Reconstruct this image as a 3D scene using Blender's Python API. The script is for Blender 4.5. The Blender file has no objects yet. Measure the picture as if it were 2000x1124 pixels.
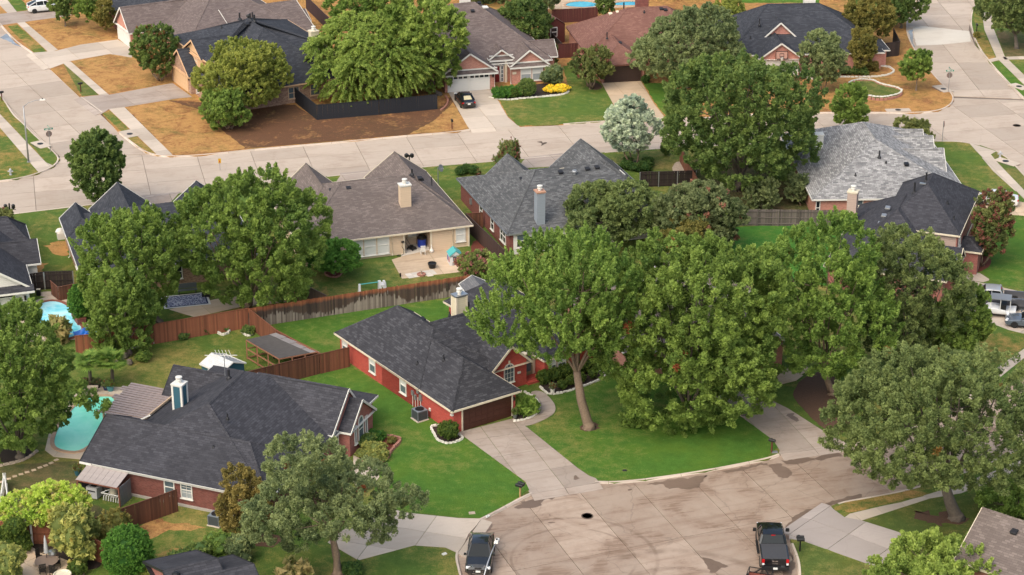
import bpy, math, random
import numpy as np
from mathutils import Vector
from mathutils.geometry import tessellate_polygon
R = math.radians
rnd = random.Random(7)
scene = bpy.context.scene
COL = scene.collection
# ---------------------------------------------------------------- camera, sky, sun, exposure
FPX, PITCH, CAMH = 4045.0, R(23.0), 78.2
cam = bpy.data.cameras.new('camera'); camo = bpy.data.objects.new('camera', cam); COL.objects.link(camo)
camo.location = (0, 0, CAMH); camo.rotation_euler = (R(90) - PITCH, 0, 0)
cam.sensor_width = 36.0; cam.lens = 36.0 * FPX / 2000.0; cam.clip_start = 1; cam.clip_end = 6000
scene.camera = camo
world = bpy.data.worlds.new('World'); scene.world = world; world.use_nodes = True
wn = world.node_tree; sky = wn.nodes.new('ShaderNodeTexSky'); sky.sky_type = 'NISHITA'; sky.sun_disc = False
SUN_EL, SUN_AZ = R(48), R(215)
sky.sun_elevation = SUN_EL; sky.sun_rotation = SUN_AZ
sky.air_density = 1.0; sky.dust_density = 6.0; sky.ozone_density = 0.6; sky.altitude = 100
wn.links.new(sky.outputs[0], wn.nodes['Background'].inputs[0]); wn.nodes['Background'].inputs[1].default_value = 0.15
sl = bpy.data.lights.new('sun', 'SUN'); sl.energy = 0.85; sl.angle = R(95); sl.color = (1.0, .93, .84)
so = bpy.data.objects.new('sun', sl); COL.objects.link(so)
sd = Vector((math.sin(SUN_AZ) * math.cos(SUN_EL), math.cos(SUN_AZ) * math.cos(SUN_EL), math.sin(SUN_EL)))
so.rotation_euler = sd.to_track_quat('Z', 'Y').to_euler(); so.location = (0, 0, 120)
vs = scene.view_settings; vs.view_transform = 'Standard'; vs.look = 'None'; vs.exposure = 0.70; vs.gamma = 1.0
vs.use_white_balance = True; vs.white_balance_temperature = 6500; vs.white_balance_tint = 4
scene.cycles.max_bounces = 6; scene.cycles.diffuse_bounces = 3; scene.cycles.transmission_bounces = 3; scene.cycles.use_denoising = True

def G(px, py, z=0.0):
    """Point of the place at height z that the photograph shows at (px, py)."""
    u = (px - 1000) / FPX; v = (py - 562) / FPX
    dy = math.cos(PITCH) - v * math.sin(PITCH); dz = math.sin(PITCH) + v * math.cos(PITCH)
    t = (CAMH - z) / dz
    return Vector((u * t, dy * t, z))
def GS(*pts): return [tuple(G(*p)[:2]) for p in pts]
def pxm(p):
    """pixels of the photograph per metre at a point"""
    return FPX / (p[1] * math.cos(PITCH) + (CAMH - p[2]) * math.sin(PITCH))

# ---------------------------------------------------------------- objects
def link(o, parent=None):
    COL.objects.link(o)
    if parent: o.parent = parent
    return o
def tag(o, label=None, cat=None, group=None, kind=None):
    if label: o['label'] = label
    if cat: o['category'] = cat
    if group: o['group'] = group
    if kind: o['kind'] = kind
    return o
def empty(name, loc, rz=0, label=None, cat=None, group=None):
    o = bpy.data.objects.new(name, None); o.location = loc; o.rotation_euler = (0, 0, rz); o.empty_display_size = .3
    return tag(link(o), label, cat, group)
class MB:
    """collects polygons; build() links them as one mesh object with planar uv in metres"""
    def __init__(s): s.v = []; s.f = []
    def poly(s, pts):
        n = len(s.v); s.v += [tuple(p) for p in pts]; s.f.append(tuple(range(n, n + len(pts)))); return s
    def box(s, c, d, rz=0, taper=1.0):
        x, y, z = d[0] / 2, d[1] / 2, d[2] / 2; ca, sa = math.cos(rz), math.sin(rz); n = len(s.v)
        for sz in (-1, 1):
            k = taper if sz > 0 else 1
            for sx, sy in ((-1, -1), (1, -1), (1, 1), (-1, 1)):
                a, b = sx * x * k, sy * y * k; s.v.append((c[0] + a * ca - b * sa, c[1] + a * sa + b * ca, c[2] + sz * z))
        for q in ((3, 2, 1, 0), (4, 5, 6, 7), (0, 1, 5, 4), (1, 2, 6, 5), (2, 3, 7, 6), (3, 0, 4, 7)): s.f.append(tuple(n + i for i in q))
        return s
    def beam(s, p, q, w, h):
        p, q = Vector(p), Vector(q); d = (q - p).normalized(); sd = d.cross(Vector((0, 0, 1)))
        sd = Vector((1, 0, 0)) if sd.length < 1e-4 else sd.normalized(); up = sd.cross(d); n = len(s.v)
        for e in (p, q):
            for a, b in ((-1, -1), (1, -1), (1, 1), (-1, 1)): s.v.append(tuple(e + sd * (a * w / 2) + up * (b * h / 2)))
        for f in ((3, 2, 1, 0), (4, 5, 6, 7), (0, 1, 5, 4), (1, 2, 6, 5), (2, 3, 7, 6), (3, 0, 4, 7)): s.f.append(tuple(n + i for i in f))
        return s
    def tube(s, pts, rad, k=8, cap=True):
        pts = [Vector(p) for p in pts]; n0 = len(s.v); m = len(pts)
        if not hasattr(rad, '__len__'): rad = [rad] * m
        for i, p in enumerate(pts):
            d = (pts[min(i + 1, m - 1)] - pts[max(i - 1, 0)]).normalized()
            a = d.cross(Vector((0, 0, 1)));
            if a.length < .05: a = Vector((1, 0, 0))
            a.normalize(); b = d.cross(a)
            for j in range(k):
                t = 2 * math.pi * j / k; s.v.append(tuple(p + (a * math.cos(t) + b * math.sin(t)) * rad[i]))
        for i in range(m - 1):
            for j in range(k):
                s.f.append((n0 + i * k + j, n0 + (i + 1) * k + j, n0 + (i + 1) * k + (j + 1) % k, n0 + i * k + (j + 1) % k))
        if cap: s.f.append(tuple(n0 + j for j in range(k))); s.f.append(tuple(n0 + (m - 1) * k + j for j in reversed(range(k))))
        return s
    def lathe(s, prof, k=16, c=(0, 0, 0), sx=1, sy=1):
        n0 = len(s.v)
        for r, z in prof:
            for j in range(k): t = 2 * math.pi * j / k; s.v.append((c[0] + r * sx * math.cos(t), c[1] + r * sy * math.sin(t), c[2] + z))
        for i in range(len(prof) - 1):
            for j in range(k): s.f.append((n0 + i * k + j, n0 + i * k + (j + 1) % k, n0 + (i + 1) * k + (j + 1) % k, n0 + (i + 1) * k + j))
        s.f.append(tuple(n0 + j for j in reversed(range(k)))); s.f.append(tuple(n0 + (len(prof) - 1) * k + j for j in range(k)))
        return s
    def prism(s, pts, z0, z1):
        n = len(pts); A = [(p[0], p[1], z0) for p in pts]; B = [(p[0], p[1], z1) for p in pts]
        if sum(pts[i][0] * pts[(i + 1) % n][1] - pts[(i + 1) % n][0] * pts[i][1] for i in range(n)) < 0: A.reverse(); B.reverse()
        s.poly(B); s.poly(A[::-1])
        for i in range(n): j = (i + 1) % n; s.poly([A[i], A[j], B[j], B[i]])
        return s
    def mesh(s, name, m):
        me = bpy.data.meshes.new(name); me.from_pydata(s.v, [], s.f)
        uv = me.uv_layers.new(name='UVMap'); co = np.array(s.v); out = np.zeros((len(me.loops), 2)); li = 0
        for f in s.f:
            p = co[list(f)]; nx = np.cross(p[1] - p[0], p[2] - p[0])
            if len(f) > 3: nx = nx + np.cross(p[2] - p[0], p[3] - p[0])
            l = np.linalg.norm(nx); nx = nx / l if l > 1e-12 else np.array((0, 0, 1.))
            if abs(nx[2]) > .985: a, b = np.array((1., 0, 0)), np.array((0, 1., 0))
            else:
                a = np.cross((0, 0, 1.), nx); a /= np.linalg.norm(a); b = np.cross(nx, a)
            out[li:li + len(f), 0] = p @ a; out[li:li + len(f), 1] = p @ b; li += len(f)
        uv.data.foreach_set('uv', out.ravel())
        if m: me.materials.append(m)
        return me
    def build(s, name, m, parent=None, loc=(0, 0, 0), rz=0, smooth=False, rot=None):
        me = s.mesh(name, m)
        if smooth: me.polygons.foreach_set('use_smooth', [True] * len(me.polygons))
        o = bpy.data.objects.new(name, me); o.location = loc; o.rotation_euler = rot or (0, 0, rz)
        return link(o, parent)
def copy_to(o, parent=None, loc=None, rz=None):
    c = o.copy(); COL.objects.link(c); c.parent = parent
    if loc is not None: c.location = loc
    if rz is not None: c.rotation_euler = (0, 0, rz)
    return c
def copy_tree(o, loc=None, rz=None, parent=None):
    c = copy_to(o, parent, loc, rz)
    for ch in list(o.children): copy_tree(ch, parent=c)
    return c

# ---------------------------------------------------------------- materials
def new_mat(name):
    m = bpy.data.materials.new(name); m.use_nodes = True; nt = m.node_tree
    return m, nt, nt.nodes['Principled BSDF']
class N:
    """node shorthand"""
    def __init__(s, nt): s.t = nt
    def __call__(s, kind, ins=None, **props):
        n = s.t.nodes.new('ShaderNode' + kind)
        for k, v in props.items(): setattr(n, k, v)
        for k, v in (ins or {}).items():
            if isinstance(v, bpy.types.NodeSocket): s.t.links.new(v, n.inputs[k])
            else: n.inputs[k].default_value = v
        return n
    def noise(s, vec, scale, detail=4, rough=.55, dist=0): return s('TexNoise', {'Vector': vec, 'Scale': scale, 'Detail': detail, 'Roughness': rough, 'Distortion': dist}).outputs[0]
    def math(s, op, a, b=0.0, c=None):
        n = s('Math', operation=op)
        for i, v in enumerate((a, b) if c is None else (a, b, c)):
            if isinstance(v, bpy.types.NodeSocket): s.t.links.new(v, n.inputs[i])
            else: n.inputs[i].default_value = v
        return n.outputs[0]
    def mix(s, f, a, b, mode='MIX'):
        n = s('Mix', data_type='RGBA', blend_type=mode)
        for i, v in ((0, f), (6, a), (7, b)):
            if isinstance(v, bpy.types.NodeSocket): s.t.links.new(v, n.inputs[i])
            else: n.inputs[i].default_value = v if i == 0 else c4(v)
        return n.outputs[2]
    def ramp(s, f, lo, hi, a=0.0, b=1.0):
        n = s('MapRange', {'Value': f, 'From Min': lo, 'From Max': hi, 'To Min': a, 'To Max': b}); return n.outputs[0]
    def stretch(s, vec, sc): return s('Mapping', {'Vector': vec, 'Scale': sc}).outputs[0]
    def bump(s, h, st, d, bsdf):
        b = s('Bump', {'Height': h, 'Strength': st, 'Distance': d}); s.t.links.new(b.outputs[0], bsdf.inputs['Normal'])
def c4(c): return tuple(c) + (1.0,) if len(c) == 3 else tuple(c)
def mul(c, k): return tuple(min(1, x * k) for x in c)
def setc(n, bsdf, col): n.t.links.new(col, bsdf.inputs['Base Color'])
def plain(name, col, rough=.6, metal=0.0, var=.12, scale=3.0, spec=.4, coat=0):
    m, nt, b = new_mat(name); n = N(nt); p = n('TexCoord').outputs['Object']
    f = n.noise(p, scale, 5); setc(n, b, n.mix(f, mul(col, 1 - var), mul(col, 1 + var)))
    b.inputs['Roughness'].default_value = rough; b.inputs['Metallic'].default_value = metal; b.inputs['Specular IOR Level'].default_value = spec
    if coat: b.inputs['Coat Weight'].default_value = coat; b.inputs['Coat Roughness'].default_value = .05
    return m
def shingles(name, dark, light, bias=-.2, blotch=.35, w=.44, h=.19, big=0.0):
    m, nt, b = new_mat(name); n = N(nt); uv = n('TexCoord').outputs['UV']; ob = n('TexCoord').outputs['Object']
    wob = n.noise(uv, .9, 2); uvw = n('VectorMath', {0: uv, 1: n('CombineXYZ', {'Y': n.math('MULTIPLY', wob, .08)}).outputs[0]}, operation='ADD').outputs[0]
    br = n('TexBrick', {'Vector': uvw, 'Color1': c4(dark), 'Color2': c4(light), 'Mortar': c4(mul(dark, .62)), 'Scale': 1.0, 'Mortar Size': .014, 'Mortar Smooth': .3, 'Bias': bias, 'Brick Width': w, 'Row Height': h}, offset=.37, offset_frequency=2)
    f1 = n.noise(uv, 2.6, 6, .7); f2 = n.noise(ob, .22, 4, .6)
    c = n.mix(n.ramp(f1, .35, .65, 0, .45), br.outputs[0], mul(dark, 1.15))
    st = n.noise(n.stretch(uv, (1.2, .12, 1)), 1.0, 4, .6)
    c = n.mix(n.ramp(st, .35, .75, 0, .35), c, mul(dark, .7))
    c = n.mix(n.ramp(f2, .45, .66, 0, blotch), c, mul(dark, .6)); c = n.mix(n.ramp(n.noise(ob, .35, 5, .7), .52, .7, 0, blotch * .6), c, light)
    # granule grain
    c = n.mix(n.ramp(n.noise(uv, 38, 2, .6), .4, .7, 0, .2), c, mul(light, 1.15))
    setc(n, b, c); b.inputs['Roughness'].default_value = .88; b.inputs['Specular IOR Level'].default_value = .25
    row = n.math('FRACT', n.math('DIVIDE', n('SeparateXYZ', {0: uvw}).outputs[1], h))
    hgt = n.math('ADD', n.math('MULTIPLY', n.math('SUBTRACT', 1.0, row), .7), n.math('MULTIPLY', br.outputs[1], -.5))
    n.bump(n.math('ADD', hgt, n.math('MULTIPLY', f1, .6)), .6, .03, b); return m
def bricks(name, a, bb, mortar, var=.3):
    m, nt, b = new_mat(name); n = N(nt); uv = n('TexCoord').outputs['UV']
    br = n('TexBrick', {'Vector': uv, 'Color1': c4(a), 'Color2': c4(bb), 'Mortar': c4(mortar), 'Scale': 1.0, 'Mortar Size': .008, 'Bias': 0.0, 'Brick Width': .21, 'Row Height': .075})
    f = n.noise(uv, .7, 5, .6); f2 = n.noise(uv, 6, 4, .7); c = n.mix(n.ramp(f, .35, .7, 0, var), br.outputs[0], mul(a, .75)); c = n.mix(n.ramp(f2, .5, .8, 0, var), c, mul(bb, 1.3))
    setc(n, b, c); b.inputs['Roughness'].default_value = .85; n.bump(br.outputs[1], -.5, .02, b); return m
def siding(name, col, h=.19):
    m, nt, b = new_mat(name); n = N(nt); uv = n('TexCoord').outputs['UV']; row = n.math('FRACT', n.math('DIVIDE', n('SeparateXYZ', {0: uv}).outputs[1], h))
    f = n.noise(n.stretch(uv, (.4, 3, 1)), 1.5, 5); c = n.mix(f, mul(col, .9), mul(col, 1.08)); c = n.mix(n.ramp(row, .0, .12, .45, 0), c, mul(col, .5))
    setc(n, b, c); b.inputs['Roughness'].default_value = .6; n.bump(n.math('SUBTRACT', 1.0, row), .7, .03, b); return m
def grass(name, green, tan, amt=.3, scale=.12, dirt=None, damt=.0, fine=1.0):
    m, nt, b = new_mat(name); n = N(nt); p = n('NewGeometry').outputs['Position']
    big = n.noise(p, scale, 6, .62, .6); mid = n.noise(p, 1.1, 6, .7); fi = n.noise(n.stretch(p, (1, .6, 1)), 9 * fine, 4, .75)
    g = n.mix(n.ramp(mid, .3, .7), mul(green, .78), mul(green, 1.18)); g = n.mix(n.ramp(n.noise(p, .35, 5, .6), .42, .68, 0, .55), g, (green[0] * 1.55, green[1] * 1.12, green[2] * .9))
    t = n.mix(n.ramp(mid, .3, .7), mul(tan, .82), mul(tan, 1.15))
    k = n.math('ADD', n.math('ADD', big, n.math('MULTIPLY', n.math('SUBTRACT', mid, .5), .7)), n.math('MULTIPLY', n.math('SUBTRACT', fi, .5), .45)); th = .78 - .62 * amt
    c = n.mix(n.ramp(k, th - .16, th + .16), g, t)
    if dirt:
        d = n.math('ADD', n.noise(p, scale * 1.7 + .05, 6, .7, .8), n.math('MULTIPLY', n.math('SUBTRACT', n.noise(p, 2.3, 5, .7), .5), .6)); c = n.mix(n.ramp(d, .70 - .5 * damt, .90 - .5 * damt, 0, .85), c, dirt)
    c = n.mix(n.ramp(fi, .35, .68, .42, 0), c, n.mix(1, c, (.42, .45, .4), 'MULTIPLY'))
    c = n.mix(n.ramp(n.noise(p, 22, 2, .6), .5, .75, 0, .25), c, mul(green, 1.5) if amt < .5 else mul(tan, 1.35))
    setc(n, b, c); b.inputs['Roughness'].default_value = .95; b.inputs['Specular IOR Level'].default_value = .1
    n.bump(n.math('ADD', fi, n.math('MULTIPLY', n.noise(p, 30, 2), .6)), 1.0, .06, b); return m
def concrete(name, col, stain=.35, warm=(.30, .22, .16), rings=(), wet=.0, rnd_amt=.14):
    m, nt, b = new_mat(name); n = N(nt); p = n('NewGeometry').outputs['Position']; r = n('ObjectInfo').outputs['Random']
    c = n.mix(r, mul(col, 1 - rnd_amt), mul(col, 1 + rnd_amt)); f = n.noise(p, .25, 6, .65, .4); f2 = n.noise(p, 1.6, 6, .7); f3 = n.noise(p, 14, 3, .7)
    c = n.mix(n.ramp(f, .42, .72, 0, stain), c, mul(warm, 1.0)); c = n.mix(n.ramp(f2, .5, .78, 0, stain * .7), c, mul(col, .66)); c = n.mix(n.ramp(f3, .3, .7, .16, 0), c, mul(col, .6))
    st = n.noise(n.stretch(n('Mapping', {'Vector': p, 'Rotation': (0, 0, R(-20))}).outputs[0], (.12, 1.3, 1)), 1.0, 5, .65)
    c = n.mix(n.ramp(st, .5, .74, 0, stain * .8), c, mul(warm, .8)); st2 = n.noise(n.stretch(n('Mapping', {'Vector': p, 'Rotation': (0, 0, R(-12))}).outputs[0], (.35, 4.5, 1)), 1.0, 4, .65); c = n.mix(n.ramp(n.math('MULTIPLY', st2, n.ramp(f, .3, .6)), .42, .62, 0, stain * .9), c, mul(warm, .7))
    c = n.mix(n.ramp(n.noise(p, .8, 5, .7, 1.5), .66, .74, 0, stain * .8), c, mul(warm, .55))
    vo = n('TexVoronoi', {'Vector': n('VectorMath', {0: p, 1: n('TexNoise', {'Vector': p, 'Scale': .8, 'Detail': 4.0}).outputs[1]}, operation='ADD').outputs[0], 'Scale': .16}, feature='DISTANCE_TO_EDGE')
    c = n.mix(n.ramp(vo.outputs[0], .003, .008, stain * .35, 0), c, mul(col, .35))
    for (cx, cy, rad, wd, s_) in rings:
        d = n('VectorMath', {0: p, 1: (cx, cy, 0)}, operation='DISTANCE').outputs['Value']
        e = n.math('ABSOLUTE', n.math('SUBTRACT', d, rad)); k = n.ramp(e, wd, wd * .3, 0, 1); k = n.math('MULTIPLY', k, n.ramp(n.noise(p, .35, 4, .6), .38, .6, 0, s_))
        c = n.mix(k, c, mul(warm, .55))
    setc(n, b, c); b.inputs['Roughness'].default_value = .82; b.inputs['Specular IOR Level'].default_value = .3; n.bump(n.math('ADD', f3, f2), .25, .02, b); return m
def wood(name, col, var=.35, stain=None):
    m, nt, b = new_mat(name); n = N(nt); p = n('NewGeometry').outputs['Position']; o = n('TexCoord').outputs['Object']; r = n('ObjectInfo').outputs['Random']
    g = n.noise(n.stretch(o, (14, 14, .9)), 2.0, 5, .65); c = n.mix(r, mul(col, 1 - var), mul(col, 1 + var)); c = n.mix(n.ramp(g, .3, .75, 0, .5), c, mul(col, .45))
    if stain:  # weathered boards: bleached foot, black tide line, rusty top, ragged along the fence
        z = n('SeparateXYZ', {0: p}).outputs[2]; w = n.noise(n.stretch(p, (.16, .16, 0)), 1.0, 2, .5); w2 = n.noise(n.stretch(p, (3, 3, .3)), 1.0, 3)
        edge = n.math('ADD', n.math('MULTIPLY', n.ramp(w, .35, .65), 1.35), n.math('MULTIPLY', w2, .35)); d = n.math('SUBTRACT', z, n.math('ADD', n.math('ADD', edge, .1), n.math('MULTIPLY', n.math('SUBTRACT', r, .5), .55)))
        grey = n.mix(n.math('FRACT', n.math('MULTIPLY', r, 7.31)), (.13, .10, .085), (.40, .34, .29)); grey = n.mix(n.ramp(g, .3, .75, 0, .6), grey, (.06, .045, .04))
        black = n.mix(r, (.035, .024, .02), (.105, .066, .05)); rust = n.mix(r, (.19, .058, .026), (.36, .13, .06))
        c = n.mix(n.ramp(d, -.12, .05), grey, black); c = n.mix(n.ramp(n.math('ADD', z, n.math('MULTIPLY', w2, -.5)), 1.18, 1.5), c, rust)
    setc(n, b, c); b.inputs['Roughness'].default_value = .85; n.bump(g, .5, .01, b); return m
def leafmat(name, a, bb, acc=None, trans=.45):
    m, nt, b = new_mat(name); n = N(nt); a, bb = (a[0] * 1.95, a[1] * 1.85, a[2] * 1.8), (bb[0] * 2.5, bb[1] * 2.25, bb[2] * 2.0); at = n('Attribute', attribute_name='tone').outputs['Fac']; c = n.mix(n.math('FRACT', at), a, bb)
    if acc: c = n.mix(n.ramp(at, 1.0, 1.001), c, acc)
    setc(n, b, c); b.inputs['Roughness'].default_value = .6; b.inputs['Specular IOR Level'].default_value = .22
    tr = n('BsdfTranslucent'); nt.links.new(n.mix(.5, c, (.3, .4, .02), 'MIX') if False else c, tr.inputs[0]); mx = n('MixShader', {0: trans, 1: b.outputs[0], 2: tr.outputs[0]})
    nt.links.new(mx.outputs[0], nt.nodes['Material Output'].inputs[0]); return m
def glassmat(name, col=(.02, .025, .03), rough=.06):
    m, nt, b = new_mat(name); b.inputs['Base Color'].default_value = c4(col); b.inputs['Roughness'].default_value = rough; b.inputs['Specular IOR Level'].default_value = .6; return m
def water(name, a, bb, scale=.5):
    m, nt, b = new_mat(name); n = N(nt); p = n('NewGeometry').outputs['Position']; f = n.noise(p, scale, 4, .6, .5); c = n.mix(n.ramp(f, .35, .65), a, bb)
    setc(n, b, c); b.inputs['Roughness'].default_value = .12; b.inputs['Specular IOR Level'].default_value = .3; n.bump(n.noise(p, 3.5, 3), .12, .05, b); return m
# ---------------------------------------------------------------- shared materials
M = dict(
    white=plain('white_trim', (.68, .66, .62), .5), cream=plain('cream_trim', (.66, .58, .45), .55), tanw=plain('tan_trim', (.58, .42, .28), .6),
    black=plain('black_iron', (.012, .012, .013), .4), rubber=plain('rubber', (.015, .015, .016), .8), grey=plain('grey_metal', (.30, .31, .33), .4, .5),
    steel=plain('steel', (.5, .5, .5), .35, .8), darkm=plain('dark_metal', (.03, .03, .035), .5, .3), glass=glassmat('window_glass'),
    blind=plain('window_blind', (.62, .62, .60), .5, var=.05), blindg=plain('window_blind_grey', (.30, .33, .35), .3, var=.2), dglass=plain('screened_glass', (.10, .13, .15), .2, var=.3),
    whitestone=plain('white_stone', (.62, .59, .53), .85, var=.25, scale=6), redstone=plain('red_edging', (.36, .17, .13), .85, var=.3, scale=6), rock=plain('river_rock', (.42, .34, .27), .85, var=.4, scale=4),
    mulch=plain('dark_mulch', (.034, .023, .018), .95, var=.6, scale=9), rmulch=plain('red_mulch', (.13, .035, .022), .95, var=.5, scale=9),
    bmulch=plain('brown_mulch', (.10, .055, .035), .95, var=.5, scale=7), ac=plain('ac_grey', (.10, .115, .13), .5, .2), pvc=plain('white_pvc', (.7, .7, .68), .4),
    bark=plain('bark_brown', (.17, .12, .085), .95, var=.4, scale=5), barkg=plain('bark_grey', (.13, .105, .085), .95, var=.4, scale=5), barkp=plain('bark_pale', (.205, .145, .105), .95, var=.5, scale=7),
)
def door_mat(name, c): return plain(name, c, .45, var=.15)

# ---------------------------------------------------------------- houses
CACHE = {}
class House:
    """local frame in metres: x along the facade, y away from the viewer; parts hang on an Empty"""
    def __init__(s, px, z, ang, label, roof, wall, trim, capm=None, name='house', off=(0, 0)):
        o = G(*px, z); a = R(ang); s.a = a
        loc = (o[0] + off[0] * math.cos(a) - off[1] * math.sin(a), o[1] + off[0] * math.sin(a) + off[1] * math.cos(a), 0)
        s.o = empty(name, loc, a, label, 'house'); s.roofm, s.wallm, s.trim = roof, wall, trim; s.capm = capm or roof; s.k = 0; s.roofs = []
    def w(s, x, y, z=0):
        c, n = math.cos(s.a), math.sin(s.a); l = s.o.location; return Vector((l[0] + x * c - y * n, l[1] + x * n + y * c, z))
    def planes(s, polys, caps=(), name='roof', mat=None, th=.1, capw=.2):
        b = MB()
        for p in polys:
            b.poly(p); b.poly([(q[0], q[1], q[2] - th) for q in reversed(p)])
        # close the rim where an edge belongs to one plane only
        cnt = {}
        for p in polys:
            for i in range(len(p)):
                e = tuple(sorted((tuple(round(c, 3) for c in p[i]), tuple(round(c, 3) for c in p[(i + 1) % len(p)])))); cnt.setdefault(e, []).append((p[i], p[(i + 1) % len(p)]))
        for e, l in cnt.items():
            if len(l) == 1:
                p, q = l[0]; b.poly([(p[0], p[1], p[2] - th), (q[0], q[1], q[2] - th), q, p])
        r = b.build(name, mat or s.roofm, s.o); s.roofs.append(r)
        for p, q in caps: s.cap(p, q, r, capw)
        return r
    def cap(s, p, q, r, w=.2):
        p, q = Vector(p), Vector(q); d = (q - p).normalized(); n = d.cross(Vector((0, 0, 1))).normalized(); b = MB(); k = max(1, int((q - p).length / .45)); u = Vector((0, 0, 1))
        for i in range(k):
            a, e = p.lerp(q, i / k), p.lerp(q, (i + 1) / k); l0, l1 = .035, .06
            A = [a + n * w * .75 - u * .10 + u * l1, a + u * (l1 + .015), a - n * w * .75 - u * .10 + u * l1]; B = [e + n * w * .75 - u * .10 + u * l0, e + u * (l0 + .015), e - n * w * .75 - u * .10 + u * l0]
            b.poly([A[0], B[0], B[1], A[1]]); b.poly([A[1], B[1], B[2], A[2]]); b.poly([A[0], A[1], A[2]])
        b.build('ridge_cap', s.capm, r)
    def hip(s, x0, x1, y0, y1, ze, zr, a, b, oh=.35, wall=None, walls=True, gable_wall=None, zf=.17, wz0=0, trim=None, dz=0.0, noeave='', rake=None):
        """four roof planes over a rectangle with the ridge from a to b; a ridge end on the edge makes a gable"""
        ze += dz; zr += dz; A = (*a, zr); B = (*b, zr); alongx = abs(b[0] - a[0]) >= abs(b[1] - a[1]); P = [(x0, y0, ze), (x1, y0, ze), (x1, y1, ze), (x0, y1, ze)]
        wall = wall or s.wallm; trim = trim or s.trim; polys = []; caps = [(A, B)]; gab = []
        if alongx:
            polys += [[P[0], P[1], B, A], [P[2], P[3], A, B]]
            if a[0] > x0 + .01: polys.append([P[3], P[0], A]); caps += [(P[0], A), (P[3], A)]
            else: gab.append(((x0 + oh, y0, y1), A, 'x', -1))
            if b[0] < x1 - .01: polys.append([P[1], P[2], B]); caps += [(P[1], B), (P[2], B)]
            else: gab.append(((x1 - oh, y0, y1), B, 'x', 1))
        else:
            polys += [[P[3], P[0], A, B], [P[1], P[2], B, A]]
            if a[1] > y0 + .01: polys.append([P[0], P[1], A]); caps += [(P[0], A), (P[1], A)]
            else: gab.append(((y0 + oh, x0, x1), A, 'y', -1))
            if b[1] < y1 - .01: polys.append([P[2], P[3], B]); caps += [(P[2], B), (P[3], B)]
            else: gab.append(((y1 - oh, x0, x1), B, 'y', 1))
        r = s.planes(polys, caps)
        # fascia boards and soffit
        f = MB(); ge = {(g[2], g[3]) for g in gab}
        sides = [(P[0], P[1], ('y', -1), 'S'), (P[1], P[2], ('x', 1), 'E'), (P[2], P[3], ('y', 1), 'N'), (P[3], P[0], ('x', -1), 'W')]
        for p, q, key, nm in sides:
            if key in ge or nm in noeave: continue
            dx, dy = q[0] - p[0], q[1] - p[1]; l = math.hypot(dx, dy); nx, ny = dy / l * .03, -dx / l * .03
            f.box(((p[0] + q[0]) / 2 + nx, (p[1] + q[1]) / 2 + ny, ze - zf / 2 + .015), (l + .06, .05, zf), math.atan2(dy, dx))
        rk = MB() if rake else f
        for (c, lo, hi), T, ax, sg in gab:
            mid = T[1] if ax == 'x' else T[0]
            if (('E' if sg > 0 else 'W') if ax == 'x' else ('N' if sg > 0 else 'S')) in noeave: continue
            for e in (lo, hi):
                p = (c + sg * oh, e, ze) if ax == 'x' else (e, c + sg * oh, ze); q = (c + sg * oh, mid, zr) if ax == 'x' else (mid, c + sg * oh, zr)
                o = (sg * .03, 0) if ax == 'x' else (0, sg * .03); rk.beam((p[0] + o[0], p[1] + o[1], p[2] - .06), (q[0] + o[0], q[1] + o[1], q[2] - .06), .05, zf + .02)
        f.poly([(x0 + .02, y0 + .02, ze - .12), (x0 + .02, y1 - .02, ze - .12), (x1 - .02, y1 - .02, ze - .12), (x1 - .02, y0 + .02, ze - .12)])
        if rake and rk.f: rk.build('rake_board', rake, s.o)
        f.build('fascia', trim, s.o)
        if walls:
            b_ = MB(); w = [(x0 + oh, y0 + oh), (x1 - oh, y0 + oh), (x1 - oh, y1 - oh), (x0 + oh, y1 - oh)]
            for i in range(4):
                p, q = w[i], w[(i + 1) % 4]; b_.poly([(*p, wz0), (*q, wz0), (*q, ze - .11), (*p, ze - .11)])
            for (c, lo, hi), T, ax, sg in gab:
                mid = T[1] if ax == 'x' else T[0]; lo2, hi2 = lo + oh, hi - oh; k0 = ze - .11
                t = [(c, lo2, k0), (c, hi2, k0), (c, mid, zr - .14)] if ax == 'x' else [(lo2, c, k0), (hi2, c, k0), (mid, c, zr - .14)]
                # raise foot of the gable to the roof underside
                sl_ = (zr - ze) / max(.1, abs(mid - lo)); h0 = k0 + oh * sl_ - .02
                t = ([(c, lo2, k0), (c, hi2, k0), (c, hi2, h0), (c, mid, zr - .13), (c, lo2, h0)] if ax == 'x' else [(lo2, c, k0), (hi2, c, k0), (hi2, c, h0), (mid, c, zr - .13), (lo2, c, h0)])
                if (ax == 'x') == (sg < 0): t.reverse()
                (b_ if not gable_wall else b_).poly(t)
            b_.build('wall', wall, s.o)
        return r
    def walls(s, pts, z0, z1, mat=None, name='wall'):
        b = MB(); n = len(pts)
        for i in range(n): p, q = pts[i], pts[(i + 1) % n]; b.poly([(*p, z0), (*q, z0), (*q, z1), (*p, z1)])
        b.poly([(*p, z1) for p in pts]); return b.build(name, mat or s.wallm, s.o)
    def ang(s, d): return {'S': 0, 'E': R(90), 'N': R(180), 'W': R(-90)}.get(d, d)
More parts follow.
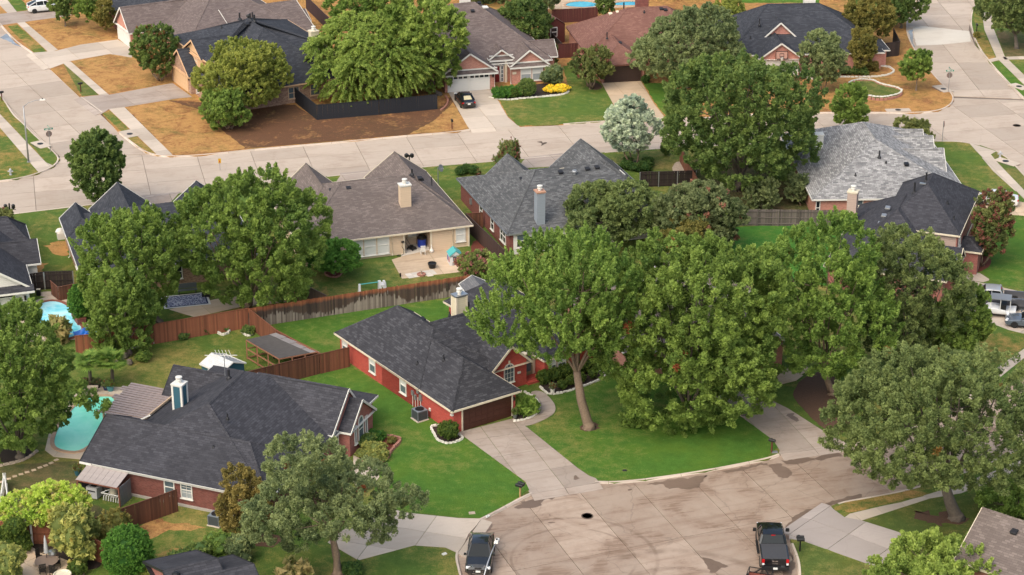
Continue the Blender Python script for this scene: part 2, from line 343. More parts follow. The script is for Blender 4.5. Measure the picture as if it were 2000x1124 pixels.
    def win(s, x, y, z, w, h, d='S', frame=None, pane=None, low=None, mull=1, rows=2, arch=False, grid=0, sill=True):
        """window centred at x, y on the wall plane, foot at z, facing d"""
        frame = frame or s.trim; pane = pane or M['glass']; key = (w, h, frame.name, mull, rows, arch, grid, sill); f = .06
        if key not in CACHE:
            b = MB()
            def arcz(u): return h - w / 2 + math.sqrt(max(0, (w / 2) ** 2 - u * u)) if arch else h
            n = 10 if arch else 1
            for k in (-1, 1): b.box((k * (w / 2), -.02, (arcz(w / 2)) / 2), (f * 1.4, .1, arcz(w / 2)))
            b.box((0, -.02, 0), (w + f * 1.4, .1, f * 1.4))
            if arch:
                for i in range(n):
                    u0, u1 = -w / 2 + w * i / n, -w / 2 + w * (i + 1) / n; b.beam((u0, -.02, arcz(u0)), (u1, -.02, arcz(u1)), .1, f * 1.5)
            else: b.box((0, -.02, h), (w + f * 1.4, .1, f * 1.4))
            for i in range(1, mull): b.box((-w / 2 + w * i / mull, -.025, h / 2), (f * 1.3, .08, h))
            for j in range(1, rows): b.box((0, -.03, h * j / rows), (w, .07, f))
            for i in range(1, grid): b.box((-w / 2 + w * i / grid, -.015, h / 2), (.025, .05, h - .02))
            if grid:
                for j in range(1, grid + 1): b.box((0, -.015, h * j / (grid + 1)), (w, .05, .025))
            if sill: b.box((0, -.06, -.07), (w + .2, .16, .06))
            p = MB(); m = 10 if arch else 1; top = [(-w / 2 + w * i / m, arcz(-w / 2 + w * i / m)) for i in range(m + 1)]
            hs = [0] + [h * j / rows for j in range(1, rows)] ; ps = []
            for j in range(rows):
                q = MB(); z0 = h * j / rows
                if j < rows - 1 or not arch: q.poly([(-w / 2, 0, z0), (w / 2, 0, z0), (w / 2, 0, h * (j + 1) / rows), (-w / 2, 0, h * (j + 1) / rows)])
                else: q.poly([(-w / 2, 0, z0), (w / 2, 0, z0)] + [(u, 0, v) for u, v in reversed(top)])
                ps.append(q.mesh('pane', None))
            CACHE[key] = (b.mesh('window', frame), ps)
        wm, ps = CACHE[key]; o = bpy.data.objects.new('window', wm); o.location = (x, y, z); o.rotation_euler = (0, 0, s.ang(d)); link(o, s.o)
        for j, q in enumerate(ps):
            m = low if (low and j == 0) else pane; mk = (id(q), m.name)
            if mk not in CACHE: c = q.copy(); c.materials.clear(); c.materials.append(m); CACHE[mk] = c
            po = bpy.data.objects.new('pane', CACHE[mk]); po.location = (0, -.012, 0); link(po, o)
        return o
    def garage(s, x, y, w, h, d='S', mat=None, cols=4, rows=4, lites=False, glass=None, frame=None):
        fm = frame or s.trim; b = MB(); b.box((0, -.02, h / 2), (w, .05, h)); o = b.build('garage_door', mat, s.o, (x, y, 0), s.ang(d)); pw, ph = w / cols, h / rows
        pm = MB().box((0, 0, 0), (pw - .1, .04, ph - .09), 0).mesh('panel', mat); gm = MB().box((0, 0, 0), (pw - .14, .04, ph - .2)).mesh('pane', glass or M['glass'])
        for i in range(cols):
            for j in range(rows):
                lt = lites and j == rows - 1; q = bpy.data.objects.new('pane' if lt else 'panel', gm if lt else pm); q.location = (-w / 2 + pw * (i + .5), -.05, ph * (j + .5)); link(q, o)
        f = MB()
        for k in (-1, 1): f.box((k * (w / 2 + .06), -.03, h / 2), (.12, .12, h))
        f.box((0, -.03, h + .07), (w + .24, .12, .14)); f.build('garage_door_frame', fm, s.o, (x, y, 0), s.ang(d)); return o
    def door(s, x, y, z, w, h, d='S', mat=None, frame=None, lite=None):
        b = MB().box((0, -.02, h / 2), (w, .06, h)); o = b.build('door', mat, s.o, (x, y, z), s.ang(d))
        f = MB()
        for k in (-1, 1): f.box((k * (w / 2 + .05), -.03, h / 2), (.1, .1, h))
        f.box((0, -.03, h + .05), (w + .2, .1, .1)); f.build('frame', frame or s.trim, o)
        MB().lathe([(.001, 0), (.04, .01), (.04, .05), (.001, .06)], 8).build('handle', M['steel'], o, (w * .38, -.07, h * .47), rot=(R(90), 0, 0))
        if lite: MB().box((0, -.055, h * .55), (w * .62, .02, h * .72)).build('pane', lite, o)
        return o
    def chimney(s, x, y, w, d, z0, z1, mat=None, trim=None, corner=None, pot=True):
        c = MB().box((0, 0, (z0 + z1) / 2), (w, d, z1 - z0)).build('chimney', mat or s.wallm, s.o, (x, y, 0)); t = trim or s.trim
        MB().box((0, 0, z1 + .03), (w + .14, d + .14, .1)).box((0, 0, z1 - .06), (w + .06, d + .06, .08)).build('chimney_top', t, c)
        MB().box((0, 0, z0 + .02), (w + .12, d + .12, .1)).build('flashing', M['grey'], c)
        if corner:
            b = MB()
            for i in (-1, 1):
                for j in (-1, 1): b.box((i * (w / 2 - .05), j * (d / 2 - .05), (z0 + z1) / 2), (.17, .17, z1 - z0 - .02))
            b.build('corner_board', corner, c)
        if pot: MB().lathe([(.16, 0), (.16, .15), (.26, .2), (.26, .28), (.18, .30), (.18, .40), (.28, .44), (.28, .52), (.05, .55)], 14).build('chimney_pot', M['white'], c, (0, 0, z1 + .08))
        return c
    def pipe(s, x, y, z, h=.5, r=.06, roof=None):
        b = MB().tube([(0, 0, -.1), (0, 0, h)], r, 8).lathe([(r * 2.6, -.12), (r * 2.2, .02), (r * 1.2, .14)], 8); b.build('vent_pipe', M['darkm'], s.roofs[0], (x, y, z))
    def boxvent(s, x, y, z, mat=None):
        MB().box((0, 0, .05), (.42, .42, .16)).box((0, 0, .16), (.52, .52, .08), 0, .85).build('roof_vent', mat or M['darkm'], s.roofs[0], (x, y, z), rot=(R(14), 0, 0))
    def turbine(s, x, y, z, mat=None):
        MB().lathe([(.14, -.1), (.14, .12), (.26, .16), (.30, .28), (.24, .40), (.10, .46)], 12).build('roof_vent', mat or M['grey'], s.roofs[0], (x, y, z))
    def downspout(s, x, y, z1, mat=None, d='S'):
        MB().tube([(0, .0, z1), (0, -.06, z1 - .1), (0, -.06, .25), (0, -.22, .12)], .05, 6).build('downspout', mat or s.trim, s.o, (x, y, 0), s.ang(d))
    def box(s, name, c, d, mat, rz=0): return MB().box((0, 0, 0), d).build(name, mat, s.o, c, rz)
    def lawn_edge(s): pass
RF = dict(
    char=shingles('charcoal_shingles', (.031, .031, .038), (.115, .114, .128), -.35, .3), navy=shingles('blue_black_shingles', (.031, .034, .044), (.085, .088, .104), -.25, .3, .45, .2),
    brown=shingles('brown_grey_shingles', (.125, .100, .092), (.27, .222, .205), -.35, .3), grey=shingles('grey_shingles', (.062, .064, .068), (.215, .215, .222), -.2, .3),
    pale=shingles('pale_grey_shingles', (.11, .11, .118), (.46, .45, .45), .1, .12, .5, .2), taupe=shingles('taupe_shingles', (.125, .095, .09), (.235, .19, .178), -.2, .3, .45, .2),
    russet=shingles('russet_shingles', (.165, .078, .063), (.31, .165, .13), -.3, .3), slate=shingles('slate_dark_shingles', (.034, .034, .042), (.082, .081, .095), -.1, .4, .45, .2))
BR = dict(red=bricks('bright_red_brick', (.40, .044, .034), (.52, .075, .055), (.25, .11, .085), .2), maroon=bricks('maroon_brick', (.25, .065, .058), (.38, .12, .10), (.34, .24, .20)),
    tan=bricks('mottled_tan_brick', (.20, .10, .065), (.50, .33, .24), (.36, .27, .21), .5), pink=bricks('pink_brick', (.40, .155, .115), (.56, .26, .20), (.44, .3, .25)),
    rose=bricks('rose_brick', (.47, .175, .14), (.58, .27, .22), (.47, .3, .25), .15), dkred=bricks('dark_red_brick', (.15, .04, .036), (.25, .075, .06), (.17, .1, .08)))
SD = dict(beige=siding('beige_siding', (.60, .46, .33)), white=siding('white_siding', (.66, .64, .60)), blue=siding('blue_grey_siding', (.23, .26, .30)), peach=siding('peach_siding', (.62, .39, .22)), cream=siding('cream_siding', (.58, .52, .38)), mauve=siding('mauve_siding', (.40, .30, .26)), teal=siding('teal_siding', (.03, .10, .14), .3))
GD = dict(brown=plain('dark_brown_door', (.060, .020, .014), .5, var=.35, scale=1.5), white=plain('white_door', (.66, .64, .61), .5, var=.05), peach=plain('peach_door', (.60, .40, .24), .5), choc=plain('chocolate_door', (.045, .026, .022), .6), red=plain('red_door', (.16, .012, .014), .4), glass=M['dglass'])

# ---------------------------------------------------------------- ground, roads, kerbs, lawns
ZR = -.12
LG = dict(
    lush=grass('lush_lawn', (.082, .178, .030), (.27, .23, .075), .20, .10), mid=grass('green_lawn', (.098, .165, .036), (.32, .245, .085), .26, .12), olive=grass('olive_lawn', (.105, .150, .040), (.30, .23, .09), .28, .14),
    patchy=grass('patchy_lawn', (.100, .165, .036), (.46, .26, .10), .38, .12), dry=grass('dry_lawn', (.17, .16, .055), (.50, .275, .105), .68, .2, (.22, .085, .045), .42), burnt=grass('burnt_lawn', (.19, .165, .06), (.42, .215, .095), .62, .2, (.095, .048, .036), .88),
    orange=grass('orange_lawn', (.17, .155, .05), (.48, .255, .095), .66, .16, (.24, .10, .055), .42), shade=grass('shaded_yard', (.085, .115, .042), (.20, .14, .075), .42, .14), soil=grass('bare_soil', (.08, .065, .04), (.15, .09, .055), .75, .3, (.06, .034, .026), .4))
RC = (.455, .375, .312)
gcx = G(1120, 1090); RINGS = [(gcx[0], gcx[1], r, w, s) for r, w, s in ((4.6, .16, .45), (6.2, .22, .45))]
gc2 = G(1330, 1180); RINGS += [(gc2[0], gc2[1], r, w, .45) for r, w in ((5.2, .35), (7.6, .5))]
CM = dict(road=concrete('road_concrete', RC, .30, (.33, .24, .18)), cul=concrete('court_concrete', (.375, .292, .236), .8, (.25, .165, .12), RINGS), drive=concrete('driveway_concrete', (.38, .315, .275), .5, (.27, .20, .16)), walk=concrete('sidewalk_concrete', (.52, .44, .37), .2), pale=concrete('new_concrete', (.60, .55, .49), .12), kerb=concrete('kerb_concrete', (.56, .47, .40), .25), greyd=concrete('grey_drive', (.40, .35, .335), .2, (.3, .26, .24)), patio=concrete('patio_concrete', (.56, .43, .31), .3, (.36, .24, .15)), deck=concrete('pool_deck', (.56, .46, .36), .2))
def ccw(p): return p if sum(p[i][0] * p[(i + 1) % len(p)][1] - p[(i + 1) % len(p)][0] * p[i][1] for i in range(len(p))) > 0 else p[::-1]
def smooth(p, it=2, closed=True):
    for _ in range(it):
        q = []
        n = len(p)
        for i in range(n if closed else n - 1):
            a, b = p[i], p[(i + 1) % n]; q += [(a[0] * .75 + b[0] * .25, a[1] * .75 + b[1] * .25), (a[0] * .25 + b[0] * .75, a[1] * .25 + b[1] * .75)]
        p = q if closed else [p[0]] + q + [p[-1]]
    return p
def sheet(name, pts, m, z, kind='structure', z0=None, parent=None):
    pts = ccw(pts); b = MB()
    if z0 is not None: b.prism(pts, z0, z)
    else: b.poly([(*p, z) for p in pts])
    o = b.build(name, m, parent)
    if kind and not parent: o['kind'] = kind
    return o
def ragged(p, amp, k=3):
    """break an outline up so that edges of beds and stains are uneven"""
    out = []
    for i in range(len(p)):
        a, b = p[i], p[(i + 1) % len(p)]; l = math.hypot(b[0] - a[0], b[1] - a[1]); n = max(1, int(l / .5))
        for j in range(n): t = j / n; out.append((a[0] + (b[0] - a[0]) * t + rnd.uniform(-amp, amp), a[1] + (b[1] - a[1]) * t + rnd.uniform(-amp, amp)))
    return out
def clip(poly, n, d):
    out = []
    for i in range(len(poly)):
        a, b = poly[i], poly[(i + 1) % len(poly)]; da = a[0] * n[0] + a[1] * n[1] - d; db = b[0] * n[0] + b[1] * n[1] - d
        if da >= 0: out.append(a)
        if (da >= 0) != (db >= 0): t = da / (da - db); out.append((a[0] + (b[0] - a[0]) * t, a[1] + (b[1] - a[1]) * t))
    return out
def slabs(parent, poly, org, ang, du, dv, m, z1=.02, z0=-.1, gap=.035, zf=None, name='slab', jit=.0, minarea=.15):
    """concrete slabs: the outline cut along a grid of joints, one object per slab"""
    poly = ccw(poly); ca, sa = math.cos(ang), math.sin(ang); U = [((p[0] - org[0]) * ca + (p[1] - org[1]) * sa, -(p[0] - org[0]) * sa + (p[1] - org[1]) * ca) for p in poly]
    tris = tessellate_polygon([[Vector((*u, 0)) for u in U]]); us = [u[0] for u in U]; vs_ = [u[1] for u in U]; res = []
    for i in range(math.floor(min(us) / du), math.ceil(max(us) / du)):
        for j in range(math.floor(min(vs_) / dv), math.ceil(max(vs_) / dv)):
            b = MB(); ar = 0; dz = rnd.uniform(-jit, jit)
            for t in tris:
                q = ccw([U[k] for k in t])
                for n, d in (((1, 0), i * du + gap / 2), ((-1, 0), -(i + 1) * du + gap / 2), ((0, 1), j * dv + gap / 2), ((0, -1), -(j + 1) * dv + gap / 2)):
                    q = clip(q, n, d)
                    if len(q) < 3: break
                if len(q) < 3: continue
                w = [(org[0] + x * ca - y * sa, org[1] + x * sa + y * ca) for x, y in q]; ar += abs(sum(w[k][0] * w[(k + 1) % len(w)][1] - w[(k + 1) % len(w)][0] * w[k][1] for k in range(len(w)))) / 2
                T = [(x, y, (zf(x, y) if zf else z1) + dz) for x, y in w]; b.poly(T)
                for k in range(len(T)): k2 = (k + 1) % len(T); b.poly([(T[k][0], T[k][1], z0), (T[k2][0], T[k2][1], z0), T[k2], T[k]])
            if ar > minarea: res.append(b.build(name, m, parent))
    return res
def kerb(parent, px, m=None, inward=1, w=.17, z1=.035, seg=3.0, gap=.03):
    """kerb stones along a road edge; inward = side of the line (1 left of its direction) the kerb lies on"""
    P = [Vector((*p, 0)) for p in GS(*px)]; P = [Vector((*p, 0)) for p in smooth([tuple(p[:2]) for p in P], 2, False)]; cur = []; acc = 0; runs = [[P[0]]]
    for a, b in zip(P, P[1:]):
        l = (b - a).length; pos = 0
        while acc + (l - pos) >= seg: pos += seg - acc; q = a.lerp(b, pos / l); runs[-1].append(q); runs.append([q]); acc = 0
        runs[-1].append(b); acc += l - pos
    for r in runs:
        if len(r) < 2 or (r[0] - r[-1]).length < .2: continue
        b = MB(); L = len(r); A = []; B = []
        for i, p in enumerate(r):
            d = (r[min(i + 1, L - 1)] - r[max(i - 1, 0)]).normalized(); n = Vector((-d.y, d.x, 0)) * inward; q = p + (d * gap if i == 0 else Vector()) ; A.append(q - n * .06); B.append(q + n * w)
        for i in range(L - 1):
            a0, a1, b0, b1 = A[i], A[i + 1], B[i], B[i + 1]; z = lambda p, h: (p.x, p.y, h); m0, m1 = a0.lerp(b0, .3), a1.lerp(b1, .3)
            F = [[z(a0, ZR), z(a1, ZR), z(m1, z1), z(m0, z1)], [z(m0, z1), z(m1, z1), z(b1, z1), z(b0, z1)], [z(b0, z1), z(b1, z1), z(b1, ZR), z(b0, ZR)]]
            for f in F: b.poly(f if inward > 0 else f[::-1])
        b.build('kerb', m or CM['kerb'], parent)
def edging(label, px, m, size=.34, h=.16, closed=True, world_pts=None, name='stone_edging', cat='edging', group=None, part='stone'):
    """a line of separate stones round a bed"""
    P = world_pts or GS(*px); P = smooth(P, 2, closed); o = empty(name, (*P[0], 0), 0, label, cat, group); vs3 = []
    for k in range(5):
        b = MB().box((0, 0, h / 2), (size * .94, size * .55, h), 0, .86); j = [(x + rnd.uniform(-.02, .02), y + rnd.uniform(-.03, .03), z + rnd.uniform(-.03, .02)) for x, y, z in b.v]; b.v = j; vs3.append(b.mesh(part, m))
    pts = P + ([P[0]] if closed else []); acc = 0
    for a, b in zip(pts, pts[1:]):
        l = math.hypot(b[0] - a[0], b[1] - a[1]); an = math.atan2(b[1] - a[1], b[0] - a[0]); s_ = -acc
        while s_ < l:
            if s_ >= 0:
                t = s_ / l; q = bpy.data.objects.new(part, rnd.choice(vs3)); q.location = (a[0] + (b[0] - a[0]) * t - P[0][0], a[1] + (b[1] - a[1]) * t - P[0][1], rnd.uniform(-.02, .02)); q.rotation_euler = (0, 0, an + rnd.uniform(-.12, .12)); q.scale = (rnd.uniform(.9, 1.05),) * 3; link(q, o)
            s_ += size
        acc = l - (s_ - size)
    return o

ground = sheet('ground', [(-1500, -300), (1500, -300), (1500, 2500), (-1500, 2500)], LG['soil'], -.30)
road_bed = sheet('road_bed', [(-400, 60), (400, 60), (400, 520), (-400, 520)], concrete('joint_filler', (.16, .13, .11), .1), -.2)
# raised blocks of land between the streets
K_N = [(-120, -90), (-50, -8), (0, 48), (30, 82), (63, 103), (97, 133), (157, 190), (198, 220), (233, 260), (267, 287), (285, 298), (307, 304), (333, 306), (390, 304), (500, 292), (700, 275), (800, 265), (893, 258), (920, 253), (1000, 247), (1100, 243), (1180, 237), (1400, 226), (1610, 220), (1700, 220), (1790, 221), (1833, 217), (1855, 207), (1863, 197), (1862, 185), (1845, 168), (1825, 147), (1805, 122), (1787, 97), (1776, 75), (1771, 55), (1775, 30), (1790, 5), (1806, -40), (1830, -140)]
K_S = [(-250, 452), (25, 418), (133, 405), (220, 395), (300, 383), (500, 361), (638, 345), (730, 335), (817, 327), (967, 315), (1100, 303), (1180, 298), (1293, 290), (1500, 279), (1690, 274), (1833, 276), (1873, 276), (1915, 284), (1946, 295), (1960, 303), (1973, 312), (2000, 341), (2100, 450), (2250, 640)]
K_D = [(2250, 645), (2120, 680), (2000, 737), (1900, 792), (1800, 832), (1710, 862), (1647, 870), (1523, 888), (1500, 897), (1377, 921), (1260, 938), (1200, 943), (1162, 942), (1100, 952), (1040, 964), (1020, 973), (1000, 984), (965, 1003), (938, 1016), (915, 1042), (896, 1075), (893, 1090), (898, 1110), (905, 1140), (935, 1230), (1000, 1400)]
K_SE = [(1500, 1400), (1555, 1230), (1560, 1140), (1560, 1112), (1556, 1089), (1545, 1062), (1542, 1045), (1622, 989), (1635, 984), (1651, 979), (1700, 971), (1783, 955), (1900, 918), (2000, 872), (2300, 740)]
K_W = [(-230, -20), (-60, 115), (0, 183), (12, 200), (28, 226), (43, 238), (67, 263), (92, 285), (110, 300), (117, 312), (105, 326), (73, 340), (33, 350), (0, 354), (-250, 385)]
K_E = [(1925, -140), (1910, -30), (1908, 0), (1898, 20), (1895, 40), (1897, 57), (1907, 87), (1933, 123), (1970, 163), (2000, 193), (2150, 340), (2300, 500)]
def block(name, k, far, m): return sheet(name, GS(*k) + far, m, 0.0, 'structure', -.3)
block('ground', K_N, [(140, 600), (-330, 600), (-250, 430)], LG['orange'])
block('ground', K_S + K_D, [(0, 60), (-150, 60), (-150, 180)], LG['mid'])
block('ground', K_SE, [(200, 200), (200, 60), (20, 60)], LG['mid'])
block('ground', K_W, [(-250, 220)], LG['patchy'])
block('ground', K_E, [(300, 260), (300, 500)], LG['mid'])
# street slabs
road = empty('street', (0, 0, 0)); road['kind'] = 'structure'
cw = [(-250, 450), (-250, 300), (117, 306), (300, 300), (500, 288), (893, 254), (1180, 233), (1700, 216), (1862, 190), (2010, 195), (2300, 480), (2250, 640), (2005, 345), (1940, 300), (1873, 280), (1690, 280), (1293, 296), (967, 320), (638, 350), (300, 390)]
aB = R(13.5); oB = G(893, 258); slabs(road, GS(*cw), oB, aB, 6.1, 4.4, CM['road'], ZR, ZR - .08, .05)
pa = [(-330, -120), (-60, -20), (0, 45), (97, 130), (233, 257), (300, 299), (117, 305), (40, 242), (0, 190), (-70, 112), (-330, -60)]
slabs(road, GS(*pa), G(97, 133), R(-62), 5.8, 4.4, CM['road'], ZR + .004, ZR - .07, .05)
pc = [(1820, -140), (1768, 50), (1784, 97), (1822, 147), (1860, 186), (2003, 192), (1935, 122), (1904, 87), (1892, 57), (1905, 0), (1930, -140)]
slabs(road, GS(*pc), G(1787, 97), R(-88), 5.8, 4.3, CM['road'], ZR + .006, ZR - .07, .05)
court = empty('court', (0, 0, 0)); court['kind'] = 'structure'
pd = [(2300, 635), (2000, 732), (1800, 828), (1647, 864), (1523, 884), (1377, 917), (1162, 938), (1036, 960), (938, 1010), (890, 1078), (890, 1140), (990, 1400), (1510, 1400), (1566, 1140), (1548, 1060), (1540, 1046), (1552, 1012), (1620, 986), (1783, 958), (2000, 876), (2300, 745)]
A_, B_ = G(1237, 941), G(1404, 1124); aD = math.atan2(B_[1] - A_[1], B_[0] - A_[0])
slabs(court, GS(*pd), A_, aD, 9.2, 4.55, CM['cul'], ZR, ZR - .08, .045)
for k, pr_, side in ((K_N, road, -1), (K_S, road, -1), (K_W, road, 1), (K_E, road, 1), (K_D, court, -1), (K_SE, court, -1)):
    pass
kerb(road, K_N[:6], inward=1); kerb(road, K_N[6:8], inward=1); kerb(road, K_N[8:19], inward=1); kerb(road, K_N[20:23] + [(1214, 236)], inward=1); kerb(road, K_N[22:], inward=1)
kerb(road, K_S[:5], inward=-1); kerb(road, K_S[6:10], inward=-1); kerb(road, K_S[9:11], inward=-1); kerb(road, K_S[11:18], inward=-1); kerb(road, K_S[18:], inward=-1)
kerb(road, K_W, inward=-1); kerb(road, K_E, inward=1)
kerb(court, K_D[:7], inward=-1); kerb(court, K_D[7:13], inward=-1); kerb(court, K_D[14:19], inward=-1); kerb(court, K_D[20:], inward=-1); kerb(court, K_SE[:6], inward=-1); kerb(court, K_SE[8:], inward=-1)

# driveways and walks
def drive(pts, edge, du, dv, m, name='driveway', ang=None, flat=False):
    o = empty(name, (0, 0, 0)); o['kind'] = 'structure'; P = GS(*pts); e0, e1 = [Vector(p) for p in GS(*edge)]; d = (e1 - e0).normalized(); n = Vector((-d.y, d.x)); c = sum((Vector(p) for p in P), Vector((0, 0))) / len(P)
    if (c - e0).dot(n) < 0: n = -n
    def zf(x, y): t = (Vector((x, y)) - e0).dot(n); return .032 if t > -.02 else max(ZR + .014, .032 + t * .17)
    an = math.atan2(n.y, n.x); slabs(o, P, (e0.x, e0.y), an if ang is None else ang, du, dv, m, z0=-.2, gap=.04, zf=zf)
    q = [e0 + n * .03, e1 + n * .03, e1 - n * .9 + d * .25, e0 - n * .9 - d * .25]; slabs(o, [tuple(p) for p in q], (e0.x, e0.y), an, 4, dv, m, z0=-.25, gap=.04, zf=zf, name='apron'); return o
drive([(893, 846), (1003, 818), (1030, 836), (1128, 915), (1150, 930), (1185, 943), (1160, 946), (1036, 968), (1020, 972), (1034, 958), (1026, 941), (905, 852)], ((1036, 966), (1172, 943)), 3.4, 2.9, CM['drive'])
drive([(1395, 775), (1450, 755), (1538, 798), (1604, 840), (1630, 856), (1660, 868), (1520, 890), (1523, 880), (1510, 860)], ((1523, 888), (1647, 870)), 3.6, 3.1, CM['drive'])
drive([(640, 1060), (735, 985), (790, 1002), (896, 1013), (942, 1014), (915, 1044), (894, 1090), (892, 1080), (870, 1070), (809, 1066), (700, 1095)], ((940, 1014), (894, 1082)), 3.4, 3.2, CM['walk'])
drive([(1541, 1053), (1541, 1045), (1622, 989), (1627, 995), (1649, 1011), (1681, 1017), (1770, 1045), (1723, 1112), (1568, 1057)], ((1541, 1045), (1622, 989)), 3.4, 3.0, CM['greyd'])
drive([(875, 180), (962, 176), (980, 210), (992, 230), (1012, 247), (918, 256)], ((918, 254), (1012, 246)), 4.4, 3.0, CM['walk'])
drive([(1175, 162), (1251, 158), (1277, 203), (1300, 232), (1214, 239), (1200, 208)], ((1214, 237), (1300, 231)), 5.0, 3.0, CM['patio'])
drive([(337, 163), (375, 190), (345, 193), (243, 210), (213, 214), (197, 224), (155, 190), (190, 187), (213, 186)], ((157, 191), (198, 221)), 4.6, 3.0, CM['drive'])
drive([(230, 78), (262, 97), (257, 113), (215, 106), (137, 120), (97, 135), (62, 104), (110, 100), (157, 88)], ((63, 104), (97, 133)), 4.6, 3.0, CM['walk'])
drive([(90, 12), (140, 30), (117, 34), (50, 43), (0, 50), (-40, 8), (0, 28), (50, 22)], ((-40, 5), (0, 49)), 4.6, 3.0, CM['drive'])
drive([(1880, 378), (2000, 396), (2120, 430), (2140, 470), (2000, 422), (1870, 412)], ((2040, 395), (2100, 460)), 4, 3, CM['patio'])
drive([(1880, 545), (2000, 572), (2200, 640), (2150, 690), (1970, 645), (1880, 610)], ((2230, 640), (2160, 690)), 4, 3, CM['walk'])
drive([(277, 384), (350, 377), (330, 400), (250, 405)], ((277, 386), (350, 379)), 4, 3, CM['drive']); drive([(667, 341), (735, 334), (720, 360), (650, 365)], ((667, 342), (735, 335)), 4, 3, CM['drive']); drive([(1025, 311), (1102, 302), (1090, 325), (1010, 330)], ((1027, 311), (1100, 303)), 4, 3, CM['drive'])
def walk(px, along, m=None, name='sidewalk', du=1.5, dv=1.6, z=.028):
    o = empty(name, (0, 0, 0)); o['kind'] = 'structure'; a, b = [Vector(p) for p in GS(*along)]; d = b - a; slabs(o, GS(*px), (a.x, a.y), math.atan2(d.y, d.x), du, dv, m or CM['walk'], z, -.1, .03); return o
walk([(-60, -50), (-30, -55), (50, 45), (113, 98), (62, 0)][:3] + [(113, 98), (95, 103), (35, 47)], ((35, 47), (95, 103)), du=2.2, dv=8)
walk([(137, 120), (213, 186), (197, 189), (122, 123)], ((122, 123), (197, 189)), du=2.2, dv=8); walk([(243, 210), (337, 303), (308, 304), (213, 214)], ((213, 214), (308, 304)), du=2.2, dv=8)
walk([(0, 250), (-30, 215), (-10, 213), (15, 239), (90, 318), (106, 325), (76, 338)], ((15, 239), (90, 318)), du=2.2, dv=8)
walk([(1923, 62), (1918, 25), (1936, 25), (1940, 55), (1962, 110), (2000, 147), (2100, 245), (2100, 262), (2000, 166), (1946, 113)], ((1923, 60), (1946, 113)), du=2.2, dv=8); walk([(1958, 112), (2010, 110), (2010, 116), (1962, 117)], ((1958, 113), (2000, 112)), du=2, dv=5); walk([(1929, 117), (1946, 113), (1951, 118), (1935, 122)], ((1929, 118), (1946, 116)), du=4, dv=5)
walk([(1893, 280), (1946, 296), (1935, 302), (1947, 317), (2000, 372), (2100, 470), (2100, 490), (2000, 389), (1940, 335), (1907, 296)], ((1907, 296), (2000, 389)), du=2.2, dv=8)
walk([(1880, 775), (1950, 717), (2000, 682), (2140, 600), (2140, 625), (2000, 700), (1966, 727), (1890, 790)], ((1950, 717), (2000, 682)), du=2.2, dv=8)
walk([(1649, 1012), (1664, 1001), (1760, 982), (1817, 965), (1860, 952), (1950, 918), (2080, 860), (2080, 878), (1950, 936), (1877, 964), (1817, 974), (1681, 1018)], ((1664, 1003), (1817, 967)), du=2.2, dv=8)
wk = smooth(GS((1031, 766), (1057, 763), (1075, 778), (1087, 796), (1080, 813), (1024, 837), (1006, 822), (1040, 816), (1057, 806), (1056, 790)), 2); o = empty('walkway', (0, 0, 0)); o['kind'] = 'structure'; slabs(o, wk, G(1057, 763), R(-50), 2.0, 9, CM['drive'], .03, -.1, .03)
walk([(690, 890), (716, 902), (736, 914), (741, 932), (727, 952), (700, 960), (690, 940)], ((716, 902), (727, 952)), name='walkway'); walk([(1886, 527), (1915, 535), (1932, 546), (1930, 553), (1885, 547)], ((1886, 530), (1932, 550)), name='walkway')
walk([(1522, 752), (1555, 744), (1582, 724), (1572, 712), (1540, 716), (1518, 736)], ((1522, 752), (1582, 724)), CM['patio'], 'walkway')
# lawns and yards
def lawn(px, m, z=.004, name='lawn', rag=.10): return sheet(name, ragged(GS(*px), rag), LG[m] if isinstance(m, str) else m, z, 'structure', -.05)
lawn([(1030, 837), (1080, 815), (1090, 797), (1078, 779), (1192, 737), (1300, 722), (1395, 776), (1508, 858), (1520, 874), (1498, 893), (1377, 918), (1260, 934), (1189, 938), (1162, 935), (1130, 914)], 'lush')
lawn([(545, 735), (683, 714), (896, 846), (905, 854), (1025, 942), (1034, 957), (1000, 980), (938, 1011), (896, 1010), (790, 999), (735, 980), (715, 880), (560, 790)], 'lush')
lawn([(540, 650), (535, 634), (905, 572), (1000, 560), (1000, 640), (760, 700), (640, 690)], 'lush'); lawn([(225, 740), (300, 672), (480, 646), (540, 660), (560, 720), (480, 740), (330, 760), (260, 775)], 'mid', .004)
lawn([(610, 562), (660, 525), (765, 506), (960, 470), (990, 530), (905, 566), (640, 585)], 'mid', .004); lawn([(310, 625), (350, 600), (480, 590), (580, 545), (640, 560), (640, 590), (480, 605)], 'patchy', .005); lawn([(520, 600), (545, 555), (590, 560), (600, 585)], 'orange', .008)
lawn([(10, 445), (25, 425), (133, 409), (220, 400), (300, 390), (200, 470), (140, 530), (45, 535), (20, 490)], 'mid', .004); lawn([(112, 470), (135, 470), (132, 500), (105, 498), (86, 482)], 'dry', .009, rag=.3); lawn([(30, 480), (50, 485), (47, 500), (30, 497)], 'dry', .009, rag=.3); lawn([(50, 508), (92, 515), (80, 532), (42, 531)], 'dry', .009, rag=.3)
lawn([(818, 333), (967, 318), (1020, 340), (900, 352), (900, 420), (860, 365)], 'mid', .004); lawn([(1185, 303), (1293, 294), (1345, 290), (1340, 335), (1200, 330)], 'olive', .004); lawn([(1430, 445), (1500, 440), (1660, 440), (1620, 560), (1430, 520)], grass('bright_lawn', (.064, .19, .034), (.2, .2, .06), .08, .1), .005); lawn([(1360, 300), (1620, 300), (1580, 415), (1390, 410), (1350, 350)], 'shade', .004)
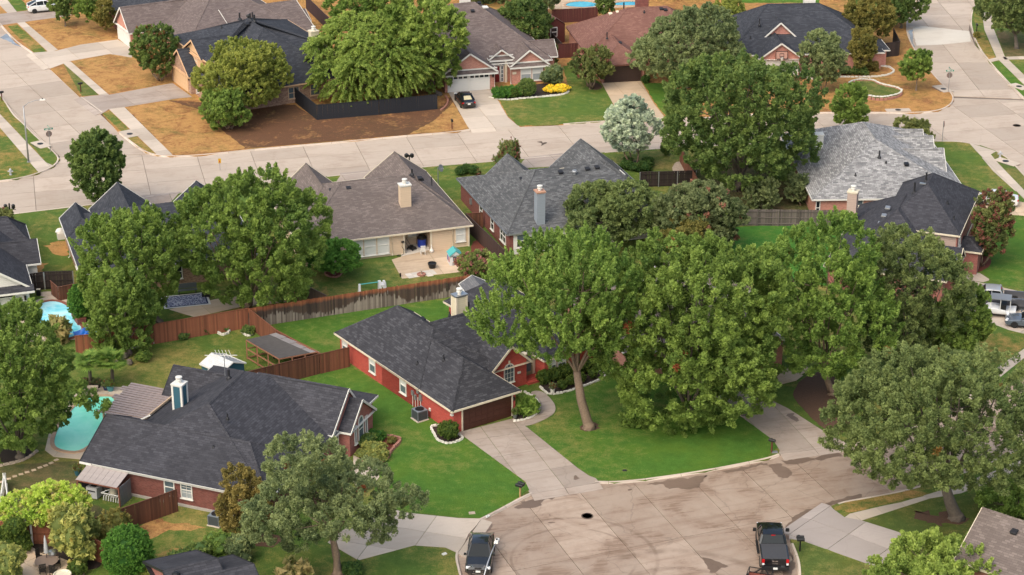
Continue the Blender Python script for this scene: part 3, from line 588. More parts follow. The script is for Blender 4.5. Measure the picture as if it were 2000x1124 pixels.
lawn([(1827, 279), (1873, 279), (1903, 294), (1938, 336), (2000, 392), (1990, 400), (1900, 395), (1830, 330)], 'mid', .004); lawn([(1938, 304), (1948, 297), (1960, 305), (1972, 314), (2000, 343), (2090, 440), (2090, 458), (2000, 370), (1949, 316)], 'olive', .003)
lawn([(1905, 520), (1990, 424), (2130, 474), (2200, 620), (2000, 568), (1935, 545)], 'lush', .004); lawn([(1944, 718), (1885, 700), (1890, 660), (1966, 648), (2060, 652), (1998, 679)], 'patchy', .004, rag=.05)
lawn([(1626, 996), (1651, 981), (1783, 957), (1817, 964), (1660, 1001)], 'patchy', .004); lawn([(1683, 1019), (1817, 975), (1900, 965), (2080, 890), (2100, 1000), (1900, 1050), (1770, 1045)], 'olive', .004); lawn([(1568, 1059), (1720, 1110), (1700, 1300), (1562, 1300), (1563, 1110), (1557, 1085), (1547, 1060)], 'olive', .004)
lawn([(500, 1300), (470, 1080), (640, 1065), (700, 1098), (809, 1069), (880, 1076), (890, 1090), (897, 1125), (930, 1250)], 'mid', .004); lawn([(235, 1005), (345, 992), (440, 1015), (520, 1040), (480, 1085), (300, 1110), (215, 1070)], 'mid', .005); lawn([(262, 1040), (300, 1012), (350, 1022), (400, 1035), (330, 1036), (285, 1060)], 'dry', .009, rag=.3); lawn([(290, 1085), (350, 1070), (380, 1080), (330, 1100)], 'patchy', .009, rag=.3); lawn([(0, 910), (150, 900), (180, 985), (230, 1005), (190, 1020), (0, 1020)], 'shade', .004)
lawn([(1256, 162), (1300, 163), (1330, 228), (1303, 229), (1280, 203)], 'lush', .004)
lawn([(966, 182), (1050, 192), (1110, 172), (1100, 130), (1120, 125), (1180, 168), (1200, 208), (1213, 236), (1180, 237.5), (1100, 243), (1013, 246.5), (994, 229)], 'mid', .004)
lawn([(246, 212), (330, 197), (390, 200), (575, 205), (617, 232), (858, 212), (880, 190), (916, 250), (893, 255), (700, 272), (500, 289), (390, 301), (337, 302)], 'burnt', .004); lawn([(246, 212), (330, 197), (390, 215), (440, 260), (480, 290), (390, 301), (337, 302)], 'dry', .008); lawn([(850, 235), (885, 200), (916, 250), (893, 255), (800, 262)], 'dry', .008)
lawn([(139, 121), (235, 105), (262, 115), (330, 162), (215, 184)], 'dry', .004); lawn([(52, 46), (157, 30), (235, 70), (228, 77), (157, 87), (113, 97)], 'dry', .004); lawn([(124, 126), (136, 124), (192, 186), (160, 188)], 'olive', .004, rag=.04); lawn([(200, 222), (214, 216), (305, 303), (270, 288)], 'patchy', .004, rag=.04); lawn([(15, 52), (33, 48), (93, 102), (66, 103)], 'patchy', .004, rag=.04)
lawn([(17, 240), (42, 240), (112, 304), (112, 318), (92, 316)], 'mid', .004, rag=.05); lawn([(-20, 240), (0, 252), (72, 322), (70, 337), (33, 347), (-60, 358)], 'patchy', .004); lawn([(1901, 22), (1921, 25), (1921, 62), (1944, 112), (1933, 118), (1909, 86)], 'patchy', .004); lawn([(1940, 122), (1953, 119), (2000, 168), (2000, 190), (1972, 163)], 'lush', .004, rag=.05); lawn([(1945, 60), (2010, 60), (2010, 109), (1964, 111)], 'shade', .004); lawn([(1966, 118), (2010, 117), (2060, 190), (2000, 146)], 'mid', .004)
lawn([(1720, 50), (1790, 5), (1800, -60), (1700, -60), (1650, 30)], 'mid', .004); lawn([(1, 10), (28, -10), (60, 15), (50, 21), (28, 23)], 'mid', .004); lawn([(1600, -60), (1430, -60), (1430, 6), (1600, 6)], 'lush', .003)
# beds
def bed(px, m, z=.016, name='planting_bed', rag=.06): return sheet(name, ragged(smooth(GS(*px), 2), rag), M[m], z, 'structure', -.05)
bed([(840, 834), (857, 832), (895, 850), (907, 858), (877, 869), (855, 862), (847, 847)], 'mulch'); bed([(1000, 775), (1028, 769), (1053, 786), (1057, 800), (1045, 813), (1015, 823), (1000, 822)], 'mulch'); bed([(1056, 757), (1077, 777), (1192, 737), (1166, 725), (1113, 715), (1057, 734)], 'mulch')
bed([(692, 881), (741, 851), (781, 857), (781, 866), (764, 881), (760, 896), (734, 911), (711, 904)], 'rmulch'); bed([(632, 535), (650, 526), (668, 533), (662, 541), (645, 543)], 'rmulch'); bed([(1560, 790), (1545, 770), (1570, 735), (1620, 720), (1680, 790), (1650, 855), (1605, 838)], 'bmulch', .018); bed([(1885, 522), (1905, 500), (1930, 500), (1938, 512), (1925, 528), (1905, 533)], 'rmulch'); bed([(1884, 545), (1905, 541), (1912, 548), (1900, 556)], 'rmulch')
bed([(1775, 1000), (1800, 995), (1830, 1008), (1845, 1000), (1885, 1006), (1888, 1020), (1850, 1026), (1820, 1028), (1800, 1016)], 'bmulch', .014, rag=.35); bed([(1128, 836), (1145, 826), (1165, 826), (1172, 836), (1155, 842), (1138, 842)], 'bmulch', .014, rag=.15); bed([(920, 470), (945, 470), (1000, 520), (960, 535), (920, 510)], 'rmulch', .012); bed([(60, 575), (100, 568), (145, 580), (165, 620), (170, 655), (150, 610), (120, 585)], 'rock', .012)
bed([(1310, 325), (1330, 312), (1352, 340), (1320, 345)], 'rock'); bed([(1205, 320), (1240, 312), (1272, 322), (1260, 335), (1220, 333)], 'mulch'); bed([(1405, 350), (1440, 345), (1475, 352), (1440, 372)], 'mulch'); bed([(1520, 155), (1590, 145), (1650, 140), (1670, 145), (1600, 152), (1530, 160)], 'rmulch', .01); bed([(960, 185), (1060, 160), (1105, 172), (1108, 182), (1060, 190), (990, 196)], 'mulch', .012); bed([(1140, 165), (1165, 160), (1180, 172), (1160, 178)], 'bmulch', .013)
bed([(40, 1060), (130, 1060), (200, 1050), (205, 1110), (150, 1115), (60, 1095), (30, 1075)], 'mulch', .012); bed([(0, 880), (40, 860), (70, 875), (50, 900), (0, 908)], 'mulch', .012); bed([(480, 1050), (530, 1040), (560, 1055), (520, 1075)], 'bmulch', .013, rag=.2)
# patios and pool decks
walk([(765, 508), (845, 483), (890, 480), (880, 485), (918, 530), (785, 545)], ((785, 545), (918, 530)), CM['patio'], 'patio', 4.2, 4.2, .03); walk([(783, 502), (789, 478), (845, 470), (848, 487)], ((789, 505), (845, 490)), CM['pale'], 'patio', 5, 5, .06)
walk([(790, 536), (845, 527), (856, 538), (799, 546)], ((790, 536), (845, 527)), CM['pale'], 'paver_path', .62, .62, .035)
walk([(150, 768), (190, 755), (260, 758), (300, 800), (215, 880), (158, 898), (105, 893), (88, 880), (95, 850), (115, 808)], ((105, 893), (158, 898)), CM['deck'], 'pool_deck', 3, 3, .03); walk([(30, 640), (55, 612), (62, 590), (95, 579), (125, 582), (150, 603), (163, 628), (180, 640), (185, 655), (145, 664), (60, 668)], ((55, 612), (95, 580)), CM['deck'], 'pool_deck', 3, 3, .02); walk([(1030, -20), (1250, -20), (1250, 13), (1165, 18), (1055, 18)], ((1055, 18), (1165, 18)), CM['patio'], 'pool_deck', 3, 3, .03)
walk([(30, 1075), (90, 1080), (130, 1095), (165, 1120), (160, 1160), (20, 1160)], ((90, 1080), (165, 1120)), CM['patio'], 'patio', 2, 2, .03); walk([(330, 605), (420, 585), (500, 575), (560, 590), (470, 600), (380, 620)], ((330, 605), (420, 585)), CM['patio'], 'patio', 3, 3, .02)
def pool(label, px, wm, cm, name='swimming_pool'):
    P = smooth(GS(*px), 2); c = (sum(p[0] for p in P) / len(P), sum(p[1] for p in P) / len(P)); o = empty(name, (*c, 0), 0, label, 'pool'); L = ccw([(p[0] - c[0], p[1] - c[1]) for p in P]); MB().poly([(*p, .045) for p in L]).build('water', wm, o); n = len(L); b = None
    for i in range(0, n, 2):
        A = [L[i], L[(i + 1) % n], L[(i + 2) % n]]; b = MB(); q = []
        for k, p in enumerate(A):
            j = (i + k) % n; d = Vector(L[(j + 1) % n]) - Vector(L[j - 1]); d.normalize(); q.append((p[0] + d.y * .34, p[1] - d.x * .34))
        for k in range(2): b.poly([(*A[k], .1), (*q[k], .1), (*q[k + 1], .1), (*A[k + 1], .1)]); b.poly([(*A[k], .0), (*A[k], .1), (*A[k + 1], .1), (*A[k + 1], .0)]); b.poly([(*q[k], .1), (*q[k], 0), (*q[k + 1], 0), (*q[k + 1], .1)])
        b.build('coping', cm, o)
    return o
cop = plain('coping_stone', (.46, .30, .20), .8, var=.3); copr = plain('brick_coping', (.23, .085, .06), .8, var=.3)
pool('turquoise swimming pool beside the slatted pergola', [(183, 776), (228, 776), (240, 790), (215, 822), (192, 852), (160, 884), (123, 882), (104, 872), (110, 845), (123, 823), (142, 800), (160, 783)], water('turquoise_water', (.20, .76, .54), (.37, .88, .68), .35), cop)
pool('kidney shaped blue pool with a red brick rim beside the white house', [(66, 604), (85, 591), (111, 589), (133, 599), (147, 617), (150, 632), (162, 642), (149, 658), (120, 665), (90, 655), (68, 625)], water('blue_pool_water', (.12, .55, .70), (.50, .84, .90), .6), copr)
pool('small blue pool at the top border behind the maroon fence', [(1102, 13), (1110, 6), (1138, 3), (1165, 7), (1168, 14), (1135, 16)], water('deep_blue_water', (.03, .30, .45), (.10, .50, .62), .5), cop); pool('sliver of blue pool behind the russet roof at the top border', [(1195, 12), (1200, 6), (1245, 3), (1250, 12)], water('deep_blue_water2', (.03, .28, .42), (.08, .45, .6), .5), cop)
# wet patches and old slab repairs on the streets
wet = concrete('wet_concrete', (.175, .125, .098), .35, (.12, .085, .065)); 
for ns in wet.node_tree.nodes:
    if ns.type == 'BSDF_PRINCIPLED': ns.inputs['Roughness'].default_value = .42
def puddle(px, m=None, z=ZR + .012, name='wet_patch', rag=.12): return sheet(name, ragged(ragged(smooth(ragged(GS(*px), rag * 2), 1), rag), rag * .5), m or wet, z, 'structure')
puddle([(1262, 942), (1377, 925), (1385, 927), (1375, 935), (1366, 948), (1330, 952), (1310, 952), (1290, 944)]); puddle([(1400, 922), (1500, 901), (1502, 905), (1450, 916)]); puddle([(1606, 992), (1580, 1002), (1556, 1022), (1546, 1048), (1536, 1056), (1530, 1048), (1540, 1020), (1562, 998), (1600, 985), (1680, 962), (1680, 972), (1640, 982)], rag=.08)
puddle([(1003, 986), (1022, 978), (1060, 968), (1084, 963), (1080, 970), (1057, 979), (1052, 988), (1030, 992), (1010, 990)]); puddle([(1370, 1083), (1385, 1092), (1410, 1100), (1417, 1108), (1400, 1111), (1405, 1126), (1380, 1106)]); puddle([(1528, 898), (1570, 889), (1592, 897), (1575, 904), (1545, 905)]); puddle([(1590, 892), (1630, 880), (1645, 886), (1620, 892), (1602, 899)]); puddle([(1500, 903), (1522, 900), (1550, 926), (1540, 931), (1520, 931), (1515, 918)]); puddle([(1066, 1020), (1075, 1015), (1086, 1017), (1078, 1021)], rag=.05); puddle([(1070, 1003), (1076, 1001), (1077, 1005)], rag=.03); puddle([(944, 1028), (953, 1020), (962, 1022), (955, 1035), (946, 1040)], rag=.05); puddle([(1226, 954), (1232, 952), (1234, 955), (1228, 957)], rag=.03); puddle([(1548, 1090), (1530, 1060), (1545, 1068), (1552, 1100), (1545, 1160), (1528, 1160), (1532, 1110)], rag=.06)
puddle([(1118, 930), (1126, 928), (1132, 934), (1124, 938)], z=.035, rag=.08); puddle([(1440, 800), (1448, 798), (1462, 812), (1450, 814)], z=.035, rag=.1); puddle([(1536, 812), (1548, 808), (1560, 820), (1550, 826)], z=.035, rag=.1)
puddle([(0, 72), (14, 64), (45, 92), (38, 90)], water('gutter_water', (.20, .22, .25), (.3, .33, .37)), ZR + .014, 'gutter_water', .05); puddle([(1773, 58), (1782, 56), (1786, 95), (1780, 85)], water('gutter_water2', (.25, .26, .28), (.3, .32, .35)), ZR + .016, 'gutter_water', .05); 
puddle([(1783, 53), (1802, 50), (1893, 60), (1897, 80), (1840, 86), (1790, 88)], CM['pale'], ZR + .011, 'road_patch', .03); puddle([(921, 253), (945, 234), (956, 236), (967, 254)], CM['pale'], .0, 'road_patch', .0) if False else None
puddle([(1047, 277), (1055, 275), (1062, 277), (1070, 276), (1062, 281), (1054, 283), (1057, 279)], plain('tar_patch', (.09, .065, .05), .8), ZR + .012, 'road_patch', .1)
# ---------------------------------------------------------------- the houses
def gablewin(h, x, y, z, w, hh, d): h.win(x, y, z, w, hh, d)
def pent(h, x0, x1, y, z, d=.55):
    """narrow shingled band with white boards under a front gable"""
    h.planes([[(x0, y - d, z), (x1, y - d, z), (x1, y, z + .38), (x0, y, z + .38)]], name='pent_roof')
    MB().box(((x0 + x1) / 2, y - d - .03, z - .1), (x1 - x0 + .1, .06, .2)).box(((x0 + x1) / 2, y - .03, z + .47), (x1 - x0, .08, .16)).build('fascia', h.trim, h.o)

# red brick house in the middle
h = House((883, 804), 2.3, 34.75, 'bright red brick house with charcoal roof and a dark brown garage door', RF['char'], BR['red'], M['cream'])
h.hip(0, 8.26, 5, 19.15, 2.3, 5.40, (4.13, 9.1), (4.13, 15.0))
h.hip(0, 6.93, 0, 12, 2.3, 4.90, (3.465, 3.465), (3.465, 12), dz=-.012, noeave='N')
h.hip(4.2, 18, 6.2, 14.8, 2.3, 5.3, (4.2, 10.5), (13.7, 10.5), dz=-.02, noeave='W')
h.hip(6.85, 11.1, 4.3, 11, 2.3, 4.25, (8.97, 4.3), (8.97, 11), dz=-.03, noeave='N')
h.hip(12.0, 18, 3.8, 12, 2.3, 4.4, (15, 6.6), (15, 12), dz=-.04, noeave='N')
h.hip(11.9, 19, 11, 19.6, 2.3, 4.9, (15.4, 14.5), (15.4, 16.2), dz=-.035)
h.garage(3.7, .35, 4.9, 2.05, 'S', GD['brown'], 8, 4)
for y in (13.22, 8.15): h.win(.35, y, .62, .95, 1.5, 'W', M['white'], M['blind'], M['dglass'])
h.win(.35, 17.9, .62, .9, 1.5, 'W', M['white'], M['blind'], M['dglass'])
h.win(8.9, 4.65, .7, 1.0, 1.75, 'S', M['white'], M['dglass'], arch=True, rows=1, grid=3)
h.box('keystone', (8.9, 4.6, 2.62), (.14, .1, .3), M['cream']); h.box('house_number', (9.95, 4.62, 1.35), (.34, .05, .2), M['white'])
h.walls([(10.75, 5.6), (12.4, 5.6), (12.4, 6.6), (10.75, 6.6)], 0, 2.3, M['cream']); h.door(11.55, 5.58, .3, .95, 2.0, 'S', plain('olive_door', (.22, .20, .12), .5), None, M['dglass'])
MB().box((11.5, 4.95, .1), (1.5, 1.2, .2)).box((11.5, 5.2, .25), (1.5, .8, .12)).build('porch_step', BR['red'], h.o)
h.win(13.1, 4.15, .6, .85, 1.6, 'S', M['white'], M['blind'], M['dglass'], grid=2); h.win(14.15, 4.15, .6, .85, 1.6, 'S', M['white'], M['blind'], M['dglass'], grid=2)
for x in (12.45, 15.2, 16.0): h.box('brick_pilaster', (x, 4.12, 1.1), (.45, .2, 2.2), BR['red'])
h.chimney(9.0, 12.5, 1.15, .8, 2.6, 6.15, SD['cream'], M['steel'], M['cream'])
h.pipe(9.9, 12.4, 4.3, 1.0, .09); h.pipe(2.6, 5.2, 4.25, .55); h.pipe(1.4, 7.5, 3.35, .3); h.pipe(7.0, 11.0, 5.2, .35); h.boxvent(6.9, 15.4, 3.2)
for dx, (w, d, t) in enumerate(((.3, .14, .4), (.24, .12, .45), (.28, .14, .32), (.34, .14, .55))): h.box('meter_box', (.28, 6.55 - dx * .42, (1.3, 1.05, 1.75, 1.35)[dx]), (.16, w, t), M['grey'])
for k in range(4): MB().tube([(.27, 6.55 - k * .42, .05), (.27, 6.55 - k * .42, 1.2)], .03, 6).build('conduit', M['white'], h.o)
h.box('wall_outlet', (.3, 3.9, .8), (.1, .2, .25), M['white']); h.box('floodlight', (.25, .42, 1.75), (.2, .25, .16), M['white'])
h.box('wall_lantern', (6.35, .25, 1.6), (.14, .16, .3), M['black']); H1 = h

# house with the pergola and pool
h = House((162.5, 903), 2.3, -21.8, 'maroon brick house with black roof and a slatted pergola by the turquoise pool', RF['slate'], BR['maroon'], M['white'])
h.hip(-.3, 16.3, 0, 8.3, 2.3, 4.5, (-.3, 4.15), (12.6, 4.15), rake=M['darkm'])
h.hip(.7, 16.3, 0, 19.4, 2.3, 5.8, (7.7, 6.6), (7.5, 12.9), dz=-.015)
h.hip(8.0, 16.25, 11.0, 16.5, 2.45, 5.2, (8.0, 14.2), (16.25, 14.2), oh=.12); h.hip(13.0, 17.3, 12.2, 17.0, 2.3, 4.3, (13.0, 14.5), (17.3, 14.5), dz=-.01, oh=.25)
h.hip(-.1, 8, 11.9, 16.7, 2.3, 4.45, (-.1, 14.3), (8, 14.3), rake=M['darkm'], noeave='E')
h.win(17.05, 14.5, .55, .9, 2.2, 'E', M['white'], M['dglass'], arch=True, rows=2); h.win(17.05, 13.5, .75, .34, 1.55, 'E', M['white'], M['dglass'], rows=1); h.win(17.05, 15.5, .75, .34, 1.55, 'E', M['white'], M['dglass'], rows=1)
h.win(16.14, 11.8, .3, .7, 2.2, 'E', M['white'], M['black'], arch=True, rows=1, sill=False); h.win(15.95, 9.3, .5, .9, 1.6, 'E', M['white'], M['dglass'], grid=2)
h.win(7.48, .35, .75, .85, 1.35, 'S', M['white'], M['dglass']); h.win(9.0, .35, .75, .95, 1.45, 'S', M['white'], M['dglass'], M['blindg'], grid=2)
h.chimney(3.6, 9.0, .9, .9, 2.4, 5.75, SD['teal'], M['white'], M['white'])
h.pipe(9.9, 5.6, 5.35, .45); h.pipe(9.9, 3.2, 3.95, .2); h.pipe(11.9, 1.0, 2.8, .8, .07); h.pipe(6.3, 12.3, 5.3, .7, .1)
h.box('wall_vent', (6.1, .3, 2.0), (.14, .1, .14), M['white']); h.box('house_number', (17.0, 13.0, 1.75), (.05, .3, .3), M['white'])
for k in (.1, .45): h.downspout(k, .3, 2.2)
h.box('slab_edge', (7.8, .3, .08), (14.5, .16, .22), plain('concrete_base', (.36, .33, .30), .9))
h.hip(3.2, 5.6, 7.9, 9.6, 3.2, 3.6, (3.2, 8.75), (5.6, 8.75), walls=False, oh=.1) if False else None
# pergola: beams, posts and one slat per part
pm = plain('grey_brown_slats', (.31, .25, .24), .8, var=.2); pg = MB()
pergx = (-4.1, .75)
for y in (8.0, 10.4, 13.2): pg.beam((-3.7, y, 2.42), (.75, y, 2.42), .09, .16)
pr = pg.build('pergola', M['tanw'], h.o)
for x, y in ((-3.3, 8.2), (-3.5, 13.0)): MB().box((x, y, 1.2), (.14, .14, 2.4)).build('post', M['tanw'], pr)
MB().poly([(-3.1, 7.7, 2.46), (.75, 7.7, 2.46), (.75, 13.2, 2.46), (-3.6, 13.2, 2.46)]).build('gap_shade_sheet', M['darkm'], pr)  # added dark sheet: its colour stands for the shade between the slats
for i in range(15):
    y = 7.75 + i * .39; lo = -3.5 - .05 * i + (.45 if i % 4 in (1, 2) else 0)
    MB().box((0, 0, 0), (.8 - lo, .24, .10)).build('slat', pm, pr, ((.8 + lo) / 2, y, 2.54 + rnd.uniform(-.01, .01)))
MB().beam((.82, 7.7, 2.56), (.82, 13.4, 2.62), .1, .18).build('pergola_beam', M['tanw'], pr)
MB().box((0, 0, 0), (.3, 2.0, .07)).build('gable_return', M['white'], h.o, (.9, 6.9, 2.9), rot=(R(20), R(-15), R(-55)))
H2 = h

# beige house
h = House((673.8, 469.3), 2.4, 18.5, 'beige sided house with brown roof and a cluttered back patio', RF['brown'], SD['beige'], M['cream'])
h.hip(-4.6, 13.25, -.1, 16.6, 2.4, 5.45, (1.8, 8.2), (8.8, 8.0), walls=False)
h.hip(6.45, 13.25, 4, 17.0, 2.4, 4.95, (9.85, 4.4 + 3), (9.85, 17.0), dz=-.01, oh=.3); h.hip(-2.9, 2.9, 5, 16.4, 2.4, 4.95, (0, 9), (0, 16.4), dz=-.014, oh=.3)
b = MB(); wp = [(-4.2, .3), (6.1, .3), (6.1, 2.6), (8.95, 2.6), (8.95, .3), (12.95, .3), (12.95, 12), (-4.2, 12)]
h.walls(wp, 0, 2.3, SD['beige'])
h.box('corner_board', (6.1, .28, 1.15), (.18, .1, 2.3), M['cream']); h.box('corner_board', (8.95, .28, 1.15), (.18, .1, 2.3), M['cream']); h.box('corner_board', (12.9, .28, 1.15), (.16, .12, 2.3), M['cream'])
for x in (1.28, 2.62, 3.98): h.win(x, .3, .35, 1.15, 1.85, 'S', M['white'], M['blind'], M['blind'])
h.win(12.05, .3, .65, .95, 1.45, 'S', M['white'], M['blind'], M['blind']); h.win(7.7, 2.6, .8, 1.1, 1.3, 'S', M['cream'], M['blind'], M['blind']); h.door(6.5, 2.58, .05, .6, 2.0, 'S', plain('grey_door', (.2, .2, .2), .4))
h.chimney(7.3, 3.9, 1.1, .85, 2.9, 6.05, SD['beige'], M['white'], None); h.pipe(9.4, 8.6, 5.3, .55, .1); h.boxvent(9.9, 7.4, 5.15); h.boxvent(2.3, 7.3, 4.98); h.boxvent(.7, 8.0, 4.7); h.pipe(10.2, 7.6, 5.0, .2, .09)
for x in (4.85, 11.2): h.downspout(x, .25, 2.3)
MB().tube([(11.7, 9.2, 3.1), (11.7, 9.2, 4.6)], .05, 6).build('antenna_post', M['darkm'], h.roofs[0]); h.box('gutter_end', (13.1, -.12, 2.32), (.3, .14, .12), M['cream']); H4 = h

# grey-roofed house with white siding
h = House((990.3, 457.7), 2.4, 18.4, 'grey roofed house with a blue grey chimney, white rear siding and brick side', RF['grey'], BR['dkred'], M['grey'])
h.hip(0, 17.8, -.1, 17.2, 2.4, 5.5, (6.1, 8.9), (13.3, 9.2), dz=0)
h.hip(2.5, 8.3, 5, 16.2, 2.4, 4.9, (5.4, 9), (5.4, 16.2), dz=-.01); h.hip(10.3, 17.75, 5, 17.0, 2.4, 5.4, (14.02, 9), (14.02, 17.0), dz=-.012)
h.walls([(.75, .22), (17.4, .22), (17.4, .34), (.75, .34)], 0, 2.27, SD['white'], 'siding_wall')
h.win(1.65, .2, .75, 1.15, 1.35, 'S', M['white'], M['dglass'], M['glass']); h.door(3.35, .2, .1, .95, 2.0, 'S', M['white'], plain('dark_frame', (.06, .04, .035)), M['dglass']); h.box('corner_post', (4.85, .2, 1.1), (.12, .1, 2.2), plain('dark_post', (.06, .04, .035)))
h.box('wall_lantern', (2.6, .15, 1.6), (.14, .16, .25), M['darkm'])
for y in (9.6, 5.8): h.win(.35, y, .7, .95, 1.35, 'W', M['white'], M['glass'])
h.win(.35, 2.3, .7, 1.7, 1.4, 'W', M['white'], M['glass'], mull=2); h.box('meter_box', (.28, 13.0, 1.2), (.2, .35, .6), M['grey'])
h.chimney(3.85, 1.2, .85, .95, 2.2, 6.1, SD['blue'], plain('copper_trim', (.45, .25, .17)), None)
for x, y, z in ((8.5, 8.0, 5.2), (12.6, 8.2, 5.2), (11.5, 8.1, 5.2)): h.boxvent(x, y, z)
h.turbine(9.9, 7.6, 5.05); h.box('skylight', (8.9, 8.9, 5.32), (.5, .4, .18), M['cream']); h.boxvent(4.6, 9.0, 4.55); h.pipe(16.3, 10.5, 3.6, .3); h.box('roof_flashing', (16.0, 9.6, 3.85), (.12, 1.6, .06), M['white']); H5 = h

# house hidden among the trees on the left
h = House((122, 442), 2.4, 18.4, 'dark roofed house half hidden behind the two big back yard trees', RF['navy'], BR['tan'], M['white'], off=(0, -13.5))
h.hip(0, 17.5, 0, 16.0, 2.4, 5.6, (6.4, 8.2), (11.5, 8.2)); h.hip(3.2, 9.4, 6, 17.5, 2.4, 5.0, (6.3, 9), (6.3, 17.5), dz=-.01); h.hip(11.4, 17.0, 6, 16.2, 2.4, 4.7, (14.2, 9), (14.2, 16.2), dz=-.01); h.hip(-.02, 3.4, 10.0, 15.8, 2.4, 3.9, (1.7, 11.5), (1.7, 15.8), dz=.01)
h.win(.35, 6, .8, 1, 1.3, 'W'); h.turbine(13.3, 8.6, 5.2, M['black']); h.downspout(.25, 10.5, 2.2, None, 'W'); h.win(9, .35, .7, 1.4, 1.4, 'S'); H6 = h

# white house at the left border
h = House((64, 563), 2.5, 18.2, 'white sided house with dark roof and arched transom beside the kidney shaped pool', RF['slate'], SD['white'], M['white'])
h.hip(-10, 0, 0, 15, 2.5, 5.8, (-5, 0), (-5, 12)); h.hip(-3.5, 1.4, 6, 10.5, 2.5, 4.2, (-3.5, 8.2), (1.4, 8.2), dz=-.01); h.hip(-5, 1.1, 11.5, 17, 2.5, 4.6, (-2, 14.2), (-.9, 14.2), dz=-.01)
h.planes([[(-8, -.6, 2.45), (.1, -.6, 2.45), (.1, .25, 2.85), (-8, .25, 2.85)]], name='pent_roof'); MB().box((-4, -.62, 2.37), (8.2, .06, .18)).build('fascia', M['white'], h.o)
for x in (-1.75, -3.6): h.win(x, .3, .02, .95, 1.55, 'S', M['white'], M['dglass'], grid=3, rows=1, sill=False)
h.win(-2.6, .3, 1.72, 2.0, .45, 'S', M['white'], M['black'], rows=1, sill=False); h.box('wall_lantern', (-.75, .22, 1.5), (.2, .2, .42), M['black']); h.pipe(-2.6, 4.5, 4.3, .3); H7 = h

# pale grey roof
h = House((1586.4, 390.2), 2.4, 2.1, 'brick house with a pale speckled grey hip roof on the street corner', RF['pale'], BR['pink'], M['white'])
h.hip(0, 16.6, 0, 21, 2.4, 6.25, (7.9, 7.7), (7.7, 13.6))
for y0, y1, x1, zr in ((6.2, 11.4, 15.6, 4.8), (10.2, 15.2, 15.3, 4.9), (13.8, 17.8, 14.9, 4.6)): h.hip(10, x1, y0, y1, 2.3, zr, (10, (y0 + y1) / 2), (x1, (y0 + y1) / 2), walls=False)
h.win(4.9, .35, .9, 1.0, 1.3, 'S', M['white'], M['dglass']); h.win(.7, .35, .6, .4, 1.5, 'S', M['white'], M['glass']); h.chimney(2.7, 12.5, .9, 1.0, 2.5, 5.3, SD['white'], M['white'], None, False)
h.pipe(7.9, 5.3, 5.1, .75, .09); h.pipe(8.5, 4.6, 4.75, .2); h.boxvent(10.6, 4.2, 4.6, M['black']); h.pipe(5.0, 3, 3.9, .3); H8 = h

# two storey house at the right
h = House((1809.5, 453), 5.0, -20, 'two storey red brick house with dark roof above the parked grey pickup', RF['slate'], BR['maroon'], M['cream'])
h.hip(-4.6, 3.2, 0, 13, 5.0, 8.0, (-1.0, 5.2), (-1.0, 8.5), wall=SD['mauve'], wz0=2.4, noeave='W'); h.hip(-8.7, 3.0, -5.5, 12, 2.4, 6.4, (-3.1, 1.2), (-3.1, 6), dz=-.01)
h.hip(-1, 3.7, -3.4, 1.7, 2.4, 4.1, (-1, -.85), (3.7, -.85)); h.hip(2.0, 5.1, 2.6, 6.4, 2.5, 3.3, (3.4, 4.5), (3.5, 4.5)); h.walls([(2.85, .3), (2.95, .3), (2.95, 12.6), (2.85, 12.6)], 0, 4.9, BR['maroon'])
h.win(2.97, 1.8, 3.2, 1.1, 1.3, 'E', M['white'], M['dglass']); h.win(3.36, -.85, .6, 1.3, 1.3, 'E', M['white'], M['glass'])
h.chimney(-8.4, 6.0, .95, .95, 0, 6.0, SD['mauve'], M['cream'], None); h.pipe(-2.2, 5.0, 7.0, 1.1, .1); h.pipe(-1.4, 6.8, 7.7, .9, .1)
for i in range(4): h.boxvent(-4.3 - i * .12, 2.6 - i * 1.15, 5.9 - i * .42, M['steel'])
h.pipe(1.2, 4.5, 6.5, .3); h.pipe(2.2, 2.4, 5.7, .4); h.pipe(-6.8, 1.5, 4.1, .2); h.box('flashing', (-1.5, 5.4, 7.9), (.6, .3, .1), M['steel']); H9 = h

# far row, across the street
h = House((233, 76), 0, 28, 'long taupe roofed brick house with two white garage doors in its front gable', RF['taupe'], BR['pink'], M['white'])
h.hip(-.4, 10, -5.7, .7, 2.2, 5.0, (-.4, -2.5), (10, -2.5)); h.hip(4, 21, -16, 6, 2.4, 6.3, (12, -5), (14, -5), dz=-.01); h.hip(11, 22, -15.8, -2.8, 2.4, 4.8, (11, -9.3), (22, -9.3), dz=.01); h.hip(19, 23, -12, -8, 2.4, 3.6, (19, -10), (23, -10), dz=.01)
for y in (-1.2, -3.8): h.garage(-.06, y, 2.3, 2.0, 'W', GD['white'], 4, 4)
h.pipe(14.5, -12.4, 4.0, .8, .1); H10 = h
h = House((389, 191.4), 0, 28.6, 'two storey tan brick house with black roof and a peach garage door', RF['navy'], BR['tan'], plain('peach_trim', (.62, .40, .24), .6))
h.hip(.9, 17, -1.5, 12, 4.7, 7.6, (9, 5.5), (9.0, 4), wall=SD['peach'], oh=.4); h.hip(.6, 8, .2, 6.6, 4.6, 6.4, (.6, 3.4), (8, 3.4), wall=SD['peach'], dz=.01)
h.hip(-.7, 4.5, 1.4, 8.9, 2.3, 4.9, (-.7, 5.15), (4.5, 5.15)); h.hip(-.2, 3, -1.2, 2.4, 2.2, 3.3, (1.4, .2), (1.4, .9), dz=.01); h.hip(.95, 17, -7.8, 8, 2.4, 7.5, (9, .3), (9, 4), dz=-.01)
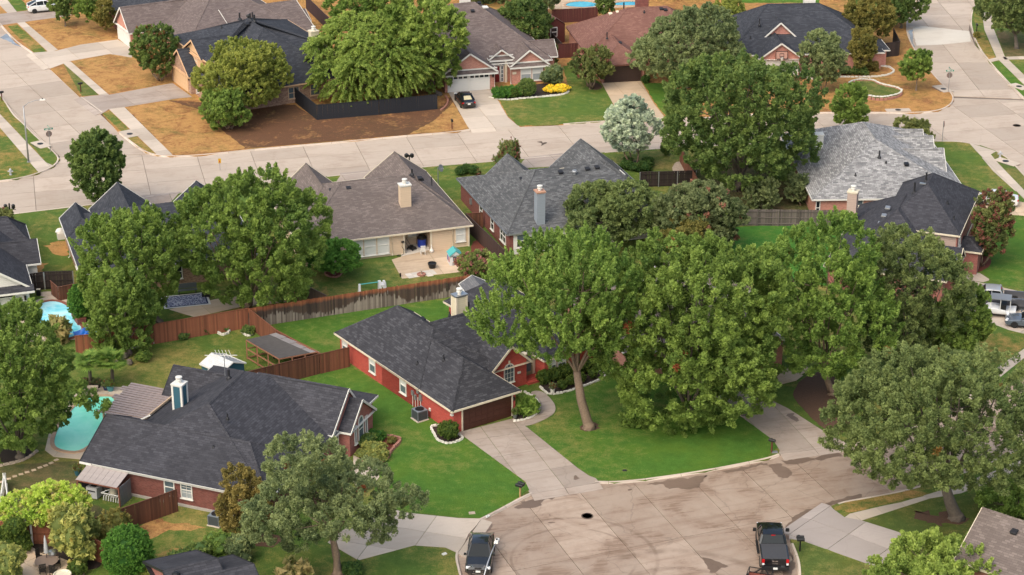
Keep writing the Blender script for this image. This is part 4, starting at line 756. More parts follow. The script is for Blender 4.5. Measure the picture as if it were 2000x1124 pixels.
h.garage(-.36, 5.15, 4.9, 2.05, 'W', GD['peach'], 8, 4); h.win(1.0, 3.4, 2.95, 1.5, 1.6, 'W', M['white'], M['dglass'], mull=2, grid=2) ; h.win(1.3, 8.2, 3.3, .8, 1.2, 'W', M['white'], M['dglass']); h.win(.16, .3, .6, .6, 1.5, 'S', M['white'], M['dglass'])
h.box('wall_lantern', (-.4, 2.2, 1.9), (.2, .2, .4), M['black']); h.chimney(14.3, -3.0, 1.0, .9, 3, 7.3, SD['cream'], M['cream'], M['peach'] if 'peach' in M else None)
for x, y, z in ((8.6, 7.2, 7.1), (9, 4.6, 7.6), (9.2, 3.7, 7.6)): h.pipe(x, y, z, .8, .12)
h.turbine(9.1, 5.4, 7.6, M['black']); h.boxvent(8.2, 3.6, 7.3); h.pipe(5.8, 6.4, 6.5, .35); h.win(9.5, -7.45, .6, 1.4, 1.4, 'S', M['tanw'], M['dglass'], mull=2); h.win(12.3, -7.45, .6, 1.2, 1.4, 'S', M['tanw'], M['dglass']); H11 = h
h = House((874.7, 181), 0, 14, 'pink brick house with white gable trim and two white garage doors behind the black sedan', RF['taupe'], BR['pink'], M['white'])
h.hip(-2, 14, 2.2, 23, 2.6, 8.0, (3.0, 11.6), (6.2, 11.9)); h.hip(-.7, 6.35, -.35, 9, 2.4, 4.9, (2.82, -.35), (2.82, 9), dz=-.01); h.hip(8.2, 13.35, 1.0, 9, 2.4, 4.4, (10.77, 1.0), (10.77, 9), dz=-.01); h.hip(5.8, 9.1, 2.3, 8, 3.1, 4.3, (7.45, 2.3), (7.45, 8), dz=.01); h.hip(11, 15.2, 4, 8, 2.4, 4.1, (11, 6), (15.2, 6), dz=.01)
pent(h, -.7, 6.3, -.05, 2.3, .45); pent(h, 8.2, 13.3, 1.3, 2.3, .45); pent(h, 5.9, 9.0, 2.6, 3.0, .4)
for x in (1.3, 4.0): h.garage(x, -.03, 2.44, 2.1, 'S', GD['white'], 4, 4, True)
h.door(6.75, 2.53, .1, .95, 2.05, 'S', GD['red'], M['white']); h.win(7.55, 2.53, .1, .3, 2.05, 'S', M['white'], M['dglass'], rows=4, sill=False); h.win(7.1, 2.53, 2.2, 1.5, .4, 'S', M['white'], M['dglass'], mull=4, rows=1, sill=False); h.box('entry_column', (8.0, 2.4, 1.5), (.3, .3, 3.0), M['cream'])
for x in (10.35, 11.85): h.win(x, 1.32, .35, 1.3, 1.75, 'S', M['white'], M['blind'], M['blindg'])
h.box('house_number', (8.85, 1.3, 1.45), (.5, .06, .3), M['cream']); h.downspout(8.35, 1.25, 2.3); h.downspout(5.95, -.05, 2.3); h.box('wall_lantern', (5.75, -.1, 1.8), (.16, .2, .4), M['black'])
h.chimney(5.2, 13.0, 1.3, .9, 5.5, 9.6, M['white'], M['white'], None, False); h.boxvent(5.6, 10.4, 7.2); h.box('skylight', (7.4, 11.0, 7.5), (.7, .9, .12), M['white']); h.boxvent(6.9, 12.2, 7.7); h.pipe(3.2, 8.3, 6.0, .3); H12 = h
h = House((1176.7, 160), 0, 10, 'low house with a russet red hip roof and chocolate garage door', RF['russet'], BR['pink'], plain('rust_trim', (.16, .07, .055), .6))
h.hip(-1.2, 16.5, 3.5, 17.4, 2.4, 6.5, (5.5, 10.4), (10.7, 10.4)); h.hip(-.5, 5.6, -.9, 9, 2.4, 4.2, (2.55, 2.2), (2.55, 9), dz=-.01, noeave='N'); h.garage(2.45, -.55, 4.7, 2.1, 'S', GD['choc'], 8, 4); h.box('gutter', (5.35, 1.2, 2.25), (.12, 4, .12), M['white'])
h.pipe(1.7, 5.4, 4.05, .8, .07); h.pipe(7.5, 9.5, 6.1, .3); h.boxvent(3.6, 12.0, 5.3, M['cream']); h.boxvent(4.4, 11.2, 5.7, M['cream']); h.boxvent(2.9, 3.3, 3.9); h.pipe(5.2, 11.3, 6.0, 1.0, .09); h.boxvent(9.9, 10.0, 6.2); h.boxvent(10.4, 9.8, 6.1); h.chimney(8.2, 13.8, 1.6, 1.0, 4, 7.9, BR['dkred'], M['grey'], None, False); H13 = h
h = House((1565, 148.8), 0, 4, 'rose brick house with blue black roof and a basketball hoop over its garage', RF['navy'], BR['rose'], M['white'])
h.hip(-9, 11, 1.6, 17, 2.4, 7.0, (-3.0, 9.0), (3.7, 9.0)); h.hip(-5.6, .05, -.3, 9, 2.4, 4.45, (-2.8, -.3), (-2.8, 9), dz=-.01); h.hip(-5.4, 1.25, 4.2, 12, 2.8, 5.85, (-2.1, 4.2), (-2.1, 12), dz=-.01); h.hip(8.6, 12, 3.0, 8, 2.3, 3.2, (10.2, 4.6), (10.3, 5), dz=-.01)
h.garage(-2.8, .06, 4.5, 2.0, 'S', GD['white'], 8, 4); h.win(.2, 4.56, 2.0, 1.0, 1.2, 'S', M['tanw'], M['dglass'], arch=True, rows=1, mull=2); h.box('keystone', (.2, 4.5, 3.35), (.16, .12, .34), M['white']); h.win(9.6, 3.35, .7, 1.4, 1.5, 'S', M['grey'], M['dglass'], rows=1); h.box('gable_vent', (-2.4, 4.5, 4.6), (.4, .08, .6), BR['pink'])
h.pipe(-4.6, 5.6, 5.2, .9, .07); h.pipe(-6, 4.0, 3.9, .3); h.chimney(3.0, 11.5, 1.5, .8, 5, 8.4, M['white'], M['white'], None, False); H14 = h
# basketball hoop on that garage: a thing of its own
bo = empty('basketball_hoop', h.w(-2.75, .05, 2.95), h.a, 'basketball backboard with white net on the rose brick garage gable', 'basketball hoop')
MB().box((0, -.5, 0), (1.5, .04, 1.0)).build('backboard', plain('clear_board', (.5, .3, .26), .2), bo); f = MB()
for x in (-.75, .75): f.box((x, -.53, 0), (.06, .05, 1.05))
for z in (-.5, .5): f.box((0, -.53, z), (1.56, .05, .06))
for x in (-.25, .25): f.box((x, -.54, .0), (.04, .03, .4))
for z in (-.2, .2): f.box((0, -.54, z), (.52, .03, .04))
f.beam((-.4, 0, -.2), (-.4, -.5, .1), .05, .05).beam((.4, 0, -.2), (.4, -.5, .1), .05, .05); f.build('frame', M['black'], bo)
MB().tube([(.23 * math.cos(t * .6283), -.8 + .23 * math.sin(t * .6283), -.28) for t in range(11)], .02, 5).build('rim', M['black'], bo)
MB().lathe([(.22, -.3), (.16, -.55), (.10, -.72)], 10, (0, -.8, 0)).build('net', M['white'], bo)
h = House((1200, 5), 0, 12, 'pool side house corner of brown brick beyond the russet roof', RF['brown'], BR['dkred'], M['cream'], off=(12, 8)); h.hip(0, 14, 0, 12, 2.4, 5.4, (6, 6), (8, 6))
h = House((224, 28), 2.4, 28, 'dark roofed house corner behind the shrubs at the top left', RF['navy'], BR['dkred'], M['white']); h.hip(0, 14, -9, 9, 2.4, 6.4, (7, -2), (7, 2)); H17 = h
# nearest roofs at the lower border and the hidden house between the trees
o = G(426, 1092, 4.9); h = House((426, 1092), 4.9, 24, 'charcoal roof with a vent at the lower left border', RF['slate'], BR['maroon'], M['darkm'], off=(0, -5)); h.hip(-3.9, 0, -1, 11, 2.4, 4.9, (-3.9, 5), (0, 5)); h.hip(-3, 2.3, -3, 8.3, 2.4, 4.5, (-.3, -3), (2.3, 2.6), dz=-.03) if False else h.hip(-3, 2.2, -1.5, 9.3, 2.4, 4.55, (-3, 3.9), (2.2, 3.9)); h.turbine(-3.2, 4.2, 4.6, M['black']); H15 = h
h = House((1919, 992), 4.9, -38, 'brown shingled roof corner at the lower right border', RF['brown'], BR['pink'], M['cream'], off=(0, -4)); h.hip(0, 14, 0, 8, 2.4, 4.9, (0, 4), (14, 4)); h.hip(3, 12, -4, 3, 2.4, 3.6, (7, -4), (7, 3)) if False else None; h.boxvent(3.0, 3.0, 4.35); H16 = h
h = House((1268, 690), 2.4, 22, 'brown roofed brick house hidden among the tall front yard trees', RF['brown'], BR['pink'], M['white']); h.hip(-2, 12.5, 0, 15, 2.4, 5.4, (4, 7.5), (7, 7.5)); h.hip(6, 12.4, -2.5, 8, 2.4, 4.6, (9.2, -2.5), (9.2, 8), dz=-.01); h.hip(9, 15, 9, 19, 2.4, 4.9, (12, 12), (12, 16)); h.win(8.3, -2.15, .6, 1, 1.5, 'S'); h.win(10.1, -2.15, .6, 1, 1.5, 'S'); h.win(2, .35, .6, 1.2, 1.5, 'S'); H3 = h
# ---------------------------------------------------------------- trees and plants
rng = np.random.default_rng(11)
LM = dict(
    spire=leafmat('leaf_fresh_green', (.060, .115, .025), (.142, .215, .055), (.35, .12, .05)), maple=leafmat('leaf_maple_green', (.060, .108, .026), (.135, .198, .050), (.34, .11, .05)),
    deep=leafmat('leaf_deep_green', (.046, .086, .027), (.112, .160, .048), (.24, .13, .05)), oak=leafmat('leaf_live_oak', (.052, .082, .030), (.125, .165, .065), (.22, .12, .03)), greyoak=leafmat('leaf_grey_oak', (.062, .092, .042), (.155, .195, .095), (.33, .10, .04)),
    lime=leafmat('leaf_lime', (.095, .13, .028), (.205, .235, .065)), elm=leafmat('leaf_elm', (.078, .130, .028), (.20, .27, .075)), olive=leafmat('leaf_olive', (.075, .085, .024), (.16, .15, .05)), dark=leafmat('leaf_dark', (.022, .055, .016), (.055, .10, .03)),
    silver=leafmat('leaf_silver_blue', (.15, .21, .17), (.34, .40, .34)), crape=leafmat('leaf_crape', (.058, .088, .030), (.125, .145, .055), (.30, .12, .09)), pink=leafmat('leaf_pink_crape', (.075, .11, .035), (.15, .18, .06), (.56, .22, .22)), rust=leafmat('leaf_rusty', (.095, .090, .030), (.18, .155, .055), (.30, .13, .05)),
    magn=leafmat('leaf_magnolia', (.038, .062, .024), (.12, .15, .075), (.46, .22, .15)), bush=leafmat('leaf_clipped', (.028, .085, .018), (.075, .165, .032)), gold=leafmat('leaf_golden', (.33, .30, .03), (.52, .45, .06)), vine=leafmat('leaf_vine', (.11, .20, .025), (.25, .33, .07), (.62, .58, .18)), box=leafmat('leaf_boxwood', (.035, .065, .014), (.085, .125, .028)),
    palm=leafmat('leaf_palm', (.05, .11, .02), (.14, .21, .05)), reed=leafmat('leaf_reed', (.10, .14, .04), (.26, .22, .12)), willow=leafmat('leaf_willow', (.10, .13, .04), (.24, .26, .09), (.50, .42, .12)))
def unit(a): return a / np.maximum(np.linalg.norm(a, axis=-1, keepdims=True), 1e-9)
def leaf_mesh(name, P, A, Nn, L, W, tone, mat):
    """rhombic leaves folded along the midrib: P centre, A long axis, Nn normal"""
    n = len(P); A = unit(A); S = unit(np.cross(Nn, A)); Nn = np.cross(A, S); v = np.empty((n, 3, 3), np.float32)
    h = (L * .5)[:, None]; w = (W * .5)[:, None]; k = rng.uniform(-.5, .5, (n, 1))
    v[:, 0] = P - A * h + S * w * 1.15; v[:, 1] = P + A * h + S * w * k; v[:, 2] = P - A * h * .8 - S * w * 1.15
    me = bpy.data.meshes.new(name); me.vertices.add(n * 3); me.loops.add(n * 3); me.polygons.add(n)
    me.vertices.foreach_set('co', v.ravel()); me.loops.foreach_set('vertex_index', np.arange(n * 3, dtype=np.int32)); me.polygons.foreach_set('loop_start', np.arange(0, n * 3, 3, dtype=np.int32))
    at = me.attributes.new('tone', 'FLOAT', 'FACE'); at.data.foreach_set('value', tone.astype(np.float32)); me.materials.append(mat); me.update(calc_edges=True); return me
def sphere_dirs(n): return unit(rng.normal(size=(n, 3)))
def foliage(lobes, tufts, per, tlen, twid, leaf, up=.5, accent=0.0, droop=0.0, outw=.8, aspect=.72, spread=1.0, cut=.78):
    """leaf arrays: shoots (tufts) stand on the lobes of a crown, leaves spread along each shoot"""
    C = np.array([l[0] for l in lobes]); Rr = np.array([l[1] for l in lobes]); wgt = (Rr[:, 0] * Rr[:, 2]) ** .95; idx = rng.choice(len(C), int(tufts * 3.2), p=wgt / wgt.sum())
    d = sphere_dirs(len(idx)); d[:, 2] = np.where((d[:, 2] < -.5) & (rng.random(len(d)) < .5), -d[:, 2] * .6, d[:, 2]); d = unit(d); p = C[idx] + d * Rr[idx] * rng.uniform(.74, 1.04, (len(idx), 1))
    inside = np.zeros(len(p), bool)
    for k in range(len(C)):
        q = (p - C[k]) / Rr[k]; inside |= (np.einsum('ij,ij->i', q, q) < cut ** 2) & (idx != k)
    keep = ~inside | (rng.random(len(p)) < .16); p, d = p[keep][:tufts], d[keep][:tufts]; T = len(p)
    ax = unit(d * outw + np.array([0, 0, up - droop]) + rng.normal(size=(T, 3)) * .22); ln = tlen * rng.uniform(.6, 1.35, T); wd = twid * rng.uniform(.7, 1.25, T); tt = np.clip(rng.normal(.42, .15, T) + rng.normal(0, .12, len(C))[idx[keep][:tufts]], .05, .9); acc = rng.random(T) < accent
    t = rng.random((T, per)) ** .8; rad = np.sqrt(rng.random((T, per))); th = rng.random((T, per)) * 2 * np.pi
    e1 = unit(np.cross(ax, np.array([.31, .17, .93]))); e2 = np.cross(ax, e1); prof = (1 - .75 * t ** 1.6) * wd[:, None]
    perp = e1[:, None] * np.cos(th)[..., None] + e2[:, None] * np.sin(th)[..., None]
    P = p[:, None] + ax[:, None] * ((t - .45) * ln[:, None])[..., None] + perp * (rad * prof)[..., None]; P[..., 2] -= droop * (t ** 2) * ln[:, None] * .9
    nrm = unit(perp * .7 + np.array([0, 0, .75]) + ax[:, None] * .25 + rng.normal(size=(T, per, 3)) * .42 * spread); la = unit(ax[:, None] * .75 + perp * .7 + rng.normal(size=(T, per, 3)) * .45)
    L = leaf * LK * rng.uniform(.7, 1.25, (T, per)); tone = np.clip(tt[:, None] + rng.normal(0, .13, (T, per)) + .30 * (t - .4), .02, .98); tone = np.where(acc[:, None] & (rng.random((T, per)) < .8), 1.5, tone)
    f = lambda a: a.reshape(-1, a.shape[-1]) if a.ndim == 3 else a.ravel()
    return f(P), f(la), f(nrm), f(L), f(L) * aspect, f(tone)
def trunk_mb(base, C, lobes, r0, fork, m, k=8, bend=.25, stems=1, flare=1.5):
    b = MB(); base = np.array(base, float)
    for s_ in range(stems):
        a = 2 * math.pi * s_ / max(1, stems) + rng.random(); off = np.array([math.cos(a), math.sin(a), 0]) * (0 if stems == 1 else r0 * 1.6); top = np.array([base[0] * .5 + C[0] * .5, base[1] * .5 + C[1] * .5, fork]) + off * (0 if stems == 1 else 3.5)
        p0 = base + off; mid = (p0 + top) / 2 + np.array([*rng.normal(0, bend * r0, 2), 0]); kk = .62 if stems > 1 else 1
        b.tube([p0 - [0, 0, .1], p0 + [0, 0, .25], p0 * .8 + mid * .2 + [0, 0, .1], mid, top], [r0 * flare * 1.25 * kk, r0 * 1.12 * kk, r0 * kk, r0 * .88 * kk, r0 * .72 * kk], k)
        L = [lobes[i] for i in range(s_, len(lobes), stems)]
        for c, rr in L[:9]:
            c = np.array(c); e = c + (c - np.array(C)) * .12 + np.array([0, 0, rr[2] * .25]); m1 = top * .55 + e * .45 + np.array([*rng.normal(0, .25, 2), -.15 * rr[2]]); rl = r0 * .34 * kk
            b.tube([top - [0, 0, .15], m1, e], [rl, rl * .6, rl * .18], 6, False)
            for j in range(3):
                q = m1 * .6 + e * .4; d = sphere_dirs(1)[0]; d[2] = abs(d[2]) * .6; b.tube([q, q + d * rr[0] * .8], [rl * .35, rl * .08], 5, False)
    return b
def solve(base_px, bbox):
    """trunk foot on the ground, crown centre and radii in metres from its outline in the photograph"""
    B = G(*base_px); x0, y0, x1, y1 = bbox; cx, cy = (x0 + x1) / 2, (y0 + y1) / 2; v = (cy - 562) / FPX
    dy = math.cos(PITCH) - v * math.sin(PITCH); t = B.y / dy; C = Vector(((cx - 1000) / FPX * t, B.y, CAMH - t * (math.sin(PITCH) + v * math.cos(PITCH)))); s = pxm(C); Rx = (x1 - x0) / 2 / s; Y = (y1 - y0) / 2 / s; a = PITCH + math.atan(v)
    h = math.sqrt(max((Y * .25) ** 2, Y * Y - (Rx * math.sin(a)) ** 2)) / math.cos(a); return B, C, Rx, h
def lobed(C, Rx, Ry, h, n, rs=.45, flat=.9, dome=0.0, cone=0.0, fill=.62):
    out = []
    for i in range(n):
        z = 1 - 2 * (i + .5) / n; r = math.sqrt(1 - z * z); a = i * 2.39996 + rng.uniform(-.4, .4); k = fill * rng.uniform(.78, 1.16); zz = z * fill * rng.uniform(.9, 1.08) * 1.08; w = 1 - cone * (zz * .5 + .5)
        q = rs * rng.uniform(.68, 1.3) * (1 - cone * .45 * (zz * .5 + .5)); out.append(((C[0] + math.cos(a) * r * k * Rx * w, C[1] + math.sin(a) * r * k * Ry * w, C[2] + zz * h + dome * h), (q * Rx, q * Ry, q * h * flat + .05)))
    out.append(((C[0], C[1], C[2]), (Rx * .5, Ry * .5, h * .5))); return out
NL = [0]; LK = 1.5
def tree(name, label, base, bbox, mat, bark='bark', leaf=.2, tl=.9, tw=.42, up=.5, per=46, dens=1.0, n=14, r0=None, stems=1, accent=0.0, droop=0.0, cat='tree', group=None, cone=0.0, rs=.45, aspect=.72, trunk=True, fork=None, outw=.8, cut=.78, deep=1.0, hmin=None, cov=1.0, extra=None, fine=False):
    B, C, Rx, h = solve(base, bbox); fine = base[1] > 590; Ry = Rx * deep
    if hmin and h < hmin: h = hmin
    C = np.array(C); o = empty(name, B, 0, label, cat, group); o.rotation_euler = (0, 0, 0); Cl = C - np.array(B); L = lobed(Cl, Rx * .97, Ry * .97, h * .97, n, rs, cone=cone)
    if extra:
        for (px_, py_, rr) in extra:   # a drooping limb or a shoulder of the crown at its own place
            v = (py_ - 562) / FPX; t = (B.y - rr) / (math.cos(PITCH) - v * math.sin(PITCH)); q = np.array([(px_ - 1000) / FPX * t, B.y - rr, CAMH - t * (math.sin(PITCH) + v * math.cos(PITCH))]) - np.array(B); L.append((tuple(q), (rr, rr, rr * .75)))
    area = 4 * math.pi * ((Rx * Ry) ** 1.6 / 3 + 2 * (Rx * h) ** 1.6 / 3) ** (1 / 1.6); T = max(40, int(area * dens * cov / (tw * tl * 1.45))); per = int(per * (2.25 if fine else 1.15)); leaf = leaf * (.73 if fine else 1.02)
    arr = foliage(L, T, per, tl, tw, leaf, up, accent, droop, outw, aspect, cut=cut); NL[0] += len(arr[0]); me = leaf_mesh('crown', *arr, mat if not isinstance(mat, str) else LM[mat]); c = bpy.data.objects.new('crown', me); link(c, o)
    if trunk:
        r0 = r0 or max(.07, Rx * .055); fk = fork or max(.6, (C[2] - h) * .85 + .3); fk = min(fk, C[2]); trunk_mb((0, 0, 0), Cl, L, r0, fk, None, stems=stems).build('trunk', M[bark], o, smooth=True)
    return o
def shrub(name, label, base, w, h, mat, leaf=.09, per=26, cat='shrub', group=None, d=None, shape='ball', dens=1.0, core=True, z=0, up=.4, tl=.18, tw=.13, accent=0, loc=None, rz=0, n=None):
    """clipped or loose bush: a body of stems under a skin of small leaves"""
    B = loc or G(*base); d = d or w; o = empty(name, (B[0], B[1], z), rz, label, cat, group); a, b_, c = w / 2, d / 2, h / 2
    if shape == 'ball': L = [((0, 0, c), (a, b_, c))]
    elif shape == 'cone': L = [((0, 0, h * (.18 + .68 * i / 5)), (a * (1, .97, .88, .72, .5, .26)[i], b_ * (1, .97, .88, .72, .5, .26)[i], h * .2)) for i in range(6)]
    elif shape == 'hedge': L = [((-a + w * (i + .5) / 5, 0, c), (w * .16, b_, c)) for i in range(5)]
    else: L = lobed((0, 0, c), a, b_, c, n or 7, .5)
    T = int(2 * math.pi * (a * b_ + a * c + b_ * c) * .9 / (tw * tl * 1.7) * dens); arr = foliage(L, T, int(per * .75), tl, tw, leaf * .95, up, accent, cut=.85); NL[0] += len(arr[0])
    link(bpy.data.objects.new('foliage', leaf_mesh('foliage', *arr, LM[mat])), o)
    if core:
        b = MB()
        for (q, r) in L: b.lathe([(max(.01, math.cos(t) * .86), math.sin(t) * r[2] * .86) for t in np.linspace(-1.5, 1.5, 7)], 10, q, r[0], r[1])
        b.build('stems', LM[mat], o, smooth=True)
    return o
T = tree
# the big front yard trees in the middle
T('shade_tree', 'tall fresh green tree with a pale bare trunk on the red brick house lawn', (1150, 836), (938, 440, 1268, 722), 'spire', 'barkp', .19, 1.25, .30, 1.1, 44, 1.0, 18, r0=.42, fork=5.2, accent=.001, extra=[(985, 640, 2)])
T('shade_tree', 'largest bright maple green tree with a low drooping limb beside the court', (1345, 812), (1150, 450, 1545, 846), 'maple', 'barkg', .21, .85, .46, .55, 50, 1.25, 26, r0=.45, accent=.002, extra=[(1320, 835, 2.0), (1245, 812, 1.4), (1460, 775, 2.2), (1385, 800, 1.5)])
T('shade_tree', 'yellowish green tree with open upright limbs behind the mulch bed', (1625, 770), (1462, 425, 1742, 740), 'spire', 'barkp', .2, 1.0, .42, .8, 46, 1.0, 20, accent=.0015, extra=[(1540, 700, 1.8), (1700, 690, 2)])
T('live_oak', 'dull olive oak crowding against the two storey house', (1790, 730), (1655, 445, 1890, 712), 'oak', 'barkg', .15, .6, .42, .35, 56, 1.0, 20, accent=.0015)
T('shade_tree', 'bright green rounded tree in front of the grey pickup', (1890, 735), (1800, 556, 1956, 712), 'maple', 'barkg', .19, .7, .36, .5, 46, 1.0, 12, cone=.45)
T('live_oak', 'wide spreading live oak with a thick leaning trunk beside the sidewalk', (1867, 1012), (1608, 668, 2060, 965), 'oak', 'barkg', .16, .75, .42, .45, 56, 1.0, 26, r0=.5, fork=2.6, accent=.0015)
T('crape_tree', 'yellow green round headed tree at the lower right border', (1850, 1155), (1700, 1030, 1985, 1210), 'elm', 'barkp', .17, .7, .36, .6, 46, 1.0, 12, stems=3)
T('shade_tree', 'light green feathery tree cut by the right border', (1990, 1000), (1915, 928, 2070, 1030), 'spire', 'barkg', .18, .7, .34, .5, 42, .9, 9)
T('live_oak', 'grey green oak with red tinted tips and forked trunk on the near lawn', (660, 1122), (478, 884, 800, 1056), 'greyoak', 'barkp', .15, .62, .40, .4, 56, 1.0, 22, r0=.34, fork=3.0, accent=.006, extra=[(580, 900, 2.3), (625, 895, 1.8), (535, 1020, 2.1), (585, 1050, 1.3), (735, 1030, 1.5), (800, 985, 1.4)])
T('young_oak', 'rust tinted slim tree against the maroon brick wall', (478, 1050), (418, 905, 530, 1055), 'rust', 'barkg', .14, .5, .32, .5, 44, 1.0, 9)
T('shade_tree', 'broad dark limbed tree beside the turquoise pool at the left border', (40, 893), (-112, 598, 150, 892), 'maple', 'barkg', .2, .85, .42, .4, 48, 1.0, 20, extra=[(150, 770, 1.3), (190, 795, .9)])
T('shade_tree', 'leafy tree rising over the wooden fence beside the palms', (240, 690), (164, 524, 318, 700), 'maple', 'barkg', .2, .9, .36, .8, 44, 1.0, 14)
T('shade_tree', 'dense green tree with dark trunk in front of the hidden house', (312, 632), (140, 392, 372, 618), 'maple', 'barkg', .2, .95, .38, .9, 46, 1.0, 18, r0=.3)
T('shade_tree', 'tallest back yard tree with exposed trunk behind the rusty fence', (484, 602), (338, 335, 642, 600), 'maple', 'barkp', .21, .85, .44, .55, 48, 1.0, 22, r0=.33, extra=[(570, 585, 1.5)])
T('street_tree', 'dark green cone shaped street tree on the corner lawn', (193, 413), (117, 250, 256, 395), 'deep', 'barkg', .19, .75, .34, .6, 46, 1.05, 16, cone=.55, r0=.16)
# trees across the street
T('shade_tree', 'huge dark green maple beside the pale grey roof', (1440, 372), (1286, 106, 1618, 362), 'deep', 'barkg', .2, .9, .46, .5, 60, 1.0, 32)
T('silver_cedar', 'silvery blue cedar with several bare red stems', (1240, 325), (1166, 182, 1290, 303), 'silver', 'bark', .14, .42, .32, .35, 54, .9, 15, stems=4, cone=.4, r0=.16, fork=1.6)
T('weeping_elm', 'feathery light green elm hanging over the charcoal fence', (720, 190), (580, 28, 850, 205), 'elm', 'barkg', .16, 1.2, .2, .1, 62, 1.2, 20, droop=.38, outw=1.1, r0=.35)
T('shade_tree', 'tall yellow green tree with trunk beside the white garage doors', (858, 186), (745, -25, 910, 178), 'elm', 'barkg', .24, .8, .44, .25, 44, 1.0, 16, droop=.15)
T('shade_tree', 'pale green tree rising behind the feathery elm', (700, 100), (640, -70, 800, 75), 'spire', 'barkg', .22, .9, .4, .4, 40, .9, 12)
T('crape_tree', 'yellow green umbrella shaped tree before the peach gabled house', (455, 222), (388, 80, 573, 205), 'lime', 'barkp', .15, .5, .26, .75, 48, 1.05, 14, r0=.2)
T('small_tree', 'small bright green multi stemmed tree on the dry corner lawn', (448, 252), (390, 172, 497, 252), 'maple', 'barkp', .18, .5, .3, .5, 40, 1.0, 8, stems=3)
T('crape_tree', 'dark crape myrtle with reddish top beside the peach garage', (312, 158), (255, 50, 355, 152), 'deep', 'bark', .15, .5, .3, .5, 46, 1.05, 12, stems=3, accent=.12)
T('live_oak', 'large grey green live oak beside the chocolate garage door', (1340, 170), (1240, 18, 1462, 165), 'greyoak', 'barkg', .17, .6, .42, .3, 54, 1.0, 20)
T('shade_tree', 'lime tree top between the russet roof and the blue black roof', (1425, 70), (1378, -5, 1466, 85), 'lime', 'barkg', .2, .6, .36, .4, 40, 1.0, 9)
T('crape_tree', 'crape myrtle with pinkish seed heads by the chocolate garage', (1155, 174), (1108, 93, 1202, 165), 'crape', 'barkp', .14, .45, .28, .6, 46, 1.05, 10, stems=5, accent=.09, r0=.14, fork=1.3)
T('small_tree', 'round dense dark tree with two stems on the dry lawn', (1608, 180), (1563, 60, 1656, 160), 'greyoak', 'bark', .15, .5, .34, .35, 52, 1.1, 12, stems=2, r0=.14)
T('small_tree', 'slender olive tree against the rose brick wall', (1676, 142), (1652, 48, 1717, 138), 'olive', 'barkp', .15, .5, .3, .4, 46, 1.05, 9)
T('shade_tree', 'golden olive tree at the corner of the blue black roof', (1700, 92), (1640, -30, 1750, 92), 'olive', 'barkg', .16, .6, .36, .4, 48, 1.0, 12)
T('shade_tree', 'deep green tree leaning over the far street', (1760, 55), (1715, -45, 1808, 52), 'deep', 'barkg', .2, .6, .36, .3, 46, 1.0, 10)
T('young_tree', 'young sapling with thin trunk on the dry corner lawn', (1789, 177), (1758, 95, 1828, 160), 'maple', 'barkp', .18, .5, .26, .7, 36, .9, 8, r0=.1)
T('young_tree', 'bright leafy young tree behind the pale grey roof', (1662, 258), (1625, 165, 1702, 252), 'maple', 'barkg', .19, .55, .32, .6, 42, 1.0, 9)
T('large_shrub', 'reddish green rounded shrub at the street corner by the pale roof', (1790, 292), (1746, 230, 1830, 288), 'crape', 'bark', .15, .45, .26, .7, 44, 1.05, 8, accent=.02, cat='shrub', trunk=False)
T('live_oak', 'dark tree shading the far sidewalk in the upper right corner', (1985, 95), (1908, -50, 2060, 72), 'oak', 'barkg', .17, .6, .4, .3, 50, 1.0, 14)
T('crape_tree', 'red flowered crape myrtle beside the two storey house', (1918, 520), (1893, 372, 1990, 500), 'crape', 'barkp', .14, .45, .3, .5, 50, 1.1, 12, stems=4, accent=.26, r0=.13)
T('small_tree', 'bluish green rounded small tree behind the grey fence', (1492, 410), (1455, 346, 1530, 412), 'greyoak', 'barkg', .14, .5, .2, .5, 46, 1.1, 8, stems=3)
T('small_tree', 'thin airy sapling beside the pale roofed house wall', (1563, 402), (1532, 338, 1582, 396), 'greyoak', 'barkp', .15, .5, .16, .6, 36, .8, 6, r0=.06)
T('live_oak', 'dark olive tree behind the white siding house', (1205, 480), (1092, 345, 1300, 472), 'oak', 'barkg', .17, .6, .42, .3, 52, 1.05, 16)
T('magnolia', 'glossy dark magnolia with orange pink leaves by the grey fence', (1385, 490), (1270, 348, 1456, 490), 'magn', 'barkg', .2, .5, .4, .3, 46, 1.05, 15, accent=.05)
T('small_tree', 'brownish olive tree in front of the magnolia', (1345, 520), (1278, 420, 1412, 500), 'olive', 'barkg', .15, .5, .34, .5, 46, 1.0, 10)
T('topiary_tree', 'round clipped tree with pale stem on the beige house lawn', (653, 537), (588, 470, 700, 528), 'bush', 'barkp', .13, .3, .28, .4, 50, 1.25, 9, r0=.09, fork=1.0, rs=.6)
T('crape_tree', 'pink flowering crape myrtle by the plastic playhouse', (940, 545), (883, 486, 978, 542), 'pink', 'bark', .13, .4, .24, .6, 46, 1.1, 10, accent=.34, trunk=False)
T('crape_tree', 'small hanging green crape with bare stems beside the lattice fence', (578, 590), (545, 520, 612, 575), 'spire', 'barkp', .15, .5, .24, .1, 36, 1.0, 7, stems=4, droop=.3)
T('crape_tree', 'pinkish crape myrtle at the left border above the white house', (-5, 470), (-60, 405, 36, 465), 'crape', 'barkp', .14, .4, .24, .5, 40, 1.0, 8, accent=.1)
T('small_tree', 'green tree on the dry lawn by the white vehicle', (128, 52), (95, -30, 152, 40), 'deep', 'barkp', .17, .5, .3, .4, 40, 1.0, 8, r0=.1)
T('large_shrub', 'bright green tall shrub at the top left garden', (175, 62), (148, -20, 200, 48), 'maple', 'bark', .17, .5, .28, .5, 40, 1.0, 7, cat='shrub', trunk=False)
